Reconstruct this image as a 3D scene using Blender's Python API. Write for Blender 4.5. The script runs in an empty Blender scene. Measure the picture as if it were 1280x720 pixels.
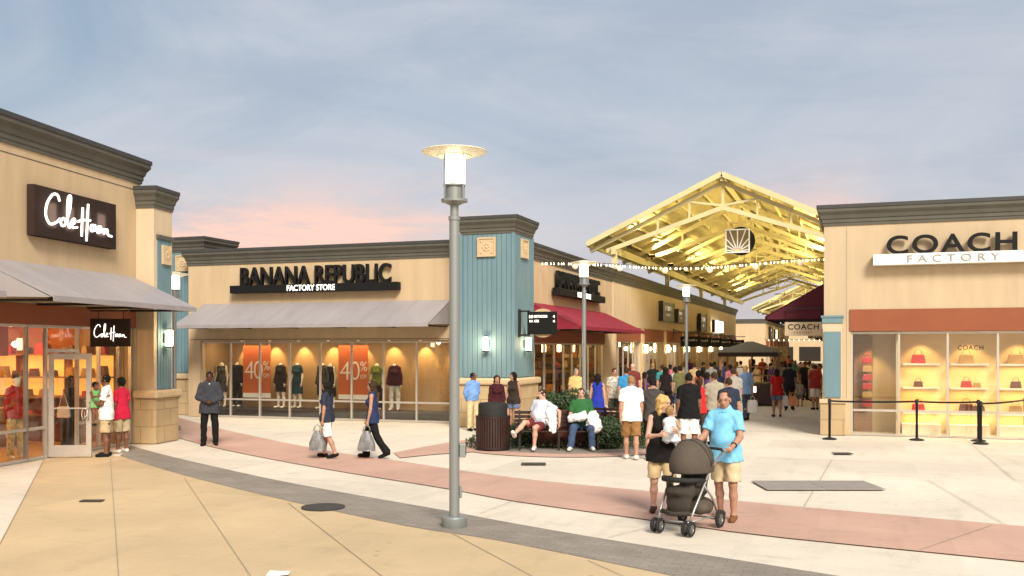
import bpy, math, random
import numpy as np
from math import radians as R, sin, cos, pi
from mathutils import Vector, Matrix

random.seed(7)
rng = np.random.default_rng(7)
sc = bpy.context.scene
COL = sc.collection

# ------------------------------------------------------------------ scene frame
# World axes follow the shopping lane: +y runs down the lane, x across it,
# the clothing store's corner stands at the origin.
CAM = Vector((9.92, -28.40, 2.35))
YAW = math.atan(0.3525)
CE, SE = cos(YAW), sin(YAW)
FPX, U0, V0 = 1220.0, 640.0, 436.0

def from_view(X, Y):                       # metres right of / ahead of the camera -> world x, y
    return (CAM.x + CE * X - SE * Y, CAM.y + SE * X + CE * Y)

def at(u, Y):                              # bearing (as photo column) and distance -> ground place
    return from_view((u - U0) * Y / FPX, Y)

def gp(u, v):                              # ground place measured in the photograph
    Y = FPX * CAM.z / (v - V0)
    return at(u, Y)

# ------------------------------------------------------------------ tags
def tag(o, label=None, cat=None, group=None, kind=None):
    if label: o['label'] = label
    if cat: o['category'] = cat
    if group: o['group'] = group
    if kind: o['kind'] = kind
    return o

def empty(name, loc=(0, 0, 0), rz=0.0, label=None, cat=None, group=None):
    o = bpy.data.objects.new(name, None)
    o.empty_display_size = 0.2
    COL.objects.link(o)
    o.location = loc
    o.rotation_euler = (0, 0, rz)
    return tag(o, label, cat, group)

def copy_tree(o, parent=None):
    c = o.copy()
    COL.objects.link(c)
    c.parent = parent
    for ch in list(o.children):
        copy_tree(ch, c)
    return c

# ------------------------------------------------------------------ materials
def lin(r, g, b):
    f = lambda c: (c / 255 / 12.92) if c <= 10 else ((c / 255 + 0.055) / 1.055) ** 2.4
    return (f(r), f(g), f(b))

def mat(name, col, rough=0.7, var=0.12, scale=3.0, bump=0.0, bscale=60.0, metal=0.0, spec=0.4,
        emit=None, estr=0.0, detail=5.0, stretch=(1, 1, 1), coat=0.0):
    m = bpy.data.materials.new(name)
    m.use_nodes = True
    nt = m.node_tree
    b = nt.nodes['Principled BSDF']
    b.inputs['Roughness'].default_value = rough
    b.inputs['Metallic'].default_value = metal
    b.inputs['Specular IOR Level'].default_value = spec
    b.inputs['Coat Weight'].default_value = coat
    tc = nt.nodes.new('ShaderNodeTexCoord')
    mp = nt.nodes.new('ShaderNodeMapping')
    mp.inputs['Scale'].default_value = stretch
    nt.links.new(tc.outputs['Object'], mp.inputs['Vector'])
    if var > 0:
        n = nt.nodes.new('ShaderNodeTexNoise')
        n.inputs['Scale'].default_value = scale
        n.inputs['Detail'].default_value = detail
        n.inputs['Roughness'].default_value = 0.6
        nt.links.new(mp.outputs[0], n.inputs['Vector'])
        rp = nt.nodes.new('ShaderNodeValToRGB')
        rp.color_ramp.elements[0].position = 0.3
        rp.color_ramp.elements[1].position = 0.72
        rp.color_ramp.elements[0].color = (*[max(0, c * (1 - var)) for c in col], 1)
        rp.color_ramp.elements[1].color = (*[min(1, c * (1 + var)) for c in col], 1)
        nt.links.new(n.outputs['Fac'], rp.inputs['Fac'])
        nt.links.new(rp.outputs[0], b.inputs['Base Color'])
    else:
        b.inputs['Base Color'].default_value = (*col, 1)
    if bump > 0:
        n2 = nt.nodes.new('ShaderNodeTexNoise')
        n2.inputs['Scale'].default_value = bscale
        n2.inputs['Detail'].default_value = 4
        nt.links.new(mp.outputs[0], n2.inputs['Vector'])
        bp = nt.nodes.new('ShaderNodeBump')
        bp.inputs['Strength'].default_value = bump
        bp.inputs['Distance'].default_value = 0.01
        nt.links.new(n2.outputs['Fac'], bp.inputs['Height'])
        nt.links.new(bp.outputs[0], b.inputs['Normal'])
    if emit:
        b.inputs['Emission Color'].default_value = (*emit, 1)
        b.inputs['Emission Strength'].default_value = estr
    return m

def glass_mat(name, tint=(1, 1, 1), refl=0.9):
    m = bpy.data.materials.new(name)
    m.use_nodes = True
    nt = m.node_tree
    nt.nodes.remove(nt.nodes['Principled BSDF'])
    out = nt.nodes['Material Output']
    tr = nt.nodes.new('ShaderNodeBsdfTransparent')
    tr.inputs[0].default_value = (*tint, 1)
    gl = nt.nodes.new('ShaderNodeBsdfGlossy')
    gl.inputs['Roughness'].default_value = 0.02
    gl.inputs[0].default_value = (refl, refl, refl, 1)
    lw = nt.nodes.new('ShaderNodeLayerWeight'); lw.inputs[0].default_value = .5
    pw = nt.nodes.new('ShaderNodeMath'); pw.operation = 'POWER'; pw.inputs[1].default_value = 4.5
    nt.links.new(lw.outputs['Facing'], pw.inputs[0])
    fr = nt.nodes.new('ShaderNodeMath'); fr.operation = 'MULTIPLY_ADD'; fr.inputs[1].default_value = .42; fr.inputs[2].default_value = .055
    nt.links.new(pw.outputs[0], fr.inputs[0])
    n = nt.nodes.new('ShaderNodeTexNoise')          # faintly uneven float glass
    n.inputs['Scale'].default_value = 1.3
    tc = nt.nodes.new('ShaderNodeTexCoord')
    nt.links.new(tc.outputs['Object'], n.inputs['Vector'])
    bp = nt.nodes.new('ShaderNodeBump')
    bp.inputs['Strength'].default_value = 0.03
    nt.links.new(n.outputs['Fac'], bp.inputs['Height'])
    nt.links.new(bp.outputs[0], gl.inputs['Normal'])
    mx = nt.nodes.new('ShaderNodeMixShader')
    nt.links.new(fr.outputs[0], mx.inputs[0])
    nt.links.new(tr.outputs[0], mx.inputs[1])
    nt.links.new(gl.outputs[0], mx.inputs[2])
    nt.links.new(mx.outputs[0], out.inputs['Surface'])
    return m

def tile_mat(name, col, mortar, bw, bh, rough=0.8, var=0.1, msize=0.012, plane='xz', off=0.5):
    """Blocks or slabs with joints."""
    m = mat(name, col, rough, 0, 1, 0.25, 40)
    nt = m.node_tree
    b = nt.nodes['Principled BSDF']
    tc = nt.nodes.new('ShaderNodeTexCoord')
    sp = nt.nodes.new('ShaderNodeSeparateXYZ')
    cb = nt.nodes.new('ShaderNodeCombineXYZ')
    nt.links.new(tc.outputs['Object'], sp.inputs[0])
    if plane == 'xz':
        ad = nt.nodes.new('ShaderNodeMath')
        nt.links.new(sp.outputs[0], ad.inputs[0]); nt.links.new(sp.outputs[1], ad.inputs[1])
        nt.links.new(ad.outputs[0], cb.inputs[0]); nt.links.new(sp.outputs[2], cb.inputs[1])
    else:
        nt.links.new(sp.outputs[0], cb.inputs[0]); nt.links.new(sp.outputs[1], cb.inputs[1])
    br = nt.nodes.new('ShaderNodeTexBrick')
    br.offset = off
    br.inputs['Scale'].default_value = 1
    br.inputs['Brick Width'].default_value = bw
    br.inputs['Row Height'].default_value = bh
    br.inputs['Mortar Size'].default_value = msize
    br.inputs['Mortar Smooth'].default_value = 0.3
    br.inputs['Color1'].default_value = (*[c * (1 - var) for c in col], 1)
    br.inputs['Color2'].default_value = (*[min(1, c * (1 + var)) for c in col], 1)
    br.inputs['Mortar'].default_value = (*mortar, 1)
    nt.links.new(cb.outputs[0], br.inputs['Vector'])
    n = nt.nodes.new('ShaderNodeTexNoise')
    n.inputs['Scale'].default_value = 1.2
    n.inputs['Detail'].default_value = 8
    nt.links.new(tc.outputs['Object'], n.inputs['Vector'])
    mr = nt.nodes.new('ShaderNodeMapRange')
    mr.inputs['From Min'].default_value = 0.3; mr.inputs['From Max'].default_value = 0.7
    mr.inputs['To Min'].default_value = 0.82; mr.inputs['To Max'].default_value = 1.1
    nt.links.new(n.outputs['Fac'], mr.inputs['Value'])
    mx = nt.nodes.new('ShaderNodeMix'); mx.data_type = 'RGBA'; mx.blend_type = 'MULTIPLY'
    mx.inputs[0].default_value = 1
    nt.links.new(br.outputs['Color'], mx.inputs[6]); nt.links.new(mr.outputs[0], mx.inputs[7])
    nt.links.new(mx.outputs[2], b.inputs['Base Color'])
    return m

def ground_mat(name, col, var=0.1, stain=0.25, rough=0.75, fine=0.06):
    """Brushed concrete: broad blotches, scattered stains, fine grain."""
    m = mat(name, col, rough, 0, 1, 0.15, 90)
    nt = m.node_tree
    b = nt.nodes['Principled BSDF']
    tc = nt.nodes.new('ShaderNodeTexCoord')
    def noise(scale, lo, hi, a, c, stretch=None):
        n = nt.nodes.new('ShaderNodeTexNoise')
        n.inputs['Scale'].default_value = scale
        n.inputs['Detail'].default_value = 8
        n.inputs['Roughness'].default_value = 0.65
        if stretch:
            mp = nt.nodes.new('ShaderNodeMapping'); mp.inputs['Scale'].default_value = stretch
            nt.links.new(tc.outputs['Object'], mp.inputs['Vector']); nt.links.new(mp.outputs[0], n.inputs['Vector'])
        else:
            nt.links.new(tc.outputs['Object'], n.inputs['Vector'])
        mr = nt.nodes.new('ShaderNodeMapRange')
        mr.inputs['From Min'].default_value = lo; mr.inputs['From Max'].default_value = hi
        mr.inputs['To Min'].default_value = a; mr.inputs['To Max'].default_value = c
        nt.links.new(n.outputs['Fac'], mr.inputs['Value'])
        return mr.outputs[0]
    vo = nt.nodes.new('ShaderNodeTexVoronoi'); vo.inputs['Scale'].default_value = 1.1       # trodden-in gum and spots
    nt.links.new(tc.outputs['Object'], vo.inputs['Vector'])
    gm = nt.nodes.new('ShaderNodeMapRange'); gm.inputs['From Min'].default_value = .03; gm.inputs['From Max'].default_value = .045
    gm.inputs['To Min'].default_value = .72; gm.inputs['To Max'].default_value = 1.0
    nt.links.new(vo.outputs['Distance'], gm.inputs['Value'])
    br = nt.nodes.new('ShaderNodeTexBrick'); br.offset = .5                                    # pours differ slightly in tone
    br.inputs['Scale'].default_value = 1; br.inputs['Brick Width'].default_value = 3.15; br.inputs['Row Height'].default_value = 2.15; br.inputs['Mortar Size'].default_value = 0
    br.inputs['Color1'].default_value = (.93, .93, .93, 1); br.inputs['Color2'].default_value = (1.05, 1.05, 1.05, 1); br.inputs['Bias'].default_value = 0
    nt.links.new(tc.outputs['Object'], br.inputs['Vector'])
    bw = nt.nodes.new('ShaderNodeRGBToBW'); nt.links.new(br.outputs['Color'], bw.inputs[0])
    f = [gm.outputs[0], bw.outputs[0], noise(0.35, 0.3, 0.7, 1 - var, 1 + var), noise(1.6, 0.55, 0.72, 1.0, 1 - stain, (1, 2.2, 1)), noise(26, 0.3, 0.7, 1 - fine, 1 + fine),
         noise(9, 0.70, 0.76, 1.0, 1 - stain * 0.6), noise(0.9, 0.54, 0.68, 1.0, 1 - stain * .7, (2.5, .6, 1))]
    cur = None
    for s in f:
        if cur is None: cur = s
        else:
            mu = nt.nodes.new('ShaderNodeMath'); mu.operation = 'MULTIPLY'
            nt.links.new(cur, mu.inputs[0]); nt.links.new(s, mu.inputs[1]); cur = mu.outputs[0]
    mx = nt.nodes.new('ShaderNodeMix'); mx.data_type = 'RGBA'; mx.blend_type = 'MULTIPLY'
    mx.inputs[0].default_value = 1
    mx.inputs[6].default_value = (*col, 1)
    nt.links.new(cur, mx.inputs[7])
    nt.links.new(mx.outputs[2], b.inputs['Base Color'])
    return m

M = {}
M['stucco'] = mat('tan_stucco', (0.51, 0.385, 0.24), 0.9, 0.085, 1.3, 0.4, 80, stretch=(2.2, 2.2, .35))
M['stucco2'] = mat('pale_stucco', (0.57, 0.455, 0.31), 0.9, 0.085, 1.3, 0.4, 80, stretch=(2.2, 2.2, .35))
M['stucco3'] = mat('beige_stucco', (0.49, 0.385, 0.255), 0.9, 0.085, 1.3, 0.4, 80, stretch=(2.2, 2.2, .35))
M['cornice'] = mat('olive_cornice', (0.092, 0.087, 0.07), 0.7, 0.12, 2, 0.1, 60)
M['cap'] = mat('dark_coping', (0.045, 0.045, 0.045), 0.6, 0.1, 2)
M['siding'] = mat('blue_siding', (0.13, 0.222, 0.262), 0.65, 0.08, 2.5, 0.1, 50, stretch=(1, 1, 0.3))
M['stone'] = tile_mat('cast_stone_block', (0.46, 0.34, 0.19), (0.28, 0.2, 0.11), 0.62, 0.42, var=0.07)
M['stonecap'] = mat('cast_stone_cap', (0.54, 0.41, 0.25), 0.85, 0.08, 6, 0.2, 80)
M['awngrey'] = mat('grey_metal_awning', (0.30, 0.28, 0.29), 0.5, 0.09, 1.2, stretch=(1.5, .5, .5))
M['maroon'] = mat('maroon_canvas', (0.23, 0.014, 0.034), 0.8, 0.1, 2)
M['shadedmaroon'] = mat('shaded_maroon_canvas', (0.075, 0.006, 0.016), 0.85, 0.1, 2)  # maroon canvas darkened: shade of the unlit right-hand awning put into its colour
M['fascia'] = mat('rust_fascia', (0.25, 0.075, 0.032), 0.75, 0.08, 1.5)
M['alu'] = mat('brushed_aluminium', (0.52, 0.48, 0.43), 0.4, 0.06, 4, metal=0.5)
M['glass'] = glass_mat('shop_glass', (0.97, 0.98, 0.97))
M['black'] = mat('black_paint', (0.009, 0.009, 0.009), 0.6, 0.1, 5, spec=0.18)
M['darkmetal'] = mat('dark_bronze_metal', (0.03, 0.025, 0.022), 0.45, 0.1, 5, metal=0.4)
M['pole'] = mat('grey_painted_steel', (0.235, 0.255, 0.26), 0.42, 0.07, 3, metal=0.35, stretch=(1, 1, .2))
M['white'] = mat('white_paint', (0.78, 0.78, 0.75), 0.5, 0.03, 3)
M['cream'] = mat('cream_painted_steel', (0.62, 0.55, 0.30), 0.6, 0.08, 1.5)
M['deck'] = mat('cream_roof_deck', (0.55, 0.47, 0.22), 0.65, 0.12, 1.0)
M['brownsign'] = mat('dark_brown_panel', (0.035, 0.022, 0.018), 0.85, 0.1, 4, spec=.15)
M['litwhite'] = mat('lit_white_letter', (0.9, 0.9, 0.85), 0.5, 0, emit=(1, 0.95, 0.85), estr=1.1)
M['lampglow'] = mat('lit_lamp_glass', (0.9, 0.9, 0.8), 0.4, 0, emit=(1, 0.93, 0.74), estr=4.5)
M['sconceglow'] = mat('lit_sconce_glass', (0.9, 0.85, 0.7), 0.4, 0, emit=(1, 0.84, 0.52), estr=7)
M['pendantglow'] = mat('lit_pendant', (0.9, 0.8, 0.6), 0.4, 0, emit=(1, 0.66, 0.26), estr=7)
M['signglow'] = mat('lit_sign_face', (0.8, 0.8, 0.75), 0.5, 0, emit=(1, 0.95, 0.8), estr=1.2)
M['floorin'] = mat('shop_floor', (0.36, 0.25, 0.14), 0.35, 0.1, 2)
M['wood'] = mat('warm_wood', (0.24, 0.12, 0.05), 0.5, 0.25, 6, stretch=(1, 1, 8))
M['backdrop'] = mat('display_backdrop', (0.30, 0.20, 0.105), 0.8, 0.06, 1)
M['orange'] = mat('orange_poster', (0.52, 0.115, 0.03), 0.6, 0.04, 1)
M['whitecard'] = mat('poster_white', (0.75, 0.68, 0.6), 0.6, 0.02, 2)
M['mannequin'] = mat('mannequin_skin', (0.72, 0.63, 0.5), 0.4, 0.02, 3)
M['interior'] = mat('cream_interior', (0.60, 0.44, 0.22), 0.7, 0.05, 1)
M['redwall'] = mat('orange_interior', (0.46, 0.065, 0.014), 0.7, 0.1, 1)
M['litshelf'] = mat('backlit_shelf_panel', (0.8, 0.6, 0.3), 0.6, 0, emit=(1, 0.62, 0.16), estr=.8)
M['litshelf2'] = mat('backlit_orange_panel', (0.7, 0.35, 0.1), 0.6, 0.3, 1.5, emit=(1, 0.40, 0.07), estr=.62)
M['shelf'] = mat('white_shelf', (0.75, 0.66, 0.48), 0.5, 0.02, 2)
M['redbag'] = mat('red_leather', (0.42, 0.02, 0.02), 0.45, 0.15, 8)
M['tanbag'] = mat('tan_leather', (0.42, 0.24, 0.08), 0.45, 0.15, 8)
M['brownbag'] = mat('brown_leather', (0.12, 0.04, 0.02), 0.45, 0.15, 8)
M['slat'] = mat('dark_wood_slats', (0.034, 0.015, 0.012), 0.5, 0.3, 4, stretch=(4, 4, .5))
M['planter'] = mat('brown_planter', (0.12, 0.035, 0.022), 0.7, 0.2, 3)
M['iron'] = mat('wrought_iron', (0.03, 0.018, 0.018), 0.5, 0.1, 6, metal=0.3)
M['rubber'] = mat('black_rubber', (0.015, 0.015, 0.015), 0.75, 0.1, 10)
M['manhole'] = mat('cast_iron', (0.06, 0.055, 0.05), 0.6, 0.2, 12, 0.4, 30, metal=0.3)
M['grate'] = mat('steel_plate', (0.27, 0.245, 0.225), 0.6, 0.12, 5, 0.2, 40)
M['bagwhite'] = mat('white_plastic_bag', (0.75, 0.75, 0.75), 0.4, 0.05, 6, 0.3, 25)
M['baggrey'] = mat('grey_plastic_bag', (0.19, 0.195, 0.2), 0.3, 0.45, 7, 0.5, 22)
M['joint'] = mat('joint_dark', (0.30, 0.25, 0.18), 0.9, 0.15, 5)
M['plaza'] = ground_mat('cream_concrete', (0.64, 0.58, 0.485), 0.1, 0.17)
M['tanpave'] = ground_mat('tan_concrete', (0.51, 0.39, 0.235), 0.13, 0.13)
M['pink'] = ground_mat('rose_concrete', (0.50, 0.32, 0.25), 0.12, 0.16)
M['greypave'] = tile_mat('grey_pavers', (0.255, 0.225, 0.19), (0.18, 0.155, 0.13), 0.22, 0.11, var=0.09, msize=0.006, plane='xy')
M['paperm'] = mat('white_paper', (0.8, 0.8, 0.78), 0.6, 0.02, 3)

def cloth(name, r, g, b, rough=0.85, var=0.1):
    k = 'cloth_' + name
    if k not in M:
        M[k] = mat(k, lin(r, g, b), rough, var, 9, 0.25, 45, spec=0.2)
    return M[k]

def skin(tone):
    k = 'skin_' + tone
    if k not in M:
        c = {'light': (0.52, 0.31, 0.23), 'tan': (0.38, 0.205, 0.14), 'brown': (0.17, 0.075, 0.045), 'dark': (0.075, 0.033, 0.022)}[tone]
        M[k] = mat(k, c, 0.5, 0.06, 14, spec=0.35)
    return M[k]

def hairm(tone):
    k = 'hair_' + tone
    if k not in M:
        c = {'black': (0.012, 0.01, 0.009), 'brown': (0.045, 0.025, 0.015), 'blond': (0.52, 0.34, 0.13), 'grey': (0.25, 0.24, 0.22), 'sand': (0.28, 0.18, 0.08)}[tone]
        M[k] = mat(k, c, 0.75, 0.3, 30, 0.4, 60, stretch=(1, 1, .15), spec=0.12)
    return M[k]

# ------------------------------------------------------------------ mesh builder
class MB:
    def __init__(self):
        self.v = []; self.f = []
    def add(self, vs, fs):
        o = len(self.v)
        self.v += [tuple(p) for p in vs]
        self.f += [tuple(i + o for i in f) for f in fs]
        return self
    def box(self, x0, x1, y0, y1, z0, z1, mtx=None):
        vs = [(x0, y0, z0), (x1, y0, z0), (x1, y1, z0), (x0, y1, z0), (x0, y0, z1), (x1, y0, z1), (x1, y1, z1), (x0, y1, z1)]
        if mtx is not None: vs = [mtx @ Vector(p) for p in vs]
        return self.add(vs, [(3, 2, 1, 0), (4, 5, 6, 7), (0, 1, 5, 4), (1, 2, 6, 5), (2, 3, 7, 6), (3, 0, 4, 7)])
    def prism(self, pts, axis, a, b):
        """polygon pts (2D) extruded along axis between a and b."""
        n = len(pts)
        def P(p, t):
            return {'x': (t, p[0], p[1]), 'y': (p[0], t, p[1]), 'z': (p[0], p[1], t)}[axis]
        vs = [P(p, a) for p in pts] + [P(p, b) for p in pts]
        fs = [tuple(range(n - 1, -1, -1)), tuple(range(n, 2 * n))] + [(i, (i + 1) % n, n + (i + 1) % n, n + i) for i in range(n)]
        return self.add(vs, fs)
    def tube(self, pts, r, n=8, closed=False, caps=True):
        pts = [Vector(p) for p in pts]
        rs = r if hasattr(r, '__len__') else [r] * len(pts)
        vs = []; fs = []
        up = None
        m = len(pts)
        for i, p in enumerate(pts):
            if closed: d = pts[(i + 1) % m] - pts[i - 1]
            else: d = pts[min(i + 1, m - 1)] - pts[max(i - 1, 0)]
            if d.length < 1e-9: d = Vector((0, 0, 1))
            d.normalize()
            if up is None:
                up = Vector((0, 0, 1)) if abs(d.z) < 0.9 else Vector((1, 0, 0))
            s = d.cross(up); 
            if s.length < 1e-6: s = d.orthogonal()
            s.normalize(); up = s.cross(d).normalized()
            for k in range(n):
                a = 2 * pi * k / n
                vs.append(p + (s * cos(a) + up * sin(a)) * rs[i])
        for i in range(m if closed else m - 1):
            j = (i + 1) % m
            for k in range(n):
                k2 = (k + 1) % n
                fs.append((i * n + k, i * n + k2, j * n + k2, j * n + k))
        if caps and not closed:
            fs.append(tuple(range(n - 1, -1, -1))); fs.append(tuple((m - 1) * n + k for k in range(n)))
        return self.add(vs, fs)
    def bar(self, a, b, w, h):
        """rectangular bar from a to b, w wide (horizontal), h deep."""
        a = Vector(a); b = Vector(b); d = (b - a).normalized()
        s = d.cross(Vector((0, 0, 1)))
        if s.length < 1e-4: s = Vector((1, 0, 0))
        s.normalize(); t = s.cross(d)
        vs = []
        for p in (a, b):
            for i, j in ((-1, -1), (1, -1), (1, 1), (-1, 1)):
                vs.append(p + s * (i * w / 2) + t * (j * h / 2))
        return self.add(vs, [(3, 2, 1, 0), (4, 5, 6, 7), (0, 1, 5, 4), (1, 2, 6, 5), (2, 3, 7, 6), (3, 0, 4, 7)])
    def lathe(self, prof, n=24, c=(0, 0, 0)):
        vs = []; fs = []
        for (r, z) in prof:
            for k in range(n):
                a = 2 * pi * k / n
                vs.append((c[0] + r * cos(a), c[1] + r * sin(a), c[2] + z))
        for i in range(len(prof) - 1):
            for k in range(n):
                k2 = (k + 1) % n
                fs.append((i * n + k, i * n + k2, (i + 1) * n + k2, (i + 1) * n + k))
        if prof[0][0] > 1e-4: fs.append(tuple(range(n - 1, -1, -1)))
        if prof[-1][0] > 1e-4: fs.append(tuple((len(prof) - 1) * n + k for k in range(n)))
        return self.add(vs, fs)
    def ell(self, c, rx, ry, rz, n=10, m=7):
        vs = [(c[0], c[1], c[2] - rz)]; fs = []
        for i in range(1, m):
            t = pi * i / m - pi / 2
            for k in range(n):
                a = 2 * pi * k / n
                vs.append((c[0] + rx * cos(t) * cos(a), c[1] + ry * cos(t) * sin(a), c[2] + rz * sin(t)))
        vs.append((c[0], c[1], c[2] + rz))
        L = len(vs) - 1
        for k in range(n):
            k2 = (k + 1) % n
            fs.append((0, 1 + k2, 1 + k)); fs.append((L, 1 + (m - 2) * n + k, 1 + (m - 2) * n + k2))
            for i in range(m - 2):
                fs.append((1 + i * n + k, 1 + i * n + k2, 1 + (i + 1) * n + k2, 1 + (i + 1) * n + k))
        return self.add(vs, fs)
    def ring(self, x0, x1, y0, y1, prof):
        """moulding profile [(outward, z)] swept round a rectangle with mitred corners."""
        vs = []; fs = []
        for (o, z) in prof:
            vs += [(x0 - o, y0 - o, z), (x1 + o, y0 - o, z), (x1 + o, y1 + o, z), (x0 - o, y1 + o, z)]
        for i in range(len(prof) - 1):
            for k in range(4):
                k2 = (k + 1) % 4
                fs.append((i * 4 + k, i * 4 + k2, i * 4 + 4 + k2, i * 4 + 4 + k))
        return self.add(vs, fs)
    def mesh(self, name, smooth=False):
        me = bpy.data.meshes.new(name)
        me.from_pydata(self.v, [], self.f)
        me.update()
        if smooth: me.shade_smooth()
        return me
    def build(self, name, m, parent=None, smooth=False, bevel=0.0, angle=None):
        o = bpy.data.objects.new(name, self.mesh(name, smooth))
        COL.objects.link(o)
        for mm in (m if isinstance(m, (list, tuple)) else [m]): o.data.materials.append(mm)
        if parent is not None: o.parent = parent
        if bevel > 0:
            bv = o.modifiers.new('bevel', 'BEVEL'); bv.width = bevel; bv.segments = 2
            bv.limit_method = 'ANGLE'; bv.angle_limit = R(40)
        if angle:
            o.data.set_sharp_from_angle(angle=R(angle))
        return o

def spline(pts, n=8):
    """Catmull-Rom through 2D/3D points."""
    P = [np.array(p, float) for p in pts]
    P = [2 * P[0] - P[1]] + P + [2 * P[-1] - P[-2]]
    out = []
    for i in range(1, len(P) - 2):
        for k in range(n):
            t = k / n
            a, b, c, d = P[i - 1], P[i], P[i + 1], P[i + 2]
            out.append(0.5 * ((2 * b) + (-a + c) * t + (2 * a - 5 * b + 4 * c - d) * t * t + (-a + 3 * b - 3 * c + d) * t ** 3))
    out.append(P[-2])
    return [tuple(p) for p in out]

def text_mesh(s, w, h, depth, bold=0.0, spacing=1.0, shear=0.0):
    """lettering fitted to w x h, standing in the xz plane, centred on x, base at z=0, faces -y."""
    cu = bpy.data.curves.new('lettering', 'FONT')
    cu.body = s; cu.size = 1; cu.extrude = 0.5; cu.offset = bold; cu.space_character = spacing; cu.shear = shear
    cu.resolution_u = 6
    tmp = bpy.data.objects.new('tmp_lettering', cu)
    COL.objects.link(tmp)
    dg = bpy.context.evaluated_depsgraph_get()
    me = bpy.data.meshes.new_from_object(tmp.evaluated_get(dg))
    bpy.data.objects.remove(tmp); bpy.data.curves.remove(cu)
    n = len(me.vertices)
    co = np.empty(n * 3); me.vertices.foreach_get('co', co); co = co.reshape(-1, 3)
    lo, hi = co.min(0), co.max(0)
    x = (co[:, 0] - (lo[0] + hi[0]) / 2) / (hi[0] - lo[0]) * w
    z = (co[:, 1] - lo[1]) / (hi[1] - lo[1]) * h
    y = -co[:, 2] / (hi[2] - lo[2]) * depth
    me.vertices.foreach_set('co', np.stack([x, y, z], 1).ravel())
    me.update()
    return me

def put(name, me, m, parent=None, loc=(0, 0, 0), rz=0.0):
    o = bpy.data.objects.new(name, me)
    COL.objects.link(o)
    if m is not None:
        me.materials.clear(); me.materials.append(m)
    o.parent = parent
    o.location = loc
    o.rotation_euler = (0, 0, rz)
    return o

def lamp(kind, loc, energy, color=(1, 0.8, 0.5), size=0.1, target=None, parent=None, spot=None, size_y=None):
    l = bpy.data.lights.new('lamp_light', kind)
    l.energy = energy; l.color = color
    if kind == 'AREA':
        l.size = size
        if size_y: l.shape = 'RECTANGLE'; l.size_y = size_y
    else: l.shadow_soft_size = size
    if spot: l.spot_size = R(spot); l.spot_blend = 0.6
    o = bpy.data.objects.new('lamp_light', l)
    COL.objects.link(o)
    o.location = loc
    if target is not None:
        o.rotation_euler = (Vector(target) - Vector(loc)).to_track_quat('-Z', 'Y').to_euler()
    if parent is not None: o.parent = parent
    return o

CORNICE = [(0.0, 0.0), (0.03, 0.0), (0.03, 0.06), (0.05, 0.08), (0.05, 0.16), (0.075, 0.18), (0.10, 0.27), (0.145, 0.33), (0.165, 0.36), (0.165, 0.44)]
CAP = [(0.165, 0.0), (0.185, 0.0), (0.185, 0.09), (0.16, 0.095), (-0.3, 0.095)]
def cornice(parent, x0, x1, y0, y1, ztop, sub=False, sc_=1.0):
    h = 0.535 * sc_
    c = MB().ring(x0, x1, y0, y1, [(o * sc_, ztop - h + z * sc_) for o, z in CORNICE]).build('cornice', M['cornice'], parent)
    MB().ring(x0, x1, y0, y1, [(o * sc_ if o > 0 else -min(0.3, (x1 - x0) / 3), ztop - h + 0.44 * sc_ + z * sc_) for o, z in CAP]).build('coping', M['cap'], c)
    return c

def siding(parent, face, a0, a1, p, z0, z1, pitch=0.15, name='siding'):
    """vertical boards with shadow gaps on a wall face; face is one of -y, +x, -x."""
    mb = MB()
    n = max(1, round((a1 - a0) / pitch))
    w = (a1 - a0) / n
    for i in range(n):
        s, e = a0 + i * w + 0.008, a0 + (i + 1) * w - 0.008
        if face == '-y': mb.box(s, e, p - 0.022, p - 0.002, z0, z1)
        elif face == '+x': mb.box(p + 0.002, p + 0.022, s, e, z0, z1)
        else: mb.box(p - 0.022, p - 0.002, s, e, z0, z1)
    return mb.build(name, M['siding'], parent)
# ------------------------------------------------------------------ people
def nv(a):
    a = np.asarray(a, float)
    return a / (np.linalg.norm(a) + 1e-9)

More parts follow.
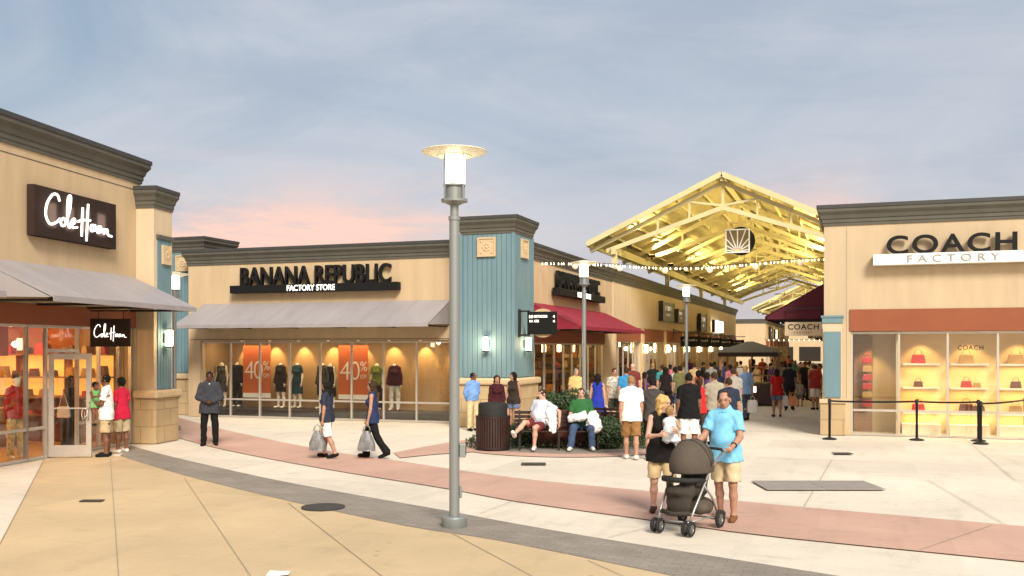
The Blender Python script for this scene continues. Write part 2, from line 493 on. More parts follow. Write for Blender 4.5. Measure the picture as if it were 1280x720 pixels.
class Vol:
    """signed-distance volume; surfaces come out by surface nets."""
    def __init__(s, lo, hi, h):
        s.h = h; s.lo = np.array(lo, float)
        n = np.ceil((np.array(hi) - s.lo) / h).astype(int) + 1
        s.n = n
        s.ax = [(s.lo[i] + np.arange(n[i]) * h).astype(np.float32) for i in range(3)]
        s.V = np.full(n, 0.5, np.float32)
    def sl(s, pts, m):
        a = np.clip(np.floor((np.min(pts, 0) - m - s.lo) / s.h).astype(int), 0, s.n - 1)
        b = np.clip(np.ceil((np.max(pts, 0) + m - s.lo) / s.h).astype(int) + 1, 1, s.n)
        if (b <= a).any(): return None
        sl = tuple(slice(a[i], b[i]) for i in range(3))
        return sl, s.ax[0][sl[0]][:, None, None], s.ax[1][sl[1]][None, :, None], s.ax[2][sl[2]][None, None, :]
    def dist(s, pr, infl):
        if pr[0] == 'cone':
            _, a, b, ra, rb, n, f, k = pr
            a = np.asarray(a, float); b = np.asarray(b, float)
            q = s.sl(np.array([a, b]), max(ra, rb) + infl + k + 3 * s.h)
            if q is None: return None
            sl, x, y, z = q
            px, py, pz = x - a[0], y - a[1], z - a[2]
            d = b - a
            if n is not None:
                e = (px * n[0] + py * n[1] + pz * n[2]) * (f - 1)
                px = px + e * n[0]; py = py + e * n[1]; pz = pz + e * n[2]
                d = d + n * (np.dot(d, n) * (f - 1))
            t = np.clip((px * d[0] + py * d[1] + pz * d[2]) / (np.dot(d, d) + 1e-9), 0, 1)
            D = np.sqrt((px - t * d[0]) ** 2 + (py - t * d[1]) ** 2 + (pz - t * d[2]) ** 2) - (ra + infl + t * (rb - ra))
            return sl, D, k
        _, c, A, rad, k = pr
        rad = np.asarray(rad) + infl
        q = s.sl(np.array([c]), max(rad) + k + 3 * s.h)
        if q is None: return None
        sl, x, y, z = q
        px, py, pz = x - c[0], y - c[1], z - c[2]
        qq = sum(((px * A[i][0] + py * A[i][1] + pz * A[i][2]) / rad[i]) ** 2 for i in range(3))
        return sl, (np.sqrt(qq) - 1) * min(rad), k
    def add(s, pr, infl=0.0, k=None):
        r = s.dist(pr, infl)
        if r is None: return
        sl, D, kk = r
        k = kk if k is None else k
        A = s.V[sl]
        h = np.clip(0.5 + 0.5 * (A - D) / k, 0, 1)
        s.V[sl] = A + (D - A) * h - k * h * (1 - h)
    def sub(s, pr, infl=0.0):
        r = s.dist(pr, infl)
        if r is None: return
        sl, D, k = r
        s.V[sl] = np.maximum(s.V[sl], -D)
    def cut(s, o, n):
        o = np.asarray(o, float); n = nv(n)
        D = (s.ax[0][:, None, None] - o[0]) * n[0] + (s.ax[1][None, :, None] - o[1]) * n[1] + (s.ax[2][None, None, :] - o[2]) * n[2]
        s.V = np.maximum(s.V, D.astype(np.float32))
    def wrinkle(s, amp, fr=1.0, seed=0):
        x = s.ax[0][:, None, None]; y = s.ax[1][None, :, None]; z = s.ax[2][None, None, :]
        s.V = s.V + amp * (np.sin(23 * fr * z + 9 * x + 3 * np.sin(17 * x + seed) + seed) * np.sin(15 * fr * x + 19 * y + 2 * np.sin(11 * z + seed))
                           + 0.6 * np.sin(41 * fr * z - 25 * x + 13 * y + seed * 2)).astype(np.float32)
    def mesh(s):
        V = s.V; n = V.shape
        neg = V < 0
        cs = tuple(k - 1 for k in n)
        c = [neg[i:n[0] - 1 + i, j:n[1] - 1 + j, k:n[2] - 1 + k] for i in (0, 1) for j in (0, 1) for k in (0, 1)]
        cnt = sum(a.astype(np.int8) for a in c)
        act = np.argwhere((cnt > 0) & (cnt < 8))
        if len(act) == 0: return np.zeros((0, 3)), np.zeros((0, 4), int)
        idx = -np.ones(cs, np.int64)
        idx[act[:, 0], act[:, 1], act[:, 2]] = np.arange(len(act))
        acc = np.zeros((len(act), 3)); num = np.zeros(len(act))
        corners = [np.array((i, j, k)) for i in (0, 1) for j in (0, 1) for k in (0, 1)]
        for a in range(8):
            for b in range(a + 1, 8):
                if np.abs(corners[a] - corners[b]).sum() != 1: continue
                A = act + corners[a]; B = act + corners[b]
                va = V[A[:, 0], A[:, 1], A[:, 2]]; vb = V[B[:, 0], B[:, 1], B[:, 2]]
                m = (va < 0) != (vb < 0)
                t = np.where(m, va / np.where(m, va - vb, 1), 0)
                acc += np.where(m[:, None], corners[a] + t[:, None] * (corners[b] - corners[a]), 0); num += m
        verts = s.lo + (act + acc / num[:, None]) * s.h
        faces = []
        for ax in range(3):
            o1, o2 = [(1, 2), (2, 0), (0, 1)][ax]
            sa = [slice(1, -1)] * 3; sb = [slice(1, -1)] * 3
            sa[ax] = slice(0, n[ax] - 1); sb[ax] = slice(1, n[ax])
            A = neg[tuple(sa)]; B = neg[tuple(sb)]
            for flip in (False, True):
                e = np.argwhere((A & ~B) if not flip else (~A & B))
                if len(e) == 0: continue
                off = np.ones(3, int); off[ax] = 0
                e = e + off
                d1 = np.zeros(3, int); d1[o1] = 1
                d2 = np.zeros(3, int); d2[o2] = 1
                qd = [e - d1 - d2, e - d2, e, e - d1]
                ids = np.stack([idx[p[:, 0], p[:, 1], p[:, 2]] for p in qd], 1)
                faces.append(ids[:, ::-1] if flip else ids)
        return verts, np.concatenate(faces)

def np_mesh(name, verts, faces, smooth=True):
    me = bpy.data.meshes.new(name)
    nvx, nf = len(verts), len(faces)
    me.vertices.add(nvx); me.vertices.foreach_set('co', np.asarray(verts, np.float32).ravel())
    k = faces.shape[1]
    me.loops.add(nf * k); me.loops.foreach_set('vertex_index', faces.astype(np.int32).ravel())
    me.polygons.add(nf); me.polygons.foreach_set('loop_start', np.arange(0, nf * k, k, dtype=np.int32))
    me.update(calc_edges=True); me.validate()
    if smooth: me.shade_smooth()
    return me

UPX = np.array((0., 0., 1.))
class Body:
    """joints and body shapes of one posed figure, 1.75 m standing height, facing -y."""
    def __init__(s, pose, fem=False, fat=0.0, heads=1.0):
        g = pose.get
        t = nv(g('lean', (0, 0, 1)))
        r = nv(np.array(g('hips', (1., 0, 0))))
        r = nv(r - t * np.dot(r, t))
        s.t, s.r = t, r
        f = np.cross(r, t); s.f = f
        tw = R(g('twist', 0))
        rs = nv(r * cos(tw) - f * sin(tw)); fs = np.cross(rs, t)     # shoulders may turn from the hips
        s.rs, s.fs = rs, fs
        P = np.zeros(3)
        hw = 0.088 if not fem else 0.092
        s.hip = {1: P + r * hw - UPX * .01, -1: P - r * hw - UPX * .01}
        s.knee, s.ank, s.toe, s.heel = {}, {}, {}, {}
        for sd, key in ((1, 'legL'), (-1, 'legR')):
            th, sh = g(key, ((0.02 * sd, 0, -1), (0.0, 0.02, -1)))
            th, sh = nv(th), nv(sh)
            s.knee[sd] = s.hip[sd] + th * .425
            s.ank[sd] = s.knee[sd] + sh * .41
            fd = nv(np.array(g('toe' + key[-1], (0.18 * sd, -1, 0))) if True else 0)
            if sh[1] > 0.3 or g('drop' + key[-1]):          # trailing foot, heel lifted
                fd = nv(fd - sh * np.dot(fd, sh) * 0.8)
            up = nv(-sh) if abs(sh[2]) > .5 else UPX
            s.heel[sd] = s.ank[sd] - fd * .035 - UPX * .035 * abs(sh[2])
            s.toe[sd] = s.ank[sd] + fd * .17 - UPX * (.045 if fd[2] > -.3 else .03)
        lowest = min(min(s.heel[k][2] - .042, s.toe[k][2] - .034) for k in (1, -1))
        dz = -lowest if g('pelvis') is None else g('pelvis')
        sh_ = np.array((0, 0, dz))
        for d in (s.hip, s.knee, s.ank, s.toe, s.heel):
            for k in d: d[k] = d[k] + sh_
        P = P + sh_
        s.P = P
        s.N = P + t * .53
        sw = .172 if not fem else .152
        s.sw = sw
        s.sh, s.el, s.wr, s.hd = {}, {}, {}, {}
        for sd, key in ((1, 'armL'), (-1, 'armR')):
            ua, fa = g(key, ((.16 * sd, .03, -1), (.05 * sd, -.18, -1)))
            s.sh[sd] = P + t * .475 + rs * sd * sw
            s.el[sd] = s.sh[sd] + nv(ua) * .285
            s.wr[sd] = s.el[sd] + nv(fa) * .25
            s.hd[sd] = nv(g('hand' + key[-1], fa))
        yw, pt = R(g('yaw', 0)), R(g('nod', 0))
        hf = fs * cos(yw) + rs * sin(yw)
        hf = nv(hf * cos(pt) - t * sin(pt))
        hr = nv(np.cross(t, hf)) * -1
        hr = nv(np.cross(hf, t)) * -1
        if np.dot(hr, rs * cos(yw) - fs * sin(yw)) < 0: hr = -hr
        hu = np.cross(hr, hf)
        if hu[2] < 0: hu = -hu
        s.hf, s.hr, s.hu = hf, hr, hu
        s.H = s.N + t * .075 + hu * .09 * heads + hf * .015
        Hs = heads
        A = (hr, hf, hu)
        tor = []
        fl = 1.3 if not fem else 1.28
        pw = .110 if not fem else .114
        tor.append(('cone', s.hip[1] * .76 + s.hip[-1] * .24 + UPX * .03, s.hip[-1] * .76 + s.hip[1] * .24 + UPX * .03, pw + fat * .3, pw + fat * .3, f, 1.12, .05))
        tor.append(('cone', P + t * .03, P + t * .24, (.132 if not fem else .125) + fat, (.13 if not fem else .108) + fat, f, 1.35 - fat * 2, .05))
        tor.append(('cone', P + t * .24, P + t * .40, (.13 if not fem else .11) + fat * .8, .14 if not fem else .122, fs, 1.40, .05))
        tor.append(('cone', s.sh[1] - rs * .02, s.sh[-1] + rs * .02, .056 if not fem else .048, .056 if not fem else .048, None, 1, .05))
        if fat > 0.01:
            tor.append(('ell', P + t * .16 + f * (.04 + fat), (r, f, t), (.13 + fat, .10 + fat, .15), .05))
        if fem:
            for sd in (1, -1): tor.append(('ell', P + t * .345 + fs * .085 + rs * sd * .062, (rs, fs, t), (.06, .05, .06), .03))
        for sd in (1, -1):
            tor.append(('cone', P + t * .47 + rs * sd * .12, s.N + t * .05, .042, .05, None, 1, .04))
        s.torso = tor
        s.head = [('cone', s.N - t * .03, s.H - hu * .05 * Hs - hf * .01, .056 if not fem else .046, .052 if not fem else .044, None, 1, .03),
                  ('ell', s.H + hu * .015 * Hs, A, np.array((.074, .094, .098)) * Hs, .02),
                  ('ell', s.H + hf * .03 * Hs - hu * .055 * Hs, A, np.array((.054, .062, .066)) * Hs, .03),
                  ('cone', s.H + hf * .086 * Hs + hu * .005, s.H + hf * .106 * Hs - hu * .03 * Hs, .010, .0155, None, 1, .012),
                  ('ell', s.H + hf * .082 * Hs + hu * .03 * Hs, A, (.05 * Hs, .016, .014), .02)]
        for sd in (1, -1):
            s.head.append(('ell', s.H + hr * sd * .078 * Hs - hf * .008 - hu * .012, A, np.array((.012, .02, .032)) * Hs, .008))
        s.sock = [('ell', s.H + hf * .098 * Hs + hr * sd * .033 * Hs + hu * .006, A, np.array((.018, .016, .011)) * Hs, .01) for sd in (1, -1)]
        s.headA = A; s.Hs = Hs
        ar = 1.0 if not fem else .84
        s.arm = {sd: [('cone', s.sh[sd], s.el[sd], .054 * ar, .041 * ar, None, 1, .03), ] for sd in (1, -1)}
        s.fore = {sd: [('cone', s.el[sd], s.el[sd] + (s.wr[sd] - s.el[sd]) * .3, .041 * ar, .043 * ar, None, 1, .02),
                       ('cone', s.el[sd] + (s.wr[sd] - s.el[sd]) * .3, s.wr[sd], .043 * ar, .027 * ar, None, 1, .02)] for sd in (1, -1)}
        s.hand = {}
        for sd in (1, -1):
            hd = s.hd[sd]
            w = np.cross(hd, np.array((1., 0, 0)))
            if np.linalg.norm(w) < .3: w = np.array((0, -1., 0))
            w = nv(w)
            if w[1] > 0.2: w = -w
            pn = np.cross(hd, w)
            if pn[0] * sd > 0: pn = -pn
            o = s.wr[sd]
            cu = g('curl', .35)
            L = [('cone', o, o + hd * .085, .03 * ar, .034 * ar, pn, 1.7, .015)]
            for i, ln in enumerate((.088, .098, .09, .07)):
                b = o + hd * (.085 - abs(i - 1.3) * .006) + w * (.031 - i * .0205)
                m = b + nv(hd + pn * cu + w * (.12 - .08 * i)) * ln * .5
                e = m + nv(hd * (1 - cu * .6) + pn * cu * 2.2) * ln * .5
                L += [('cone', b, m, .0095, .009, None, 1, .004), ('cone', m, e, .009, .0075, None, 1, .004)]
            b = o + hd * .03 + w * .026
            m = b + nv(hd * .7 + w * .8 + pn * .3) * .045
            e = m + nv(hd + pn * .5 + w * .1) * .036
            L += [('cone', b, m, .013, .011, None, 1, .006), ('cone', m, e, .011, .009, None, 1, .006)]
            s.hand[sd] = L
        lr = 1.0
        s.thigh = {sd: [('cone', s.hip[sd] - UPX * .0, s.knee[sd], .088 + fat * .2, .056, None, 1, .03)] for sd in (1, -1)}
        s.shin = {}
        for sd in (1, -1):
            k, a = s.knee[sd], s.ank[sd]
            d = nv(a - k); bk = nv(np.cross(d, r)) * (1 if np.dot(np.cross(d, r), -s.f) > 0 else -1)
            s.shin[sd] = [('cone', k, k + d * .16 + bk * .016, .052, .055, None, 1, .03), ('cone', k + d * .16 + bk * .016, a, .055, .034, None, 1, .03)]
        s.foot = {sd: [('cone', s.heel[sd], s.toe[sd], .040, .033, None, 1, .02), ('cone', s.ank[sd], s.heel[sd], .036, .038, None, 1, .03)] for sd in (1, -1)}

def vol_for(prims, h, pad=.06):
    pts = []
    for p in prims:
        if p[0] == 'cone':
            m = max(p[3], p[4]); pts += [np.asarray(p[1]) - m, np.asarray(p[1]) + m, np.asarray(p[2]) - m, np.asarray(p[2]) + m]
        else:
            m = max(p[3]); pts += [np.asarray(p[1]) - m, np.asarray(p[1]) + m]
    pts = np.array(pts)
    return Vol(pts.min(0) - pad, pts.max(0) + pad, h)

def make_person(pose, look, h=.013):
    """returns {part: (verts, faces)} for a posed, dressed figure."""
    fem, fat = look.get('fem', False), look.get('fat', 0.0)
    B = Body(pose, fem, fat, look.get('heads', 1.0))
    out = {}
    allp = list(B.torso)
    if not look.get('headless'): allp += B.head
    else: allp += [('cone', B.N - B.t * .03, B.N + B.t * .05, .05, .045, None, 1, .03)]
    for sd in (1, -1): allp += B.arm[sd] + B.fore[sd] + B.hand[sd] + B.thigh[sd] + B.shin[sd] + B.foot[sd]
    v = vol_for(allp, h, .04)
    for p in allp: v.add(p)
    if not look.get('headless'):
        for p in B.sock: v.sub(p)
    out['body'] = v.mesh()
    sd2 = float(rng.uniform(0, 6))
    t, f, r, P = B.t, B.f, B.r, B.P
    # ---- top
    top = look.get('top')
    if top:
        infl = look.get('topinfl', .014)
        slv = {'short': .72, 'none': .0, 'long': 1, 'half': .95}[look.get('sleeve', 'short')]
        hem = look.get('hem', .10)
        pr = list(B.torso)
        pr.append(('cone', P + t * .36, P - t * (hem + .05), (.122 if fem else .142) + fat * .6, (.204 if fem and hem > .09 else .148 if fem else .204 if hem > .07 else .16) + fat * .7, f, 1.6, .05))
        if hem > .07 and not pose.get('pelvis'):
            for sd in (1, -1):
                pr.append(('cone', B.hip[sd], B.hip[sd] + (B.knee[sd] - B.hip[sd]) * ((hem + .06) / .42), .102 + fat * .2, .106, None, 1, .06))
        if look.get('collar'): pr.append(('cone', B.N - t * .01 , B.N + t * .035 + B.fs * .0, .062, .060, None, 1, .012))
        if slv == 0:
            pr2 = pr; sl = []
        else:
            sl = []
            for sd in (1, -1):
                sl.append(('cone', B.sh[sd], B.el[sd], (.062 if not fem else .052), (.060 if not fem else .048), None, 1, .03))
                if slv == 1: sl += [('cone', p[1], p[2], p[3] + .008, max(p[4] + .008, .042), None, 1, .02) for p in B.fore[sd]]
        v = vol_for(pr + sl, h, .05)
        for q_, p in enumerate(pr): v.add(p, infl + (.011 if q_ < 2 else .002))
        v.cut(P - t * hem, -t)
        neckcut = B.N + t * (.055 if look.get('collar') else .03) + B.fs * .05
        v.cut(neckcut, nv(t + B.fs * look.get('vneck', .35)))
        if slv == 0:
            for sd in (1, -1): v.sub(('cone', B.sh[sd] + B.rs * sd * .035 + t * .02, B.el[sd], .062, .05, None, 1, .02))
        base = v.V.copy()
        if sl:
            v2 = Vol.__new__(Vol); v2.__dict__ = dict(v.__dict__); v2.V = np.full(v.n, .5, np.float32)
            for p in sl: v2.add(p, infl * .6)
            for sd in (1, -1):
                if slv < 1:
                    o = B.sh[sd] + (B.el[sd] - B.sh[sd]) * slv
                    # only trim this arm's own end
                    n = nv(B.el[sd] - B.sh[sd])
                    D = (v.ax[0][:, None, None] - o[0]) * n[0] + (v.ax[1][None, :, None] - o[1]) * n[1] + (v.ax[2][None, None, :] - o[2]) * n[2]
                    near = ((v.ax[0][:, None, None] - P[0]) * B.rs[0] + (v.ax[1][None, :, None] - P[1]) * B.rs[1] + (v.ax[2][None, None, :] - P[2]) * B.rs[2]) * sd > .0
                    v2.V = np.where(near, np.maximum(v2.V, D), v2.V).astype(np.float32)
            k = .03
            hh = np.clip(0.5 + 0.5 * (v.V - v2.V) / k, 0, 1)
            v.V = v.V + (v2.V - v.V) * hh - k * hh * (1 - hh)
        v.wrinkle(.0055, 1.0, sd2)
        out['top'] = v.mesh()
    # ---- bottoms
    bot = look.get('bottom')
    if bot in ('trousers', 'shorts', 'briefs'):
        frac = look.get('leg', .92)
        pr = [B.torso[0], ('cone', P, P + t * .12, .135 + fat * .8, .13 + fat * .8, f, 1.35 - fat * 2, .05)]
        if bot == 'trousers':
            for sd in (1, -1):
                k, a = B.knee[sd], B.ank[sd]
                pr += [('cone', B.hip[sd], k, .092 + fat * .2, .066, None, 1, .03), ('cone', k, a, .066, look.get('cuff', .058), None, 1, .03)]
        else:
            for sd in (1, -1):
                e = B.hip[sd] + (B.knee[sd] - B.hip[sd]) * (frac + .1)
                pr += [('cone', B.hip[sd], e, .094 + fat * .2, look.get('flare', .088), None, 1, .03)]
        v = vol_for(pr, h, .05)
        for q_, p in enumerate(pr): v.add(p, .010 if (q_ > 1 or not top) else .002)
        v.cut(P + t * look.get('waist', -.04 if (top and look.get('hem', .10) > .07) else .09), t)
        for sd in (1, -1):
            if bot == 'trousers': o, n = B.ank[sd] + UPX * .0 + nv(B.ank[sd] - B.knee[sd]) * .02, nv(B.ank[sd] - B.knee[sd])
            else: o, n = B.hip[sd] + (B.knee[sd] - B.hip[sd]) * frac, nv(B.knee[sd] - B.hip[sd])
            D = (v.ax[0][:, None, None] - o[0]) * n[0] + (v.ax[1][None, :, None] - o[1]) * n[1] + (v.ax[2][None, None, :] - o[2]) * n[2]
            c = (B.ank[1] + B.ank[-1] + B.knee[1] + B.knee[-1]) / 4 if bot == 'trousers' else P
            ref = o
            oth = B.ank[-sd] if bot == 'trousers' else B.hip[-sd] + (B.knee[-sd] - B.hip[-sd]) * frac
            dn = (v.ax[0][:, None, None] - ref[0]) ** 2 + (v.ax[1][None, :, None] - ref[1]) ** 2 + (v.ax[2][None, None, :] - ref[2]) ** 2
            do = (v.ax[0][:, None, None] - oth[0]) ** 2 + (v.ax[1][None, :, None] - oth[1]) ** 2 + (v.ax[2][None, None, :] - oth[2]) ** 2
            v.V = np.where(dn < do, np.maximum(v.V, D), v.V).astype(np.float32)
        v.wrinkle(.006, .8, sd2 + 2)
        out['bottom'] = v.mesh()
    elif bot in ('skirt', 'dress'):
        ln = look.get('leg', .45)
        mid = (B.knee[1] + B.knee[-1]) / 2
        dn = nv(mid - P)
        pr = [B.torso[0], ('cone', P + t * .1, P + dn * ln, .125, look.get('flare', .19), f, 1.15, .05)]
        if bot == 'dress': pr += B.torso[1:]
        else: pr.append(('cone', P, P + t * .12, .13, .12, f, 1.35, .05))
        for sd in (1, -1): pr.append(('cone', B.hip[sd], B.hip[sd] + (B.knee[sd] - B.hip[sd]) * min(1, ln / .42), .09, .09, None, 1, .05))
        v = vol_for(pr, h, .05)
        for p in pr: v.add(p, .014)
        v.cut(P + dn * ln, dn)
        if bot == 'skirt': v.cut(P + t * .1, t)
        else:
            v.cut(B.N + t * .0 + B.fs * .05, nv(t + B.fs * .5))
            for sd in (1, -1): v.sub(('cone', B.sh[sd] + B.rs * sd * .03 + t * .02, B.el[sd], .06, .05, None, 1, .02))
        v.wrinkle(.004, .6, sd2)
        out['bottom'] = v.mesh()
    # ---- shoes
    if look.get('shoes', True):
        pr = [('cone', p[1], p[2], p[3], p[4], None, 1, p[7]) for sd in (1, -1) for p in B.foot[sd]]
        v = vol_for(pr, h, .03)
        for p in pr: v.add(p, .009, .012)
        lowz = min(min(B.heel[k][2], B.toe[k][2]) for k in (1, -1)) - .04
        v.cut((0, 0, lowz), (0, 0, -1))
        if not look.get('boots'):
            for sd in (1, -1): v.sub(('ell', B.ank[sd] + UPX * .05, ((1, 0, 0), (0, 1, 0), (0, 0, 1)), (.07, .075, .06), .01))
        out['shoes'] = v.mesh()
    # ---- hair
    hs = look.get('hair', 'short')
    if hs and not look.get('headless'):
        hf, hr, hu, H, A, k = B.hf, B.hr, B.hu, B.H, B.headA, B.Hs
        pr = [('ell', H + hu * .02 * k - hf * .006, A, np.array((.079, .098, .101)) * k, .02)]
        if hs in ('long', 'pony', 'bob'):
            ln = {'long': .26, 'pony': .02, 'bob': .12}[hs]
            e = H - hu * ln - hf * .06
            pr.append(('cone', H - hf * .04 + hu * .02, e, .085 * k, .065 if hs != 'long' else .055, hf, 1.25, .04))
            if hs != 'pony':
                for sd in (1, -1): pr.append(('cone', H + hr * sd * .066 + hu * .03 + hf * .01, H + hr * sd * .075 - hu * (ln * .75) - hf * .005, .032, .026, None, 1, .03))
        if hs == 'pony':
            pr += [('cone', H - hf * .1 + hu * .03, H - hf * .15 - hu * .04, .03, .035, None, 1, .02), ('cone', H - hf * .15 - hu * .04, H - hf * .13 - hu * .18, .035, .015, None, 1, .02)]
        if hs == 'afro': pr[0] = ('ell', H + hu * .03 - hf * .01, A, np.array((.092, .11, .115)) * k, .02)
        v = vol_for(pr, min(h, .012), .03)
        for p in pr: v.add(p)
        v.sub(('ell', H + hf * .095 * k - hu * .045 * k, A, np.array((.068, .085, .096)) * k, .01))
        if hs in ('short', 'thin'): v.cut(H - hu * .045 - hf * .0, nv(-hu * 1 + hf * .35))
        if hs == 'thin': v.sub(('ell', H + hf * .09 + hu * .07, A, (.07, .06, .06), .01))
        if hs == 'cap': v.cut(H + hu * .03, nv(-hu + hf * .1))
        if hs == 'bald': v.sub(('ell', H + hu * .08 + hf * .05, A, (.09, .10, .07), .01)); v.cut(H - hu * .05, -hu)
        v.wrinkle(.006, 2.2, sd2)
        out['hair'] = v.mesh()
    if look.get('collar') and not look.get('headless'):
        c = B.N + B.t * .03 + B.fs * .004
        ring = [tuple(c + (B.rs * cos(a) * .068 + B.fs * sin(a) * .066) + B.t * (-.022 * sin(a))) for a in np.linspace(0, 2 * pi, 25)[:-1]]
        mb = MB().tube(ring, .017, 8, closed=True)
        for sd in (1, -1):
            mb.tube([tuple(c + B.fs * .060 + B.rs * sd * .035 - B.t * .015), tuple(c + B.fs * .072 + B.rs * sd * .055 - B.t * .045)], [.016, .009], 6)
        out['collar'] = (np.array([tuple(q) for q in mb.v]), mb.f)
    if look.get('face'):
        H, hf, hr, hu, A, k = B.H, B.hf, B.hr, B.hu, B.headA, B.Hs
        def ell(cs):
            mb = MB()
            for c, rad in cs:
                q = MB().ell((0, 0, 0), 1, 1, 1, 8, 6)
                mb.add([tuple(c + A[0] * p[0] * rad[0] + A[1] * p[1] * rad[1] + A[2] * p[2] * rad[2]) for p in q.v], q.f)
            return np.array(mb.v), mb.f
        for sd, nm in ((1, 'eye'), (-1, 'eye2')):
            out[nm] = ell([(H + hf * .080 * k + hr * sd * .033 * k + hu * .006, (.0115 * k, .010, .0058 * k))])
        out['brow'] = ell([(H + hf * .093 * k + hr * sd * .034 * k + hu * .032 * k, (.019 * k, .007, .0032 * k)) for sd in (1, -1)])
        out['mouth'] = ell([(H + hf * .0875 * k - hu * .066 * k, (.023 * k, .007, .0055 * k))])
    out['_B'] = B
    return out

NAMES = {'collar': 'collar', 'top': 'shirt', 'bottom': 'trousers', 'shoes': 'shoes', 'hair': 'hair', 'eye': 'eye', 'eye2': 'eye', 'brow': 'eyebrows', 'mouth': 'lips'}
MESHCACHE = {}
def person(label, x, y, face, H, pose, look, cols, h=.013, group=None, cat='person', z=0.0, key=None):
    """cols: skin, hair, top, bottom, shoes.  face: degrees, 0 = towards the plaza's lamp end (-forward of view), + = turns right."""
    if key is not None and key in MESHCACHE: parts, B = MESHCACHE[key]
    else:
        P = make_person(pose, look, h)
        B = P.pop('_B')
        parts = {}
        for k, (v, fcs) in P.items():
            if len(v) == 0: continue
            if isinstance(fcs, list):
                me = bpy.data.meshes.new('person_' + k); me.from_pydata([tuple(q) for q in v], [], fcs); me.shade_smooth()
            else: me = np_mesh('person_' + k, v, fcs)
            parts[k] = me
        if key is not None: MESHCACHE[key] = (parts, B)
    s = H / 1.75
    mats = {'body': skin(cols[0]), 'hair': hairm(cols[1]) if isinstance(cols[1], str) else cloth('cap%d_%d_%d' % cols[1], *cols[1]),
            'eye': cloth('iris', 58, 42, 36, .3, 0), 'eye2': cloth('iris', 58, 42, 36, .3, 0), 'brow': hairm(cols[1] if isinstance(cols[1], str) else 'brown'), 'mouth': cloth('lip', 150, 70, 66, .5, .05)}
    for nm, i in (('top', 2), ('bottom', 3), ('shoes', 4)):
        c = cols[i]
        mats[nm] = None if c is None else (c if not isinstance(c, tuple) else cloth('%d_%d_%d' % c, *c))
    mats['collar'] = mats['top']
    def lk(nm, me, m, par):
        o = bpy.data.objects.new(nm, me); COL.objects.link(o)
        if len(me.materials) == 0: me.materials.append(m)
        o.material_slots[0].link = 'OBJECT'; o.material_slots[0].material = m
        if par is not None: o.parent = par
        return o
    root = lk(look.get('name', 'person'), parts['body'], mats['body'], None)
    root.location = (x, y, z); root.rotation_euler = (0, 0, YAW + R(face)); root.scale = (s, s, s)
    tag(root, label, cat, group)
    nm2 = dict(NAMES)
    if look.get('bottom') in ('shorts', 'skirt', 'dress'): nm2['bottom'] = look['bottom']
    if look.get('topname'): nm2['top'] = look['topname']
    if look.get('hair') == 'cap': nm2['hair'] = 'cap'
    for k, me in parts.items():
        if k != 'body': lk(nm2[k], me, mats[k], root)
    root['_wr'] = 0
    del root['_wr']
    root_m = Matrix.Translation((x, y, z)) @ Matrix.Rotation(YAW + R(face), 4, 'Z') @ Matrix.Scale(s, 4)
    return root, B, root_m
# ------------------------------------------------------------------ ground
def sheet(name, pts, z, m, label=None):
    bm = MB().add([(p[0], p[1], z) for p in pts], [tuple(range(len(pts)))])
    o = bm.build(name, m)
    me = o.data
    if me.polygons[0].normal.z < 0: me.flip_normals()
    return tag(o, kind='structure')

def strip(name, upper, lower, z, m):
    """band between two curves given as ground points (same count after resampling)."""
    def res(c, n=48):
        c = [np.array(p, float) for p in spline(c, 10)]
        d = np.r_[0, np.cumsum([np.linalg.norm(c[i + 1] - c[i]) for i in range(len(c) - 1)])]
        t = np.linspace(0, d[-1], n)
        a = np.array(c)
        return np.stack([np.interp(t, d, a[:, 0]), np.interp(t, d, a[:, 1])], 1)
    a, b = res(upper), res(lower)
    n = len(a)
    vs = [(p[0], p[1], z) for p in a] + [(p[0], p[1], z) for p in b]
    fs = [(n + i, n + i + 1, i + 1, i) for i in range(n - 1)]
    o = MB().add(vs, fs).build(name, m)
    if o.data.polygons[0].normal.z < 0: o.data.flip_normals()
    return tag(o, kind='structure')

def ext(c, d):
    a, b = np.array(c[-2]), np.array(c[-1])
    return list(c) + [tuple(b + nv(b - a) * d)]
def ext0(c, d):
    return ext(list(c)[::-1], d)[::-1]

sheet('ground', [(-400, -400), (400, -400), (400, 600), (-400, 600)], -0.012, M['plaza'])
grey_hi = ext([gp(*p) for p in [(163, 557), (215, 571), (330, 597), (430, 616), (555, 638), (640, 654), (750, 673), (870, 692), (1060, 722)]], 7)
grey_lo = ext([gp(*p) for p in [(150, 570), (230, 594), (360, 626), (500, 656), (595, 671), (640, 679), (735, 698), (832, 718)]], 7)
strip('grey_paver_band', grey_hi, grey_lo, 0.004, M['greypave'])
pink_lo = ext([gp(*p) for p in [(214, 545), (280, 562), (400, 585), (560, 611), (640, 626), (820, 651), (960, 670), (1280, 702)]], 8)
pink_hi = ext([gp(*p) for p in [(226, 523), (280, 537), (400, 562), (490, 575), (640, 597), (820, 615), (960, 630), (1280, 658)]], 8)
strip('rose_paving_band', ext0(pink_hi, 6), ext0(pink_lo, 6), 0.004, M['pink'])
# tan forecourt in front
tl = [gp(55, 575), gp(0, 680)]
tl2 = ext(tl, 9)
lower = [tuple(p) for p in spline(grey_lo, 6)]
poly = [tl2[-1], tl2[-2], tl2[0]] + [gp(100, 570)] + lower + [(24, -40), (0, -40)]
def sheet_tri(name, pts, z, m):
    import mathutils.geometry as g
    tri = g.tessellate_polygon([[Vector((p[0], p[1], 0)) for p in pts]])
    o = MB().add([(p[0], p[1], z) for p in pts], [tuple(t) for t in tri]).build(name, m)
    for p in o.data.polygons:
        if p.normal.z < 0: p.flip()
    o.data.update()
    return tag(o, kind='structure')
sheet_tri('tan_paving', poly, 0.0, M['tanpave'])
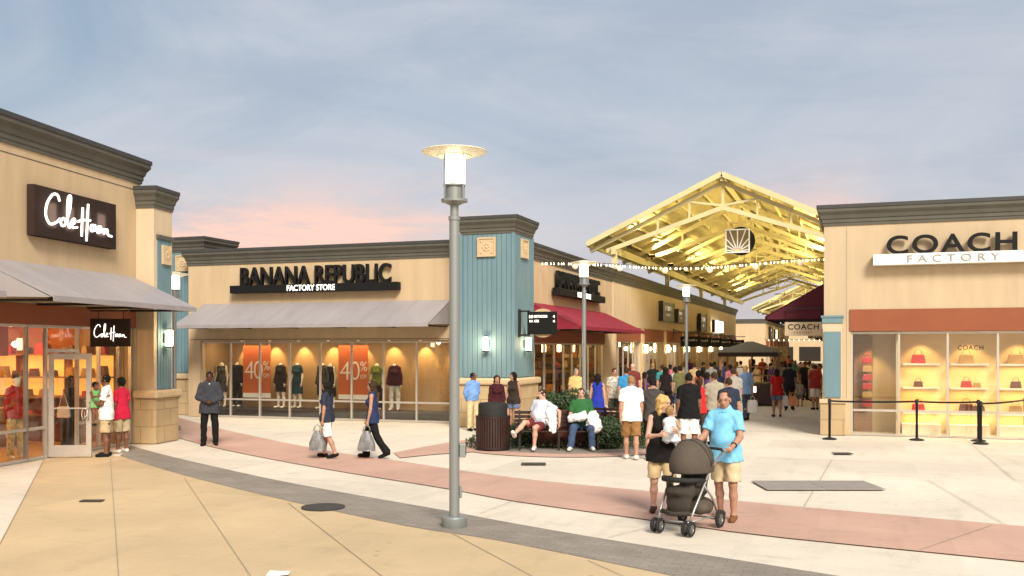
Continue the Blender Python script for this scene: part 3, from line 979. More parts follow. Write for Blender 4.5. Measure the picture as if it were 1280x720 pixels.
# planter island: rose ring round a grey-paver ring
PLC = at(706, 23.9)
def disc(name, c, r0, r1, z, m, sx=1.0):
    n = 64
    vs = []; fs = []
    for k in range(n):
        a = 2 * pi * k / n
        for r in (r0, r1): vs.append((c[0] + r * cos(a) * sx, c[1] + r * sin(a), z))
    for k in range(n):
        k2 = (k + 1) % n
        fs.append((2 * k, 2 * k + 1, 2 * k2 + 1, 2 * k2))
    return tag(MB().add(vs, fs).build(name, m), kind='structure')
disc('rose_paving_ring', PLC, 2.1, 2.75, 0.004, M['pink'])
disc('grey_paver_ring', PLC, 0.02, 2.1, 0.004, M['greypave'])
strip('rose_paving_spur', [gp(492, 566), gp(540, 557), gp(590, 549), gp(630, 545)], [gp(500, 572.5), gp(545, 568), gp(590, 565), gp(625, 562)], 0.0062, M['pink'])

# control joints
jm = MB()
def joint(a, b, w=0.010, z=0.009):
    a = np.array(a, float); b = np.array(b, float); d = nv(np.append(b - a, 0))[:2]; s = np.array((-d[1], d[0])) * w / 2
    jm.add([(*(a + s), z), (*(a - s), z), (*(b - s), z), (*(b + s), z)], [(0, 1, 2, 3)])
for a, b in [((138, 573), (148, 719)), ((230, 597), (312, 719)), ((360, 629), (475, 719)), ((565, 667), (662, 719)), ((735, 701), (775, 719)),
             ((1150, 688), (1240, 657)), ((1160, 600), (1257, 656)), ((1040, 575), (1005, 634)), ((760, 672), (830, 655)), ((640, 627), (600, 642))]:
    A, Bq = gp(*a), gp(*b)
    if b[1] == 719: Bq = ext([A, Bq], 9)[-1]
    joint(A, Bq)
joint(tl2[0], tl2[-1])
for k in range(1, 5):                       # slabs in front of the leather-goods shop and into the lane
    joint((9.3 - 1.0, -0.4 - k * 2.15), (24, -0.4 - k * 2.15))
for xx in (6.3, 12.6, 15.9): joint((xx, -0.5), (xx, -9.0))
for xx in (3.1, 6.2): joint((xx, 0), (xx, 60), 0.02)
for yy in range(0, 60, 4): joint((0.05, yy), (9.05, yy), 0.02)
for a, b in [((270, 530), (560, 541)), ((520, 548), (640, 541)), ((440, 527), (350, 548))]: joint(gp(*a), gp(*b))
o = jm.build('paving_joints', M['joint']); tag(o, kind='structure')
for p in o.data.polygons:
    if p.normal.z < 0: p.flip()
o.data.update()

# ------------------------------------------------------------------ building helpers
def glazing(parent, x0, x1, z0, z1, bays, y, rail=None, depth=0.07, trans=None):
    """aluminium shopfront on a -y face: frame parts + one pane per bay."""
    w = (x1 - x0) / bays
    fr = MB()
    t = 0.028
    for i in range(bays + 1):
        xx = x0 + i * w
        fr.box(xx - t, xx + t, y - depth / 2, y + depth / 2, z0, z1)
    for i in range(bays):
        a, b = x0 + i * w + t, x0 + (i + 1) * w - t
        for zz in [z0 + t, z1 - t] + ([rail] if rail else []) + ([trans] if trans else []):
            fr.box(a, b, y - depth / 2 + 0.003, y + depth / 2 - 0.003, zz - t, zz + t)
    f = fr.build('window_frame', M['alu'], parent)
    for i in range(bays):
        a, b = x0 + i * w + t, x0 + (i + 1) * w - t
        MB().box(a, b, y - 0.004, y + 0.004, z0 + 2 * t, z1 - 2 * t).build('pane', M['glass'], f)
    return f

def awning(parent, x0, x1, p, z_lo, z_hi, m, proj=1.7, ends=True, face='-y', ribs=True):
    mb = MB()
    t = 0.035
    if face == '-y':
        P = lambda o: p - o
        prof = [(P(0), z_hi), (P(0), z_hi - t), (P(proj), z_lo - t), (P(proj), z_lo)]
        mb.prism([(a, b) for a, b in prof], 'x', x0, x1)
        if ends:
            for xx in (x0 + 0.01, x1 - 0.03): mb.prism([(P(0), z_hi - t - .002), (P(0), z_lo), (P(proj) + .05, z_lo - t + .002)], 'x', xx, xx + 0.02)
        mb.box(x0 + .003, x1 - .003, P(proj) - 0.012, P(proj), z_lo - 0.11, z_lo - .003)
    o = mb.build('awning', m, parent)
    ns = max(3, round((x1 - x0) / 1.15)); sx = Vector((0, -proj, z_lo - z_hi)); nn = Vector((0, z_lo - z_hi, proj)).normalized() * .004
    for i in range(1, ns):
        xx = x0 + (x1 - x0) * i / ns
        a = Vector((xx, p, z_hi)) + sx * .01 + nn; b = Vector((xx, p, z_hi)) + sx * .99 + nn
        MB().bar(a, b, .022, .008).build('seam', m, o)
    nb = max(2, round((x1 - x0) / 1.9))
    for i in range(nb + 1):
        fr = MB()
        xx = x0 + 0.12 + (x1 - x0 - 0.24) * i / nb
        fr.bar((xx, p - 0.03, z_hi - 0.12), (xx, p - proj + 0.06, z_lo - 0.07), 0.05, 0.05)
        fr.bar((xx, p - 0.03, z_lo - 0.075), (xx, p - proj + 0.06, z_lo - 0.08), 0.05, 0.05)
        fr.build('bracket', M['darkmetal'], o)
    MB().box(x0 + .1, x1 - .1, p - proj + .02, p - proj + .06, z_lo - .1, z_lo - .04).build('front_rail', M['darkmetal'], o)
    return o

def sconce(x, y, z, rz, label, energy=10):
    """glass cylinder wall lamp; local -y points away from the wall."""
    e = empty('wall_lamp', (x, y, z), rz, label, 'wall lamp', 'cylindrical wall lamps')
    MB().box(-.07, .07, -.03, -.002, -.12, .12).build('back_plate', M['darkmetal'], e, bevel=.006)
    m = MB(); m.lathe([(.085, -.24), (.095, -.22), (.095, -.2)], 16, (0, -.13, 0)); m.lathe([(.095, .2), (.095, .22), (.06, .24)], 16, (0, -.13, 0))
    m.box(-.02, .02, -.13, -.03, -.215, -.195); m.box(-.02, .02, -.13, -.03, .2, .215)
    m.build('bracket', M['darkmetal'], e)
    MB().lathe([(.08, -.2), (.085, -.19), (.085, .19), (.08, .2)], 18, (0, -.13, 0)).build('lamp_shade', M['sconceglow'], e, smooth=True)
    if energy:
        lamp('POINT', (0, -.42, 0), energy, (1, .74, .42), .1, parent=e)
    return e

def tower(parent, x0, x1, y0, y1, ztop, emblems=('-y', '+x'), full=True):
    t = MB().box(x0, x1, y0, y1, 1.45 if full else 0, ztop - .45).build('tower', M['siding'], parent)
    siding(t, '-y', x0 + .06, x1 - .06, y0, 1.5, ztop - .55)
    siding(t, '+x', y0 + .06, y1 - .06, x1, 1.5, ztop - .55)
    cb = MB()
    for xx, yy in ((x0, y0), (x1, y0), (x1, y1)):
        cb.box(xx - .05, xx + .05, yy - .05, yy + .05, 1.47, ztop - .53)
    cb.build('corner_boards', M['siding'], t)
    MB().box(x0 - .16, x1 + .16, y0 - .16, y1 + .16, 0, 1.27).build('stone_base', M['stone'], t, bevel=.015)
    MB().box(x0 - .24, x1 + .24, y0 - .24, y1 + .24, 1.272, 1.47).build('stone_cap', M['stonecap'], t, bevel=.05)
    c = MB().ring(x0, x1, y0, y1, [(o, ztop - .535 + z) for o, z in CORNICE]).build('cornice', M['cornice'], t)
    MB().ring(x0, x1, y0, y1, [(o if o > 0 else -.4, ztop - .535 + .44 + z) for o, z in CAP]).build('coping', M['cap'], t)
    emb(t, emblems, x0, x1, y0, y1, ztop)
    return t

def emb(t, emblems, x0, x1, y0, y1, ztop):
    zc = ztop - .93
    for e in emblems:
        m = MB()
        if e == '-y':
            c = (x0 + x1) / 2; p = y0 - .024
            m.box(c - .29, c + .29, p - .05, p, zc - .29, zc + .29)
            for a, b, cc, d in ((-.29, .29, .24, .29), (-.29, .29, -.29, -.24), (-.29, -.24, -.24, .24), (.24, .29, -.24, .24)):
                m.box(c + a, c + b, p - .075, p - .05, zc + cc, zc + d)
            fl = []
            for k in range(8):
                a = k * pi / 4
                m.ell((c + .1 * cos(a), p - .055, zc + .1 * sin(a)), .045, .02, .045, 8, 5)
            m.ell((c, p - .055, zc), .05, .03, .05, 8, 5)
            for sx, sz in ((1, 1), (-1, 1), (1, -1), (-1, -1)): m.ell((c + sx * .17, p - .055, zc + sz * .17), .035, .018, .035, 8, 5)
        else:
            c = (y0 + y1) / 2; p = x1 + .024
            m.box(p, p + .05, c - .29, c + .29, zc - .29, zc + .29)
            for a, b, cc, d in ((-.29, .29, .24, .29), (-.29, .29, -.29, -.24), (-.29, -.24, -.24, .24), (.24, .29, -.24, .24)):
                m.box(p + .05, p + .075, c + a, c + b, zc + cc, zc + d)
            for k in range(8):
                a = k * pi / 4
                m.ell((p + .055, c + .1 * cos(a), zc + .1 * sin(a)), .02, .045, .045, 8, 5)
            m.ell((p + .055, c, zc), .03, .05, .05, 8, 5)
        m.build('carved_panel', M['stonecap'], t)

# ------------------------------------------------------------------ clothing store (corner of the lane)
ST = empty('clothing_store', (0, 0, 0), 0, 'tan clothing store with long grey awning and blue corner tower', 'store')
ZT = 5.78
X0 = -12.08
w = MB()
w.box(X0, -11.6, 0, .3, 0, ZT - .3); w.box(-2.16, -1.2, 0, .3, 0, ZT - .3); w.box(-11.6, -2.16, 0, .3, 2.63, ZT - .3)
w.box(X0, X0 + .3, .3, 12.7, 0, ZT - .3)
w.box(-.3, 0, .5, 1.0, 0, ZT - .3); w.box(-.3, 0, 1.0, 11.4, 3.0, ZT - .3); w.box(-.3, 0, 11.4, 12.7, 0, ZT - .3)
w.box(-1.2, 0, .3, .5, 3, ZT - .3)
w.build('wall', M['stucco'], ST)
MB().box(X0 + .3, -.3, .3, 12.6, ZT - .75, ZT - .6).build('roof', M['cap'], ST)
cornice(ST, X0, 0, 0, 12.7, ZT)
tower(ST, -1.35, .32, -1.03, .71, 6.33)
tower(ST, -13.6, -11.9, .6, 2.3, 6.33)
awning(ST, -11.4, -2.15, 0, 3.13, 3.9, M['awngrey'])
glazing(ST, -11.57, -2.19, 0.0, 2.6, 8, .10, rail=.62)
MB().box(-12.0, -1.4, -.003, -.012, 2.66, 2.68).build('reveal_line', M['cornice'], ST)
# score lines in the stucco
s = MB(); s.box(-1.75, -1.735, -.004, 0, 0, ZT - .55); s.build('control_joint', M['joint'], ST)
# display windows
d = MB(); d.box(-11.75, -2.0, 1.75, 1.85, .02, 2.75); d.box(-11.78, -11.68, .3, 1.75, .02, 2.75); d.box(-2.05, -1.95, .3, 1.75, .02, 2.75)
d.build('display_wall', M['backdrop'], ST)
MB().box(-11.65, -2.07, .32, 1.74, 2.70, 2.76).build('display_ceiling', M['backdrop'], ST)
MB().box(-11.66, -2.06, .25, 1.74, 0.0, .27).build('display_plinth', M['darkmetal'], ST)
MB().box(-11.67, -.35, 1.86, 12.5, .0, .02).build('shop_floor', M['floorin'], ST)
for i in range(8):
    xx = -11.57 + (i + .62) * 1.1725
    lamp('SPOT', (xx, 1.42, 2.57), 62, (1, .58, .2), .04, target=(xx + .02, 1.76, 1.9), spot=75)
    f = MB().lathe([(.05, -.09), (.06, -.08), (.06, 0)], 12, (xx, 1.38, 2.69)); f.build('downlight', M['alu'], ST)
lamp('AREA', (-6.9, .75, 2.66), 85, (1, .70, .38), 9, target=(-6.9, 1.0, 0), size_y=.4)
# side shopfront (faces +x): built in a frame turned by 90 degrees
def side_frame(parent, x, y):
    """local x runs down the lane (+y world), local -y points into the lane (+x world)."""
    e = bpy.data.objects.new('shopfront', None); COL.objects.link(e); e.location = (x, y, 0); e.rotation_euler = (0, 0, R(90)); e.parent = parent
    return e
def side_glaze(parent, x, y0, y1, z1, bays, rail=None, trans=None):
    w_ = (y1 - y0) / bays; t = .028; fr = MB()
    for i in range(bays + 1):
        yy = y0 + i * w_; fr.box(x - .035, x + .035, yy - t, yy + t, 0, z1)
    for i in range(bays):
        a, b = y0 + i * w_ + t, y0 + (i + 1) * w_ - t
        for zz in [t, z1 - t] + ([rail] if rail else []) + ([trans] if trans else []):
            fr.box(x - .032, x + .032, a, b, zz - t, zz + t)
    f = fr.build('window_frame', M['alu'], parent)
    for i in range(bays):
        a, b = y0 + i * w_ + t, y0 + (i + 1) * w_ - t
        MB().box(x - .004, x + .004, a, b, 2 * t, z1 - 2 * t).build('pane', M['glass'], f)
    return f
def gondola(parent, x0, x1, y, h, seed, back=True):
    """free-standing shelf run across the shop, stocked on its -y side."""
    rr = random.Random(seed)
    g = MB().box(x0, x1, y, y + .06, .02, h).build('gondola', M['wood'], parent)
    sh = MB(); cl = [MB() for _ in range(5)]
    z = .3
    while z < h - .15:
        sh.box(x0, x1, y - .34, y - .002, z - .03, z)
        x = x0 + .05
        while x < x1 - .3:
            ww = rr.uniform(.14, .3); hh = rr.uniform(.06, .3)
            cl[rr.randrange(5)].box(x, x + ww, y - .3, y - .06, z + .002, z + hh); x += ww + rr.uniform(.02, .2)
        z += .42
    sh.build('shelf', M['wood'], g)
    for k, c in enumerate(((150, 60, 40), (214, 190, 150), (70, 80, 110), (50, 38, 34), (200, 130, 64))):
        if cl[k].v: cl[k].build('stock', cloth('%d_%d_%d' % c, *c), g)
def side_awning(parent, x, y0, y1, z_lo, z_hi, m, proj, sgn=1):
    mb = MB(); t = .03
    prof = [(x, z_hi), (x, z_hi - t), (x + sgn * proj, z_lo - t), (x + sgn * proj, z_lo)]
    mb.prism(prof, 'y', y0, y1)
    for yy in (y0 + .01, y1 - .03): mb.prism([(x, z_hi - t - .002), (x, z_lo - .1), (x + sgn * (proj - .04), z_lo - .1), (x + sgn * (proj - .04), z_lo - t)], 'y', yy, yy + .02)
    mb.box(min(x + sgn * proj, x + sgn * (proj + .012)), max(x + sgn * proj, x + sgn * (proj + .012)), y0 + .003, y1 - .003, z_lo - .12, z_lo - .003)
    o = mb.build('awning', m, parent)
    ns = max(3, round((y1 - y0) / 1.2)); sx = Vector((sgn * proj, 0, z_lo - z_hi)); nn = Vector((sgn * (z_hi - z_lo), 0, proj)).normalized() * .004
    for i in range(1, ns):
        yy = y0 + (y1 - y0) * i / ns
        MB().bar(Vector((x, yy, z_hi)) + sx * .01 + nn, Vector((x, yy, z_hi)) + sx * .99 + nn, .022, .008).build('seam', m, o)
    for i in range(4):
        yy = y0 + .15 + (y1 - y0 - .3) * i / 3
        MB().bar((x + sgn * .03, yy, z_lo - .06), (x + sgn * (proj - .05), yy, z_lo - .06), .05, .05).build('bracket', M['darkmetal'], o)
    return o
side_awning(ST, 0, 1.45, 11.3, 3.08, 3.86, M['maroon'], 1.7)
MB().box(-.12, .02, 1.0, 11.4, 2.55, 3.0).build('fascia', M['fascia'], ST)
side_glaze(ST, -.1, 1.0, 11.4, 2.55, 9, rail=.62)

def shelves_unit(parent, x, y0, y1, zs, m=None, depth=.35, seed=1, goods=True, sgn=1):
    """lit wall shelving with folded clothes, facing +x (sgn 1) or -x."""
    rr = random.Random(seed)
    sh = MB()
    for z in zs: sh.box(min(x, x + sgn * depth), max(x, x + sgn * depth), y0, y1, z, z + .04)
    o = sh.build('shelf', m or M['wood'], parent)
    if goods:
        cl = [MB() for _ in range(5)]
        for z in zs:
            y = y0 + .1
            while y < y1 - .3:
                ww = rr.uniform(.18, .32); hh = rr.uniform(.06, .26)
                cl[rr.randrange(5)].box(min(x + sgn * .04, x + sgn * (depth - .04)), max(x + sgn * .04, x + sgn * (depth - .04)), y, y + ww, z + .042, z + .042 + hh)
                y += ww + rr.uniform(.03, .2)
        for k, c in enumerate(((150, 60, 40), (210, 180, 140), (70, 80, 110), (60, 45, 40), (190, 120, 60))):
            if cl[k].v: cl[k].build('folded_clothes', cloth('%d_%d_%d' % c, *c), o)
    return o
MB().box(-4.6, -4.5, 1.9, 12.4, .0, 2.9).build('inner_wall', M['wood'], ST)
MB().box(-4.49, -.32, 1.9, 12.4, 2.95, 3.0).build('shop_ceiling', M['interior'], ST)
shelves_unit(ST, -4.49, 2.2, 12.2, (.3, .75, 1.2, 1.65, 2.1), seed=4)
for k, yy in enumerate((3.2, 5.4, 7.6, 9.8)): gondola(ST, -4.3, -.9, yy, 1.5, 60 + k)
gondola(ST, -4.45, -.34, 12.3, 2.6, 70)
for k, yy in enumerate((2.6, 4.6, 6.6, 8.6, 10.6)):
    lamp('POINT', (-1.6, yy, 2.35), 15, (1, .66, .3), .12)
    e = empty('pendant_lamp', (-1.15, yy, 2.95), 0, 'glowing cylinder pendant in the corner store side window, %s from the tower' % ('first', 'second', 'third', 'fourth', 'fifth')[k], 'pendant lamp', 'pendant lamps in the corner store')
    MB().tube([(0, 0, 0), (0, 0, -.3)], .008, 6).build('rod', M['darkmetal'], e)
    MB().lathe([(.07, -.72), (.08, -.7), (.08, -.32), (.05, -.3)], 14).build('lamp_shade', M['pendantglow'], e, smooth=True)

# store sign: dark letters standing on a bar
def bar_sign(loc, rz, label, L=6.3, H=.62):
    e = empty('store_sign', loc, rz, label, 'store sign')
    MB().box(-L / 2, L / 2, -.32, -.06, -.13, .13).build('sign_bar', M['black'], e, bevel=.008)
    for k in (-2.6, -1, 1, 2.6): MB().box(k - .04, k + .04, -.06, 0, -.08, .08).build('bracket', M['black'], e)
    put('lettering', text_mesh('BANANA REPUBLIC', L * .9, H, .12, .012, .98), M['black'], e, (0, -.13, .131))
    put('lettering', text_mesh('FACTORY STORE', L * .285, .19, .02, .01), M['litwhite'], e, (0, -.321, -.09))
    return e
bar_sign((-7.0, 0, 4.36), 0, 'dark store sign BANANA REPUBLIC over the long grey awning')
bar_sign((0, 7.0, 4.33), R(90), 'dark store sign BANANA REPUBLIC over the maroon awning on the side wall', 6.5)

# posters in the display window
def poster(x, label):
    e = empty('sale_poster', (x, .95, .64), 0, label, 'poster', 'orange sale posters in the display window')
    MB().box(-.56, .56, -.01, .01, .16, 1.82).build('poster_sheet', M['orange'], e)
    MB().box(-.56, .56, -.012, .012, 0, .158).build('footer', M['whitecard'], e)
    put('lettering', text_mesh('4', .38, .62, .004, -.012), M['whitecard'], e, (-.31, -.011, .66))
    put('lettering', text_mesh('0', .36, .62, .004, -.012), M['whitecard'], e, (.07, -.011, .66))
    put('lettering', text_mesh('%', .26, .32, .004), M['whitecard'], e, (.40, -.011, .96))
    put('lettering', text_mesh('OFF', .25, .14, .004), M['whitecard'], e, (.40, -.011, .70))
    MB().tube([(-.5, 0, 1.82), (-.5, 0, 2.05)], .004, 5).tube([(.5, 0, 1.82), (.5, 0, 2.05)], .004, 5).build('wire', M['alu'], e)
poster(-9.93, 'orange 40% OFF poster hanging left in the display window, behind the suited man\'s side')
poster(-6.12, 'orange 40% OFF poster hanging between the two walking women in the display window')

# directory sign projecting from the tower
e = empty('directory_sign', (.34, -.6, 3.12), 0, 'black directory sign with RESTROOMS and ATM lines bracketed off the blue tower', 'directory sign')
MB().box(.0, .05, -.07, .07, -.42, .42).tube([(.03, 0, .36), (.35, 0, .36)], .025, 8).tube([(.03, 0, -.36), (.35, 0, -.36)], .025, 8).build('bracket', M['darkmetal'], e)
MB().lathe([(.001, -.03), (.46, -.03), (.46, .03), (.001, .03)], 28).build('round_backing', M['stonecap'], e).matrix_local = Matrix.Translation((.74, .06, 0)) @ Matrix.Rotation(R(90), 4, 'X') @ Matrix.Scale(.94, 4)
MB().box(.28, 1.20, -.045, .022, -.34, .34).build('panel', M['black'], e, bevel=.01)
put('lettering', text_mesh('RESTROOMS', .42, .075, .006, .004), M['signglow'], e, (.70, -.046, .16))
put('lettering', text_mesh('ATM', .15, .075, .006, .004), M['signglow'], e, (.565, -.046, .02))
ic = MB()
for cx in (.36, .43):
    ic.ell((cx, -.047, .225), .016, .004, .016, 8, 5); ic.box(cx - .018, cx + .018, -.05, -.045, .15, .205)
ic.box(.36, .44, -.05, -.045, .03, .085)
ic.add([(1.08, -.05, .19), (1.14, -.05, .23), (1.14, -.05, .15)], [(0, 2, 1)]).add([(1.08, -.05, .05), (1.14, -.05, .09), (1.14, -.05, .01)], [(0, 2, 1)])
ic.build('symbols', M['signglow'], e)

sconce(-.515, -1.055, 2.5, 0, 'lit wall lamp on the front face of the blue corner tower', 16)
sconce(.345, -.1, 2.5, R(90), 'lit wall lamp on the lane side of the blue corner tower', 12)

# ------------------------------------------------------------------ further shops along the lane, left side
STOREY = [(12.75, 30.5, 'stucco2', 'buff shop front beside the clothing store under the canopy with boxed grey sign'),
          (30.55, 41.5, 'stucco3', 'second buff shop from the clothing store, with dark blade signs'),
          (41.55, 58.6, 'stucco2', 'last buff shop before the gap between the two roofs'),
          (87.0, 104.0, 'stucco', 'tan shop beyond the gap at the second roof'),
          (104.05, 130.0, 'stucco3', 'farthest tan shop of the left row')]
rr = random.Random(3)
ORD = ('first', 'second', 'third', 'fourth', 'fifth', 'sixth', 'seventh', 'eighth', 'ninth', 'tenth')
for i, (a, b, mk, lab) in enumerate(STOREY):
    S = empty('lane_shop', (0, a, 0), 0, lab, 'store')
    L = b - a
    x = .06 if i in (0, 3) else 0.0
    ww = MB()
    ww.box(x - .3, x, 0, L, 3.35, ZT - .3); ww.box(x - 9, x - .3, 0, .25, 0, ZT - .3); ww.box(x - 9, x - .3, L - .25, L, 0, ZT - .3)
    nb = max(2, round(L / 5.8)); pw = .8
    for k in range(nb + 1):
        c = k * L / nb
        ww.box(x - .3, x, max(0, c - pw / 2), min(L, c + pw / 2), 0, 3.349)
    ww.build('wall', M[mk], S)
    MB().box(x - 9, x - .3, .25, L - .25, ZT - .8, ZT - .65).build('roof', M['cap'], S)
    cornice(S, x - 9, x, .02, L - .02, ZT)
    MB().box(x - .295, x - .302 + .33, .41, L - .41, 2.72, 3.348).build('fascia', M['fascia'], S) if False else None
    for k in range(nb):
        c0, c1 = k * L / nb + pw / 2, (k + 1) * L / nb - pw / 2
        MB().box(x - .2, x + .03, c0 + .002, c1 - .002, 2.70, 3.345).build('fascia', M['fascia'], S)
        side_glaze(S, x - .15, c0, c1, 2.70, 5 if i < 3 else 3, rail=.62)
    MB().box(x - 3.6, x - 3.5, .3, L - .3, 0, 3.2).build('inner_wall', M['wood'], S)
    MB().box(x - 3.49, x - .32, .26, L - .26, 3.22, 3.28).build('shop_ceiling', M['interior'], S)
    MB().box(x - 3.49, x - .32, .26, L - .26, 0, .015).build('shop_floor', M['floorin'], S)
    shelves_unit(S, x - 3.49, .5, L - .5, (.4, .9, 1.4, 1.9), seed=10 + i)
    for k in range(nb):
        yc = (k + .5) * L / nb
        lamp('POINT', (x - 1.6, a + yc, 2.5), 26, (1, .62, .26), .15)
    for k in range(nb + 1):
        c = k * L / nb
        pt = MB()
        pt.box(x + .002, x + .06, max(.05, c - .3), min(L - .05, c + .3), 0.9, 3.3)
        pt.box(x + .002, x + .11, max(.05, c - .36), min(L - .05, c + .36), 0, .9)
        pt.build('pilaster', M['stonecap'], S)
    for k in range(nb + 1):
        if i < 3 and 0 < k < nb + (1 if i < 2 else 0):
            sconce(x + .07, a + k * L / nb, 2.35, R(90), 'lit wall lamp on the %s pilaster of the %s lane shop from the clothing store' % (ORD[k - 1], ORD[i]), 9 if i < 2 else 0)
    for k in range(nb if i < 3 else 0):
        gondola(S, x - 3.4, x - 1.7, (k + .95) * L / nb - .5, 2.0, 80 + 10 * i + k)
    for k in range(nb * 2 if i < 3 else 0):
        yy = (k + .5) * L / (nb * 2)
        e = empty('pendant_lamp', (x - .8, a + yy, 3.2), 0, ['slim', 'thin', 'tall', 'plain', 'narrow', 'small'][k % 6] + ' lit pendant in the %s bay of the %s lane shop window' % (ORD[k], ORD[i]), 'pendant lamp', 'pendant lamps in the lane shops')
        MB().tube([(0, 0, 0), (0, 0, -.3)], .008, 6).build('rod', M['darkmetal'], e)
        MB().lathe([(.06, -.75), (.07, -.73), (.07, -.32), (.05, -.3)], 10).build('lamp_shade', M['pendantglow'], e, smooth=True)
    if i < 3:            # garments on rails behind the glass
        for k in range(nb):
            c0, c1 = k * L / nb + .7, (k + 1) * L / nb - .7
            e = empty('clothes_rail', (x - 1.3, a + (c0 + c1) / 2, 0), 0, 'rail of mixed %s garments in the %s section of the %s lane shop' % (('dark', 'coloured', 'bright', 'muted')[k % 4], ORD[k], ORD[i]), 'clothes rail', 'clothes rails in the lane shops')
            hl = (c1 - c0) / 2
            MB().tube([(0, -hl, .02), (0, -hl, 1.5), (0, hl, 1.5), (0, hl, .02)], .018, 8).build('rail_frame', M['alu'], e)
            g = [MB() for _ in range(4)]
            yy = -hl + .1
            while yy < hl - .1:
                g[rr.randrange(4)].box(-.24, .24, yy, yy + .05, rr.uniform(.55, .8), 1.45); yy += rr.uniform(.07, .13)
            for q, c in enumerate(((60, 45, 45), (150, 90, 60), (200, 170, 130), (60, 75, 100))): 
                if g[q].v: g[q].build('garments', cloth('%d_%d_%d' % c, *c), e)

# boxed wall signs and blade signs
M['dimletter'] = mat('pale_sign_letter', (.6, .58, .5), .6, 0, emit=(1, .95, .8), estr=.25)
def box_sign(y, z, L, H, label, lit=False, n=5):
    e = empty('wall_sign', (.07, y, z), R(90), label, 'wall sign')
    MB().box(-L / 2, L / 2, -.22, -.01, -H / 2, H / 2).build('sign_box', M['signglow'] if lit else mat('grey_sign_face', (.2, .19, .15), .5, .1), e, bevel=.01)
    MB().box(-L / 2 - .03, -L / 2 - .002, -.24, -.008, -H / 2 - .03, H / 2 + .03).build('rim', M['darkmetal'], e)
    MB().box(L / 2 + .002, L / 2 + .03, -.24, -.008, -H / 2 - .03, H / 2 + .03).build('rim', M['darkmetal'], e)
    m = MB(); r3 = random.Random(int(y * 10))
    ln = L * .62 / n
    for rw, (zz, hh) in enumerate(((.06 * H, .24 * H), (-.25 * H, .13 * H))):
        for k in range(n if rw == 0 else n - 2):
            xx = -L * .31 + ln * (k + (0 if rw == 0 else 1))
            m.box(xx + ln * .12, xx + ln * .30, -.226, -.221, zz, zz + hh)
            if r3.random() < .8: m.box(xx + ln * .31, xx + ln * .8, -.226, -.221, zz + hh * r3.choice((0, .4, .8)), zz + hh * 1.0 if r3.random() < .3 else zz + hh * .2 + hh * .8)
    m.build('lettering', M['dimletter'] if not lit else M['darkmetal'], e)
box_sign(24.6, 4.36, 3.4, 1.0, 'grey boxed shop sign with white lettering on the nearest buff shop')
box_sign(28.6, 4.25, 1.9, .75, 'small dark oval-mounted sign beside the grey boxed sign', n=3)
box_sign(37.6, 4.1, 2.6, 1.1, 'tall grey boxed sign on the second buff shop')
box_sign(45.5, 4.0, 5.0, .85, 'white lit boxed sign on the last buff shop before the roof gap', lit=True)
box_sign(93.0, 4.3, 2.6, 1.4, 'pale boxed sign on the tan shop beyond the gap')
box_sign(101.0, 4.2, 3.0, 1.2, 'smaller lit sign farthest down the left row', lit=True)
def blade(y, label, L=1.15, z=2.75):
    e = empty('blade_sign', (.08, y, z), 0, label, 'blade sign', 'dark blade signs hung from wall brackets')
    MB().box(0, .04, -.06, .06, .1, .75).tube([(.03, 0, .55), (1.65, 0, .55)], .025, 8).tube([(.03, 0, .68), (.5, 0, .55)], .018, 8).build('bracket', M['darkmetal'], e)
    for hx in (.5, 1.45): MB().tube([(hx, 0, .55), (hx, 0, .3)], .01, 6).build('hanger', M['darkmetal'], e)
    MB().box(.98 - L / 2, .98 + L / 2, -.04, .04, -.28, .3).build('panel', M['black'], e, bevel=.01)
    m = MB(); r3 = random.Random(int(y))
    for k in range(8):
        m.box(.98 - L * .36 + k * L * .09, .98 - L * .36 + k * L * .09 + L * r3.uniform(.04, .075), -.045, -.041, .04, .04 + r3.uniform(.07, .12))
    m.build('lettering', mat('dim_letter', (.35, .33, .28), .6, 0), e)
blade(27.2, 'black hanging blade sign nearest the maroon awning in the lane')
blade(31.5, 'second hanging blade sign behind the third street lamp')
blade(36.5, 'third hanging blade sign along the lane from the maroon awning', z=2.75)
blade(42.5, 'fourth hanging blade sign along the lane', z=2.75)
blade(50.0, 'farthest hanging blade sign before the kiosk roof', z=2.75)
# ------------------------------------------------------------------ leather-goods shop (right)
CX, CY = 9.09, -0.25
CS = empty('leather_goods_shop', (CX, CY, 0), 0, 'beige leather goods shop on the right with rust band and glowing windows', 'store')
CT = 6.28
w = MB()
w.box(0, .70, 0, .3, 0, CT - .3); w.box(.70, 14.1, 0, .3, 3.42, CT - .3); w.box(13.4, 14.1, 0, .3, 0, 3.42)
w.box(0, .3, .3, 20, 0, CT - .3); w.box(13.8, 14.1, .3, 20, 0, CT - .3); w.box(.3, 13.8, 19.7, 20, 0, CT - .3)
w.build('wall', M['stucco3'], CS)
MB().box(.3, 13.8, .3, 19.7, CT - .8, CT - .65).build('roof', M['cap'], CS)
cornice(CS, 0, 14.1, 0, 20, CT, sc_=1.05)
MB().box(.66, 13.4, -.03, .28, 2.83, 3.418).build('fascia', M['fascia'], CS)
MB().box(.575, .59, -.004, 0, 1.0, CT - .6).build('control_joint', M['joint'], CS)
glazing(CS, .72, 13.32, 0.0, 2.81, 10 + 0, .10, rail=.68) if False else glazing(CS, .72, .72 + 1.2 * 10, 0.0, 2.81, 10, .10, rail=.68)
MB().box(12.75, 13.4, 0.02, .29, 0, 2.829).build('end_pier', M['stucco3'], CS)
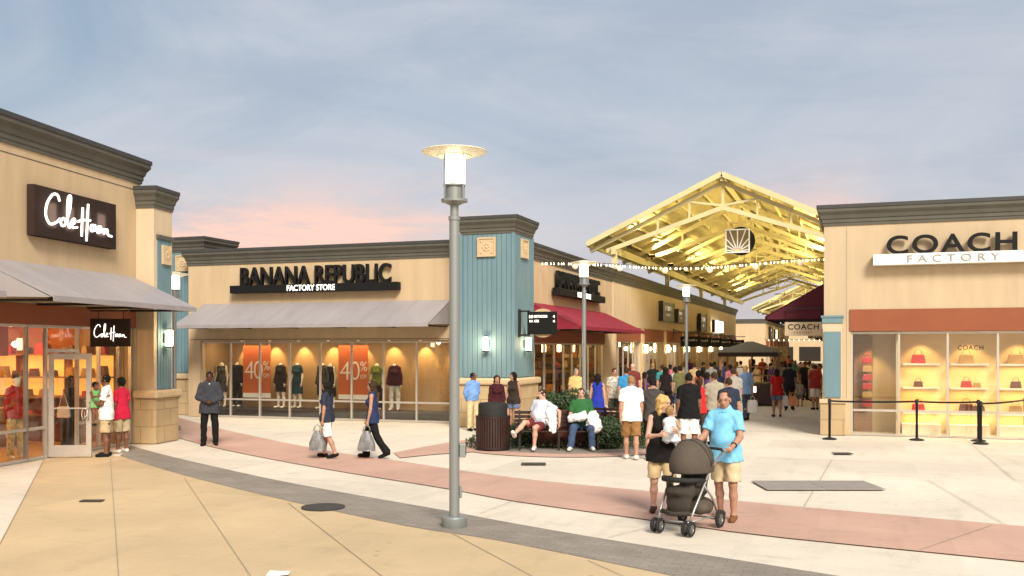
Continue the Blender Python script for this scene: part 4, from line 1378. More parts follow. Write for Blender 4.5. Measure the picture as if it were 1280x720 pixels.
# corner pilaster
p = MB().box(-.03, .47, -.09, -.002, .98, 3.05).build('pilaster', M['stucco2'], CS)
MB().box(-.05, .49, -.12, -.001, 3.052, 3.2).box(-.08, .52, -.14, -.001, 3.2, 3.26).build('pilaster_cap', M['siding'], p, bevel=.006)
MB().box(0.0, .44, -.125, -.092, 1.02, 2.82).build('blue_panel', M['siding'], p, bevel=.005)
MB().box(-.09, .55, -.19, -.002, 0, .86).build('stone_base', M['stone'], p)
MB().box(-.12, .58, -.23, -.002, .862, .975).build('stone_cap', M['stonecap'], p, bevel=.02)
# display interior
d = MB()
d.box(.5, 13.3, 1.05, 1.15, 0, 2.98); d.build('display_wall', M['interior'], CS)
MB().box(.5, 13.3, .302, 1.04, 2.86, 2.97).build('display_ceiling', M['interior'], CS)
MB().box(.46, 13.3, .16, 1.04, 0, .03).build('display_floor', M['shelf'], CS)
MB().box(1.85, 1.92, .3, 1.04, .03, 2.85).build('display_return', M['interior'], CS)
MB().box(.78, 1.26, .9, 1.04, .03, 2.7).build('dark_panel', M['wood'], CS)
def handbag(x, y, z, s, m, label, grp='handbags on the display shelves'):
    e = empty('handbag', (CX + x, CY + y, z), random.uniform(-.3, .3), label, 'handbag', grp)
    MB().prism([(-.16 * s, 0), (.16 * s, 0), (.13 * s, .2 * s), (-.13 * s, .2 * s)], 'y', -.05 * s, .05 * s).build('bag_body', m, e, bevel=.015 * s)
    MB().tube([(-.08 * s, 0, .19 * s), (-.07 * s, 0, .28 * s), (0, 0, .33 * s), (.07 * s, 0, .28 * s), (.08 * s, 0, .19 * s)], .008 * s, 6).build('bag_handle', m, e, smooth=True)
bags = {1: [(.18, 'redbag', 1.2, 'large red handbag'), (-.1, 'redbag', .7, 'red clutch')], 0: [], 2: [], 3: []}
names_row = {2.0: 'top', 1.3: 'middle', .72: 'low', .42: 'bottom'}
used = set()
for b in range(1, 10):
    bx = .72 + 1.2 * b
    sh = MB()
    for z in (1.95, 1.30, .62):
        sh.box(bx + .12, bx + 1.05, .62, 1.04, z - .05, z)
    sh.build('shelf', M['shelf'], CS)
    MB().box(bx + .1, bx + 1.07, .55, 1.04, .032, .30).build('display_plinth', M['shelf'], CS)
    for z in (1.86, 1.21, .53):
        lamp('AREA', (CX + bx + .58, CY + .80, z), 5.0 if b < 6 else 4.5, (1, .66, .28), .8, target=(CX + bx + .58, CY + .86, 0), size_y=.12)
    lamp('SPOT', (CX + bx + .6, CY + .62, 2.72), 36, (1, .66, .28), .05, target=(CX + bx + .6, CY + 1.0, 1.0), spot=95)
    MB().lathe([(.045, -.1), (.055, -.09), (.055, 0)], 12, (bx + .6, .62, 2.86)).build('downlight', M['alu'], CS)
    pos = ('first', 'second', 'third', 'fourth', 'fifth', 'sixth', 'seventh', 'eighth', 'ninth')[b - 1]
    for z, rn in ((1.95, 'top'), (1.30, 'middle'), (.62, 'low')):
        mm, nm, s_ = {(1, 'top'): ('redbag', 'large red', 1.2), (1, 'middle'): ('brownbag', 'small upright brown', .8), (1, 'low'): ('redbag', 'dark red', 1.1),
                      (2, 'top'): ('tanbag', 'pale tan', 1.2), (2, 'middle'): ('redbag', 'small orange-red', .9), (2, 'low'): ('brownbag', 'dark brown', 1.2),
                      (3, 'top'): ('tanbag', 'honey tan', 1.3), (3, 'middle'): ('brownbag', 'slim brown', .9), (3, 'low'): ('tanbag', 'low tan', 1.1)}.get((b, rn), ('tanbag', 'tan', 1.1))
        if b <= 4: handbag(bx + .52, .82, z + .002, s_, M[mm], '%s handbag on the %s shelf of the %s lit bay' % (nm, rn, pos))
        if b == 2 and rn == 'middle': handbag(bx + .78, .82, z + .002, .7, M['tanbag'], 'tiny cream-tan purse beside the orange-red bag')
        if b == 2 and rn == 'low': handbag(bx + .83, .82, z + .002, 1.0, M['brownbag'], 'second brown bag sharing the low shelf of the second lit bay')
# tall column of red bags in the first bay
for k in range(6):
    handbag(1.12, .7, .75 + k * .24, .85, M['redbag' if k < 6 and k % 3 != 1 else 'tanbag'], '%s bag hung %s in the column in the first window bay' % ('red' if k % 3 != 1 else 'tan', ('lowest', 'second lowest', 'third from bottom', 'third from top', 'second highest', 'highest')[k]), 'bags hung in a column in the first bay')
lamp('SPOT', (CX + 1.2, CY + .5, 2.7), 45, (1, .66, .3), .05, target=(CX + 1.2, CY + .8, .6), spot=80)
put('window_lettering', text_mesh('COACH', .62, .12, .006, .012, 1.15), M['darkmetal'], CS, (.72 + 1.2 * 2 + .55, .09, 2.32))

# sign: letters standing on a white bar
e = empty('store_sign', (12.35, CY, 4.72), 0, 'black COACH letters on a white FACTORY bar over the rust band', 'store sign')
MB().box(-2.0, 2.0, -.36, -.05, -.14, .15).build('sign_bar', M['white'], e, bevel=.008)
for k in (-1.5, 0, 1.5): MB().box(k - .05, k + .05, -.05, 0, -.1, .1).build('bracket', M['darkmetal'], e)
put('lettering', text_mesh('COACH', 3.14, .50, .1, .016, 1.12), M['black'], e, (-.09, -.16, .152))
put('lettering', text_mesh('FACTORY', 2.2, .19, .025, 0, 1.7), mat('silver_letter', (.30, .30, .30), .4, .05, metal=.3), e, (-.05, -.362, -.09))

# lane side: maroon awning and hanging sign
side_awning(CS, 0, 1.6, 7.5, 3.32, 4.28, M['shadedmaroon'], 1.7, -1)
e = empty('hanging_sign', (CX - .62, 1.25, 2.93), 0, 'small pale COACH sign hung under the maroon awning on the right', 'hanging sign')
MB().box(-.52, .52, -.03, .03, -.2, .2).build('panel', M['stucco2'], e, bevel=.008)
put('lettering', text_mesh('COACH', .86, .16, .012, .014, 1.12), M['black'], e, (0, -.031, -.02))
put('lettering', text_mesh('FACTORY', .5, .05, .008, 0, 1.5), M['darkmetal'], e, (0, -.031, -.13))
MB().tube([(-.45, 0, .2), (-.45, 0, .62)], .012, 6).tube([(.45, 0, .2), (.45, 0, .62)], .012, 6).tube([(-.5, 0, .6), (.62, 0, .6)], .02, 6).build('hanger', M['darkmetal'], e)

# neighbour buildings down the right side of the lane
for i, (a, b, lab) in enumerate([(20.0, 58.6, 'long buff shop block behind the leather goods shop'), (87.0, 130.0, 'far buff block on the right beyond the roof gap')]):
    S = empty('shop_block', (CX, a, 0), 0, lab, 'store')
    L = b - a
    MB().box(.0, 9, 0, L, 0, ZT - .3).build('wall', M['stucco2'], S)
    cornice(S, 0, 9, .02, L - .02, ZT)
    MB().box(.3, 8.7, .3, L - .3, ZT - .3, ZT - .2).build('roof', M['cap'], S)
    for k in range(int(L // 9)):
        side_awning(S, 0, 2 + k * 9, 7.5 + k * 9, 3.0, 3.7, M[('awngrey', 'maroon')[k % 2]], 1.4, -1)
# row of shop windows closing the far end
S = empty('end_block', (4.5, 150, 0), 0, 'low tan building closing the far end of the lane', 'store')
MB().box(-30, 30, 0, 8, 0, 6).build('wall', M['stucco'], S)
MB().ring(-30, 30, 0, 8, [(o, 5.4 + z) for o, z in CORNICE]).build('cornice', M['cornice'], S)
fr = MB()
for k in range(12): fr.box(-27 + k * 4.6, -23.4 + k * 4.6, -.05, .0, .2, 2.7)
fr.build('window', M['darkmetal'], S)

# stanchions
SP = [at(1037, 25.4), at(1146, 25.15), at(1223, 24.9), at(1226, 24.15), at(1281, 25.9), at(1335, 24.0)]
labs = ['black belt stanchion by the corner pilaster', 'black belt stanchion in front of the second lit bay', 'black stanchion just behind the front one at the third bay',
        'front black stanchion nearest the plaza at the third bay', 'black stanchion at the right picture edge beside the windows', 'black stanchion just past the right picture edge']
for k, (x, y) in enumerate(SP):
    e = empty('belt_stanchion', (x, y, 0), YAW, labs[k], 'stanchion', 'belt stanchions outside the leather goods shop')
    MB().lathe([(.001, 0), (.18, 0), (.18, .018), (.12, .035), (.04, .05), (.04, .06)], 28).build('base', M['rubber'], e, smooth=True, angle=35)
    MB().lathe([(.032, .05), (.032, .94)], 18).build('post', M['black'], e, smooth=True, angle=35)
    MB().lathe([(.033, .94), (.045, .95), (.045, 1.03), (.035, 1.05), (.001, 1.055)], 18).build('belt_head', M['rubber'], e, smooth=True, angle=35)
for k, (i, j, lb) in enumerate([(0, 1, 'from the pilaster post to the second post'), (1, 2, 'between the second and third posts'), (3, 4, 'from the front post towards the right edge')]):
    a, b = np.array(SP[i]), np.array(SP[j]); d = nv(np.append(b - a, 0))[:2]
    a = a + d * .046; b = b - d * .046; s = np.array((-d[1], d[0])) * .002
    mb = MB()
    n = 9
    vs = []
    for q in range(n):
        t = q / (n - 1); p = a + (b - a) * t; sag = .02 * 4 * t * (1 - t)
        for sg in (1, -1):
            for z in (.968 - sag, 1.016 - sag): vs.append((p[0] + s[0] * sg, p[1] + s[1] * sg, z))
    fs = []
    for q in range(n - 1):
        o = q * 4; o2 = o + 4
        fs += [(o, o2, o2 + 1, o + 1), (o + 2, o + 3, o2 + 3, o2 + 2), (o + 1, o2 + 1, o2 + 3, o + 3), (o, o + 2, o2 + 2, o2)]
    tag(mb.add(vs, fs).build('barrier_belt', M['black']), 'black retractable belt strung ' + lb, 'barrier belt', 'barrier belts')

# ------------------------------------------------------------------ shoe and leather shop on the left, angled
wd = nv((0.172, 1.0, 0))                      # wall direction in view axes
ox, oy = from_view(-9.36, 24.3)
ex, ey = from_view(-9.36 + wd[0], 24.3 + wd[1])
LA = math.atan2(ey - oy, ex - ox)
LS = empty('shoe_shop', (ox, oy, 0), LA, 'tan shop at far left with glowing orange interior and script sign', 'store')
# local x along the wall away from the viewer, local -y out to the plaza
LT = 7.08
w = MB()
w.box(-16, .2, 0, .3, 2.9, LT - .3); w.box(-.05, .2, 0, .3, 0, 2.9); w.box(-.1, .2, .3, 14, 0, LT - .3); w.box(-16, -15.7, .3, 14, 0, LT - .3); w.box(-16, -9.2, 0, .3, 0, 2.9)
w.build('wall', M['stucco'], LS)
MB().box(-15.7, -.1, .3, 14, LT - .8, LT - .65).build('roof', M['cap'], LS)
cornice(LS, -16, .2, 0, 14, LT, sc_=1.12)
MB().box(-16, .2, -.006, 0, 6.29, 6.31).build('score_line', M['cornice'], LS)
MB().box(-9.2, -.05, -.03, .26, 2.86, 3.28).build('fascia', M['fascia'], LS)
awning(LS, -5.7, -.18, 0, 3.36, 4.14, M['awngrey'])
awning(LS, -13.5, -7.0, 0, 3.36, 4.14, M['awngrey'])
# end pier: stone base, tan pier, blue boarded face
PX0, PX1, PY = -.0, .88, -.48
t = MB().box(PX0, PX1, PY, -.002, 1.3, 5.9).box(.203, PX1, -.002, .6, 0, 5.9).build('pier', M['stucco2'], LS)
MB().box(PX0 - .12, PX1 + .12, PY - .12, -.002, 0, 1.12).build('stone_base', M['stone'], t, bevel=.015)
MB().box(PX0 - .2, PX1 + .2, PY - .2, -.002, 1.122, 1.32).build('stone_cap', M['stonecap'], t, bevel=.05)
siding(t, '-y', PX0 + .14, PX1 - .06, PY, 1.34, 5.1)
MB().box(PX0 + .10, PX1, PY - .06, PY - .002, 5.1, 5.2).build('blue_head', M['cornice'], t)
c = MB().ring(PX0, PX1, PY, .6, [(o * .8, 5.85 + z) for o, z in CORNICE]).build('pier_cornice', M['cornice'], t)
MB().ring(PX0, PX1, PY, .6, [(o * .8 if o > 0 else -.2, 5.85 + .44 + z) for o, z in CAP]).build('coping', M['cap'], t)
m = MB(); zc = 4.72; cx = PX0 + .52
m.box(cx - .2, cx + .2, PY - .08, PY - .024, zc - .24, zc + .24)
for k in range(8): m.ell((cx + .08 * cos(k * pi / 4), PY - .085, zc + .08 * sin(k * pi / 4)), .035, .015, .035, 8, 5)
m.build('carved_panel', M['stonecap'], t)
def l2w(x, y): return (ox + cos(LA) * x - sin(LA) * y, oy + sin(LA) * x + cos(LA) * y)
xs, ys = l2w(PX0 + .47, PY - .024)
sconce(xs, ys, 2.62, LA, 'lit wall lamp on the blue boarded pier at the left shop corner', 14)

# shopfront: panes from the left edge to the doorway, doorway, panes to the pier
DH = -3.33; DL = -2.33
fr = MB(); tt = .03
def bays(x0, x1, n, rail=.66):
    ww = (x1 - x0) / n
    for i in range(n + 1):
        xx = x0 + i * ww; fr.box(xx - tt, xx + tt, .06, .14, 0, 2.86)
    for i in range(n):
        a, b = x0 + i * ww + tt, x0 + (i + 1) * ww - tt
        for zz in (tt, rail, 2.83): fr.box(a, b, .063, .137, zz - tt, zz + tt)
        PN.append((a, b, .06, 2.80))
PN = []
bays(-9.1, -4.02, 4); bays(-4.02, DH - .06, 1); bays(DL + .06, -.62, 2); bays(-.62, -.1, 1)
fr.box(DH - .03, DL + .03, .063, .137, 2.27, 2.35); fr.box(DH - .03, DL + .03, .063, .137, 2.80, 2.86)
PN.append((DH, DL, 2.35, 2.80))
f = fr.build('window_frame', M['alu'], LS)
for a, b, z0, z1 in PN: MB().box(a, b, .096, .104, z0, z1).build('pane', M['glass'], f)
# open door, hinged at DH, swung out
da = R(-76)
D = bpy.data.objects.new('door', None)
dm = MB(); DW = .90
dm.box(0, .11, -.022, .022, .02, 2.25); dm.box(DW - .11, DW, -.022, .022, .02, 2.25); dm.box(.11, DW - .11, -.021, .021, .02, .27); dm.box(.11, DW - .11, -.021, .021, 2.12, 2.25)
dm.box(.11, DW - .11, -.018, .018, 1.05, 1.08)
door = dm.build('door', M['alu'], LS, bevel=.004)
door.location = (DH, .06, 0); door.rotation_euler = (0, 0, da)
MB().box(.11, DW - .11, -.004, .004, .27, 1.05).box(.11, DW - .11, -.004, .004, 1.08, 2.12).build('door_glass', M['glass'], door)
hm = MB()
for sg in (1, -1): hm.tube([(DW - .055, sg * .022, .82), (DW - .055, sg * .08, .84), (DW - .055, sg * .08, 1.04), (DW - .055, sg * .022, 1.06)], .014, 8).tube([(DW - .055, sg * .08, .94), (DW - .16, sg * .08, .82), (DW - .18, sg * .08, .94), (DW - .16, sg * .08, 1.06), (DW - .055, sg * .08, 1.06)], .012, 8)
hm.build('handle', M['alu'], door, smooth=True)
# interior
iw = MB(); iw.box(-9.1, -.1, 4.6, 4.7, 0, 3.2); iw.box(-9.2, -9.1, .3, 4.7, 0, 3.2); iw.box(-.1, -.03, .31, 4.7, 0, 3.2)
iw.build('inner_wall', M['redwall'], LS)
MB().box(-9.1, -.1, .31, 4.6, 3.0, 3.1).build('shop_ceiling', M['interior'], LS)
MB().box(-9.1, -.1, .14, 4.6, 0, .02).build('shop_floor', mat('honey_floor', (.55, .3, .09), .35, .15, 2), LS)
MB().box(-5.1, -3.5, .9, 1.0, 2.2, 2.95).build('red_header', M['redwall'], LS)
bp = MB()
for k in range(5): bp.box(-8.6 + k * 1.75, -7.5 + k * 1.75, 4.52, 4.59, 1.15, 2.35)
bp.build('backlit_shelf', M['litshelf2'], LS)
eb = MB()
for k in range(3): eb.box(-.115, -.102, .55 + k * 1.35, 1.65 + k * 1.35, 1.18, 2.22)
eb.build('backlit_shelf', M['litshelf2'], LS)
es = MB()
for z in (.72, 1.16, 1.66, 2.22): es.box(-.45, -.118, .5, 4.4, z - .035, z)
es = es.build('shelf', M['wood'], LS)
r5 = random.Random(4); eg = [MB() for _ in range(3)]
for z in (.72, 1.16, 1.66, 2.22):
    yy = .6
    while yy < 4.0:
        ww = r5.uniform(.15, .34); hh = r5.uniform(.1, .27)
        eg[r5.randrange(3)].prism([(yy, z + .002), (yy + ww, z + .002), (yy + ww * .85, z + hh), (yy + ww * .15, z + hh)], 'x', -.38, -.2); yy += ww + r5.uniform(.12, .4)
for q, nm in enumerate(('brownbag', 'tanbag', 'redbag')): eg[q].build('goods', M[nm], es)
gt = MB().box(-3.55, -3.2, 1.75, 3.1, .02, 1.5).build('display_gondola', M['redwall'], LS, bevel=.01)
MB().box(-3.56, -3.19, 1.7, 2.1, 1.502, 2.5).build('lit_column', M['litshelf'], LS)
sh = MB()
for z in (.7, 1.14, 1.55, 1.95, 2.4): sh.box(-8.8, -.4, 4.15, 4.515, z, z + .035)
so = sh.build('shelf', M['wood'], LS)
gd = [MB() for _ in range(3)]; r4 = random.Random(9)
for z in (.7, 1.14, 1.55, 1.95):
    x = -8.7
    while x < -.7:
        ww = r4.uniform(.12, .35); gd[r4.randrange(3)].box(x, x + ww, 4.2, 4.45, z + .037, z + .037 + r4.uniform(.08, .26)); x += ww + r4.uniform(.1, .35)
for q, nm in enumerate(('brownbag', 'tanbag', 'redbag')): gd[q].build('goods', M[nm], so)
ct = MB().box(-3.0, -1.2, 2.4, 3.0, .02, .95).build('counter', M['wood'], LS, bevel=.01)
for xx, yy, en in ((-7.5, 2.2, 45), (-5.2, 2.0, 50), (-2.6, 1.6, 45), (-1.3, 2.4, 40), (-4.5, 3.7, 30), (-2.2, 3.7, 30)):
    a, b = l2w(xx, yy); lamp('POINT', (a, b, 2.7), en, (1, .56, .2), .12)
# wall sign with halo-lit script
C1 = [(2.2, 3.0), (1.95, 3.55), (1.35, 3.5), (.65, 2.5), (.5, 1.3), (1.0, .55), (1.75, .8), (2.25, 1.25)]
SCR = [C1, [(2.7, 1.4), (2.35, 1.05), (2.5, .6), (2.9, .75), (2.9, 1.25), (2.65, 1.4)], [(2.95, .9), (3.5, 2.3), (3.65, 3.7), (3.3, 3.5), (3.2, 1.7), (3.4, .6), (3.8, .85)],
       [(3.8, .95), (4.2, 1.2), (4.1, 1.55), (3.8, 1.25), (3.9, .65), (4.5, .75)], [(5.25, 2.9), (5.15, 1.5), (5.1, -.1)], [(6.0, 3.4), (5.9, 1.8), (5.75, -.5)], [(4.6, 1.35), (5.2, 1.6), (6.3, 1.75)],
       [(6.9, 1.3), (6.45, 1.25), (6.4, .7), (6.75, .75), (6.95, 1.35), (6.98, .7)], [(7.75, 1.3), (7.35, 1.2), (7.3, .65), (7.6, .7), (7.8, 1.3), (7.85, .65)], [(8.25, 1.2), (8.25, .6), (8.4, 1.05), (8.75, 1.1), (8.85, .6), (9.4, .5)]]
def script(parent, x0, z0, w_, h_, y, r, m):
    mb = MB()
    for st in SCR:
        mb.tube([(x0 + p[0] / 10 * w_, y, z0 + (p[1] + .5) / 4.3 * h_) for p in spline(st, 6)], r, 6)
    return mb.build('lettering', m, parent, smooth=True)
a, b = l2w(-2.68, 0)
e = empty('store_sign', (a, b, 5.23), LA, 'dark brown rectangular wall sign with white script at upper left', 'store sign')
MB().box(-1.49, 1.49, -.2, -.03, -.53, .53).build('panel', M['brownsign'], e, bevel=.01)
MB().box(-1.2, -1.1, -.03, 0, -.4, .4).build('bracket', M['darkmetal'], e)
MB().box(1.1, 1.2, -.03, 0, -.4, .4).build('bracket', M['darkmetal'], e)
script(e, -1.33, -.47, 2.7, .92, -.26, .026, M['litwhite'])
for k in (-.9, -.3, .3, .9):
    lamp('AREA', (*l2w(-2.68 + k, -.235), 5.2), 1.6, (1, .93, .82), .3, target=(*l2w(-2.68 + k, 0), 5.2), size_y=.5)
# blade sign
a, b = l2w(-1.93, 0)
e = empty('blade_sign', (a, b, 2.72), 0, 'square dark brown hanging blade sign with white script by the open door', 'blade sign')
ang = YAW + R(-2)
e.rotation_euler = (0, 0, ang)
MB().box(.02, .94, -.04, .04, -.32, .32).build('panel', M['brownsign'], e, bevel=.008)
script(e, .08, -.2, .84, .40, -.045, .0085, M['litwhite'])
MB().tube([(.2, 0, .32), (.2, 0, .5)], .012, 6).tube([(.78, 0, .32), (.78, 0, .5)], .012, 6).tube([(.0, 0, .5), (.9, 0, .5)], .018, 6).build('hanger', M['darkmetal'], e)

# ------------------------------------------------------------------ roof canopy over the lane
def canopy(y0, y1, label, step=6.4, lights=True):
    xc = 4.54; hw = 5.86; zr, ze = 9.75, 7.0
    E = empty('lane_canopy', (xc, y0, 0), 0, label, 'roof canopy')
    L = y1 - y0
    sl = (zr - ze) / hw
    dk = MB()
    for sg in (1, -1):
        # roof deck in corrugated sheets
        n = int(L / .6)
        for i in range(n):
            a, b = i * L / n, (i + 1) * L / n
            m_ = (a + b) / 2
            for (p, q, d0, d1) in ((a, m_, 0, .05), (m_, b, .05, 0)):
                dk.add([(0.02 * sg, p, zr + d0), (hw * sg, p, ze + d0), (hw * sg, q, ze + d1), (.02 * sg, q, zr + d1)], [(0, 1, 2, 3)])
                dk.add([(0.02 * sg, p, zr + .07 + d0), (hw * sg, p, ze + .07 + d0), (hw * sg, q, ze + .07 + d1), (.02 * sg, q, zr + .07 + d1)], [(3, 2, 1, 0)])
    dk.build('roof_deck', M['deck'], E)
    ed = MB()
    for yy in (0.0, L):
        for sg in (1, -1): ed.bar((0, yy, zr + .02), (sg * (hw + .05), yy, ze - .002), .08, .22)
    for sg in (1, -1): ed.bar((sg * (hw + .03), .06, ze - .0), (sg * (hw + .03), L - .06, ze - .0), .06, .26)
    ed.build('fascia', M['cream'], E)
    pu = MB()
    for sg in (1, -1):
        for k in range(1, 6):
            t = k / 6
            pu.bar((sg * hw * t, .06, zr - sl * hw * t - .09), (sg * hw * t, L - .06, zr - sl * hw * t - .06), .05, .10)
    pu.bar((0, .06, zr - .16), (0, L - .06, zr - .16), .12, .22)
    pu.build('purlins', M['cream'], E)
    nt = int(round((L - .8) / step))
    t0 = None
    for i in range(nt + 1):
        yy = .45 + i * (L - .9) / nt
        if t0 is None:
            tr = MB()
            bx = hw - .75
            for sg in (1, -1):
                tr.bar((0, 0, zr - .28), (sg * hw, 0, ze - .28 + .0), .12, .18)
                tr.bar((sg * bx, .0, ze - .30), (0, 0, zr - 1.35), .12, .19)
                for k in (.28, .55):
                    xx = sg * bx * k
                    tr.bar((xx, 0, zr - 1.35 - (zr - 1.35 - ze + .3) * k), (xx, 0, zr - .28 - sl * abs(xx)), .08, .08)
                tr.bar((sg * bx * .28, 0, zr - .36 - sl * bx * .28), (0.03 * sg, 0, zr - 1.25), .09, .09)
            tr.bar((0, 0, zr - 1.45), (0, 0, zr - .2), .11, .11)
            t0 = tr.build('truss', M['cream'], E); t0.location = (0, yy, 0)
        else:
            c = t0.copy(); COL.objects.link(c); c.parent = E; c.location = (0, yy, 0)
    for sg in (1, -1):
        pb = MB().bar((sg * 4.75, .2, ze - .3), (sg * 4.75, L - .2, ze - .3), .2, .34).build('eave_beam', M['cream'], E)
    p0 = None
    for i in range(0, nt + 1, 2):
        yy = .45 + i * (L - .9) / nt
        for sg in (1, -1):
            if 58.7 < y0 + yy < 87: continue
            zb = ZT - .66
            MB().box(sg * 4.75 - .11, sg * 4.75 + .11, yy - .11, yy + .11, zb, ze - .46).build('post', M['cream'], E)
    return E
canopy(13.6, 66.0, 'long cream gabled truss roof canopy over the lane')
canopy(86.4, 132.0, 'second gabled roof canopy farther down the lane', 6.5)
def floodlight(x, y, z, label, energy, tgt, col=(1, .80, .36), spot=118):
    e = empty('floodlight', (x, y, z), 0, label, 'floodlight', 'uplights on the roof trusses')
    MB().box(-.16, .16, -.1, .1, 0, .12).build('housing', M['darkmetal'], e, bevel=.01)
    MB().box(-.13, .13, -.08, .08, .121, .126).build('lens', M['pendantglow'], e)
    MB().box(-.04, .04, -.04, .04, -.12, 0).build('bracket', M['darkmetal'], e)
    lamp('SPOT', (x, y, z + .18), energy, col, .12, target=tgt, spot=spot)
k = 0
for i, yy in enumerate((14.8, 20.2, 25.5, 31, 37, 44, 52, 60)):
    for sg, nm in ((-1, 'left'), (1, 'right')):
        floodlight(4.54 + sg * 4.3, yy, 6.95, '%s-side uplight on the eave beam, %s from the open gable' % (nm, ('nearest', 'second', 'third', 'fourth', 'fifth', 'sixth', 'seventh', 'eighth')[i]), 780, (4.54 + sg * .5, yy + .3, 9.3))
for yy in (89, 98, 110, 122):
    for sg in (-1, 1): lamp('SPOT', (4.54 + sg * 4.2, yy, 7.1), 600, (1, .80, .36), .12, target=(4.54 + sg * .5, yy, 9.3), spot=118)
# ceiling fans under the ridge
for i, yy in enumerate((22.5, 29, 36, 44, 52)):
    e = empty('ceiling_fan', (4.54, yy, 7.95), .3 * i, 'cream ceiling fan hanging from the ridge, %s along the lane' % ('nearest', 'second', 'middle', 'fourth', 'farthest')[i], 'ceiling fan', 'ceiling fans under the canopy')
    MB().tube([(0, 0, 1.5), (0, 0, -1.2)], .025, 8).build('down_rod', M['cream'], e)
    MB().lathe([(.03, -1.12), (.12, -1.17), (.14, -1.28), (.08, -1.36), (.001, -1.37)], 16).build('motor', M['cream'], e, smooth=True)
    for q in range(5):
        a = q * 2 * pi / 5
        MB().box(.13, .85, -.07, .07, -1.27, -1.255, Matrix.Rotation(a, 4, 'Z') @ Matrix.Rotation(.18, 4, 'X')).build('blade', M['cream'], e)
# pendant dish lamps
# hanging sunburst emblem
e = empty('sunburst_emblem', (5.05, 15.0, 7.05), 0, 'square white sunburst emblem over a dark disc hanging in the open gable', 'emblem')
MB().lathe([(.001, -.04), (.62, -.04), (.62, .04), (.001, .04)], 40).build('dark_disc', M['black'], e).matrix_local = Matrix.Translation((.12, .06, 0)) @ Matrix.Rotation(R(90), 4, 'X')
MB().box(-.465, .465, -.012, .012, -.465, .465).build('back_panel', mat('bronze_panel', (.20, .15, .05), .6, .1), e)
m = MB()
for a, b, c, d in ((-.52, .52, .47, .52), (-.52, .52, -.52, -.47), (-.52, -.47, -.47, .47), (.47, .52, -.47, .47)): m.box(a, b, -.06, .0, c, d)
m.build('frame', M['white'], e)
rays = MB()
for k in range(9):
    a = pi * (k + .5) / 9
    ln = min(.46 / abs(cos(a)) if abs(cos(a)) > 1e-3 else 9, .93 / max(sin(a), 1e-3))
    rays.bar((.17 * cos(a), -.03, -.47 + .17 * sin(a)), (ln * cos(a), -.03, -.47 + ln * sin(a)), .045, .045)
rays.build('rays', M['white'], e)
MB().prism([(.15 * cos(pi * k / 12), -.47 + .15 * sin(pi * k / 12)) for k in range(13)], 'y', -.055, -.005).build('half_sun', M['cream'], e)
MB().tube([(-.4, -.03, .52), (-.4, -.03, 1.7)], .012, 6).tube([(.4, -.03, .52), (.4, -.03, 1.7)], .012, 6).build('hanger', M['cream'], e)

# string of lights across the lane mouth
A = Vector((.06, 2.3, 5.22)); Bv = Vector((9.06, 5.0, 5.30))
e = empty('string_lights', A, 0, 'string of warm bulbs and round lanterns swagged across the lane mouth', 'string lights')
def swag(t): return Vector((0, 0, 0)) + (Bv - A) * t + Vector((0, 0, -.18 * 4 * t * (1 - t) + .05 * sin(9 * t)))
MB().tube([swag(i / 40) for i in range(41)], .012, 5).build('cable', M['darkmetal'], e)
bm = MB().lathe([(.001, -.085), (.016, -.075), (.023, -.05), (.016, -.03), (.009, -.015), (.009, 0)], 8).mesh('bulb', True)
M['bulbglow'] = mat('lit_bulb', (.9, .85, .7), .4, 0, emit=(1, .76, .5), estr=2.2)
bm.materials.append(M['bulbglow'])
lm = MB().ell((0, 0, -.13), .10, .10, .09, 12, 8).mesh('lantern', True)
M['lanternpaper'] = mat('lantern_paper', (.75, .6, .5), .7, .1, 8, emit=(1, .72, .45), estr=.3)
lm.materials.append(M['lanternpaper'])
for i in range(84):
    put('bulb', bm, None, e, swag((i + .5 + random.uniform(-.4, .4)) / 84) + Vector((0, 0, -.012)), random.uniform(0, 6))
for i in range(6):
    put('lantern', lm, None, e, swag((i + .8) / 6.4))
for t in (.2, .5, .8): lamp('POINT', A + swag(t) + Vector((0, 0, -.5)), 14, (1, .7, .4), .3)

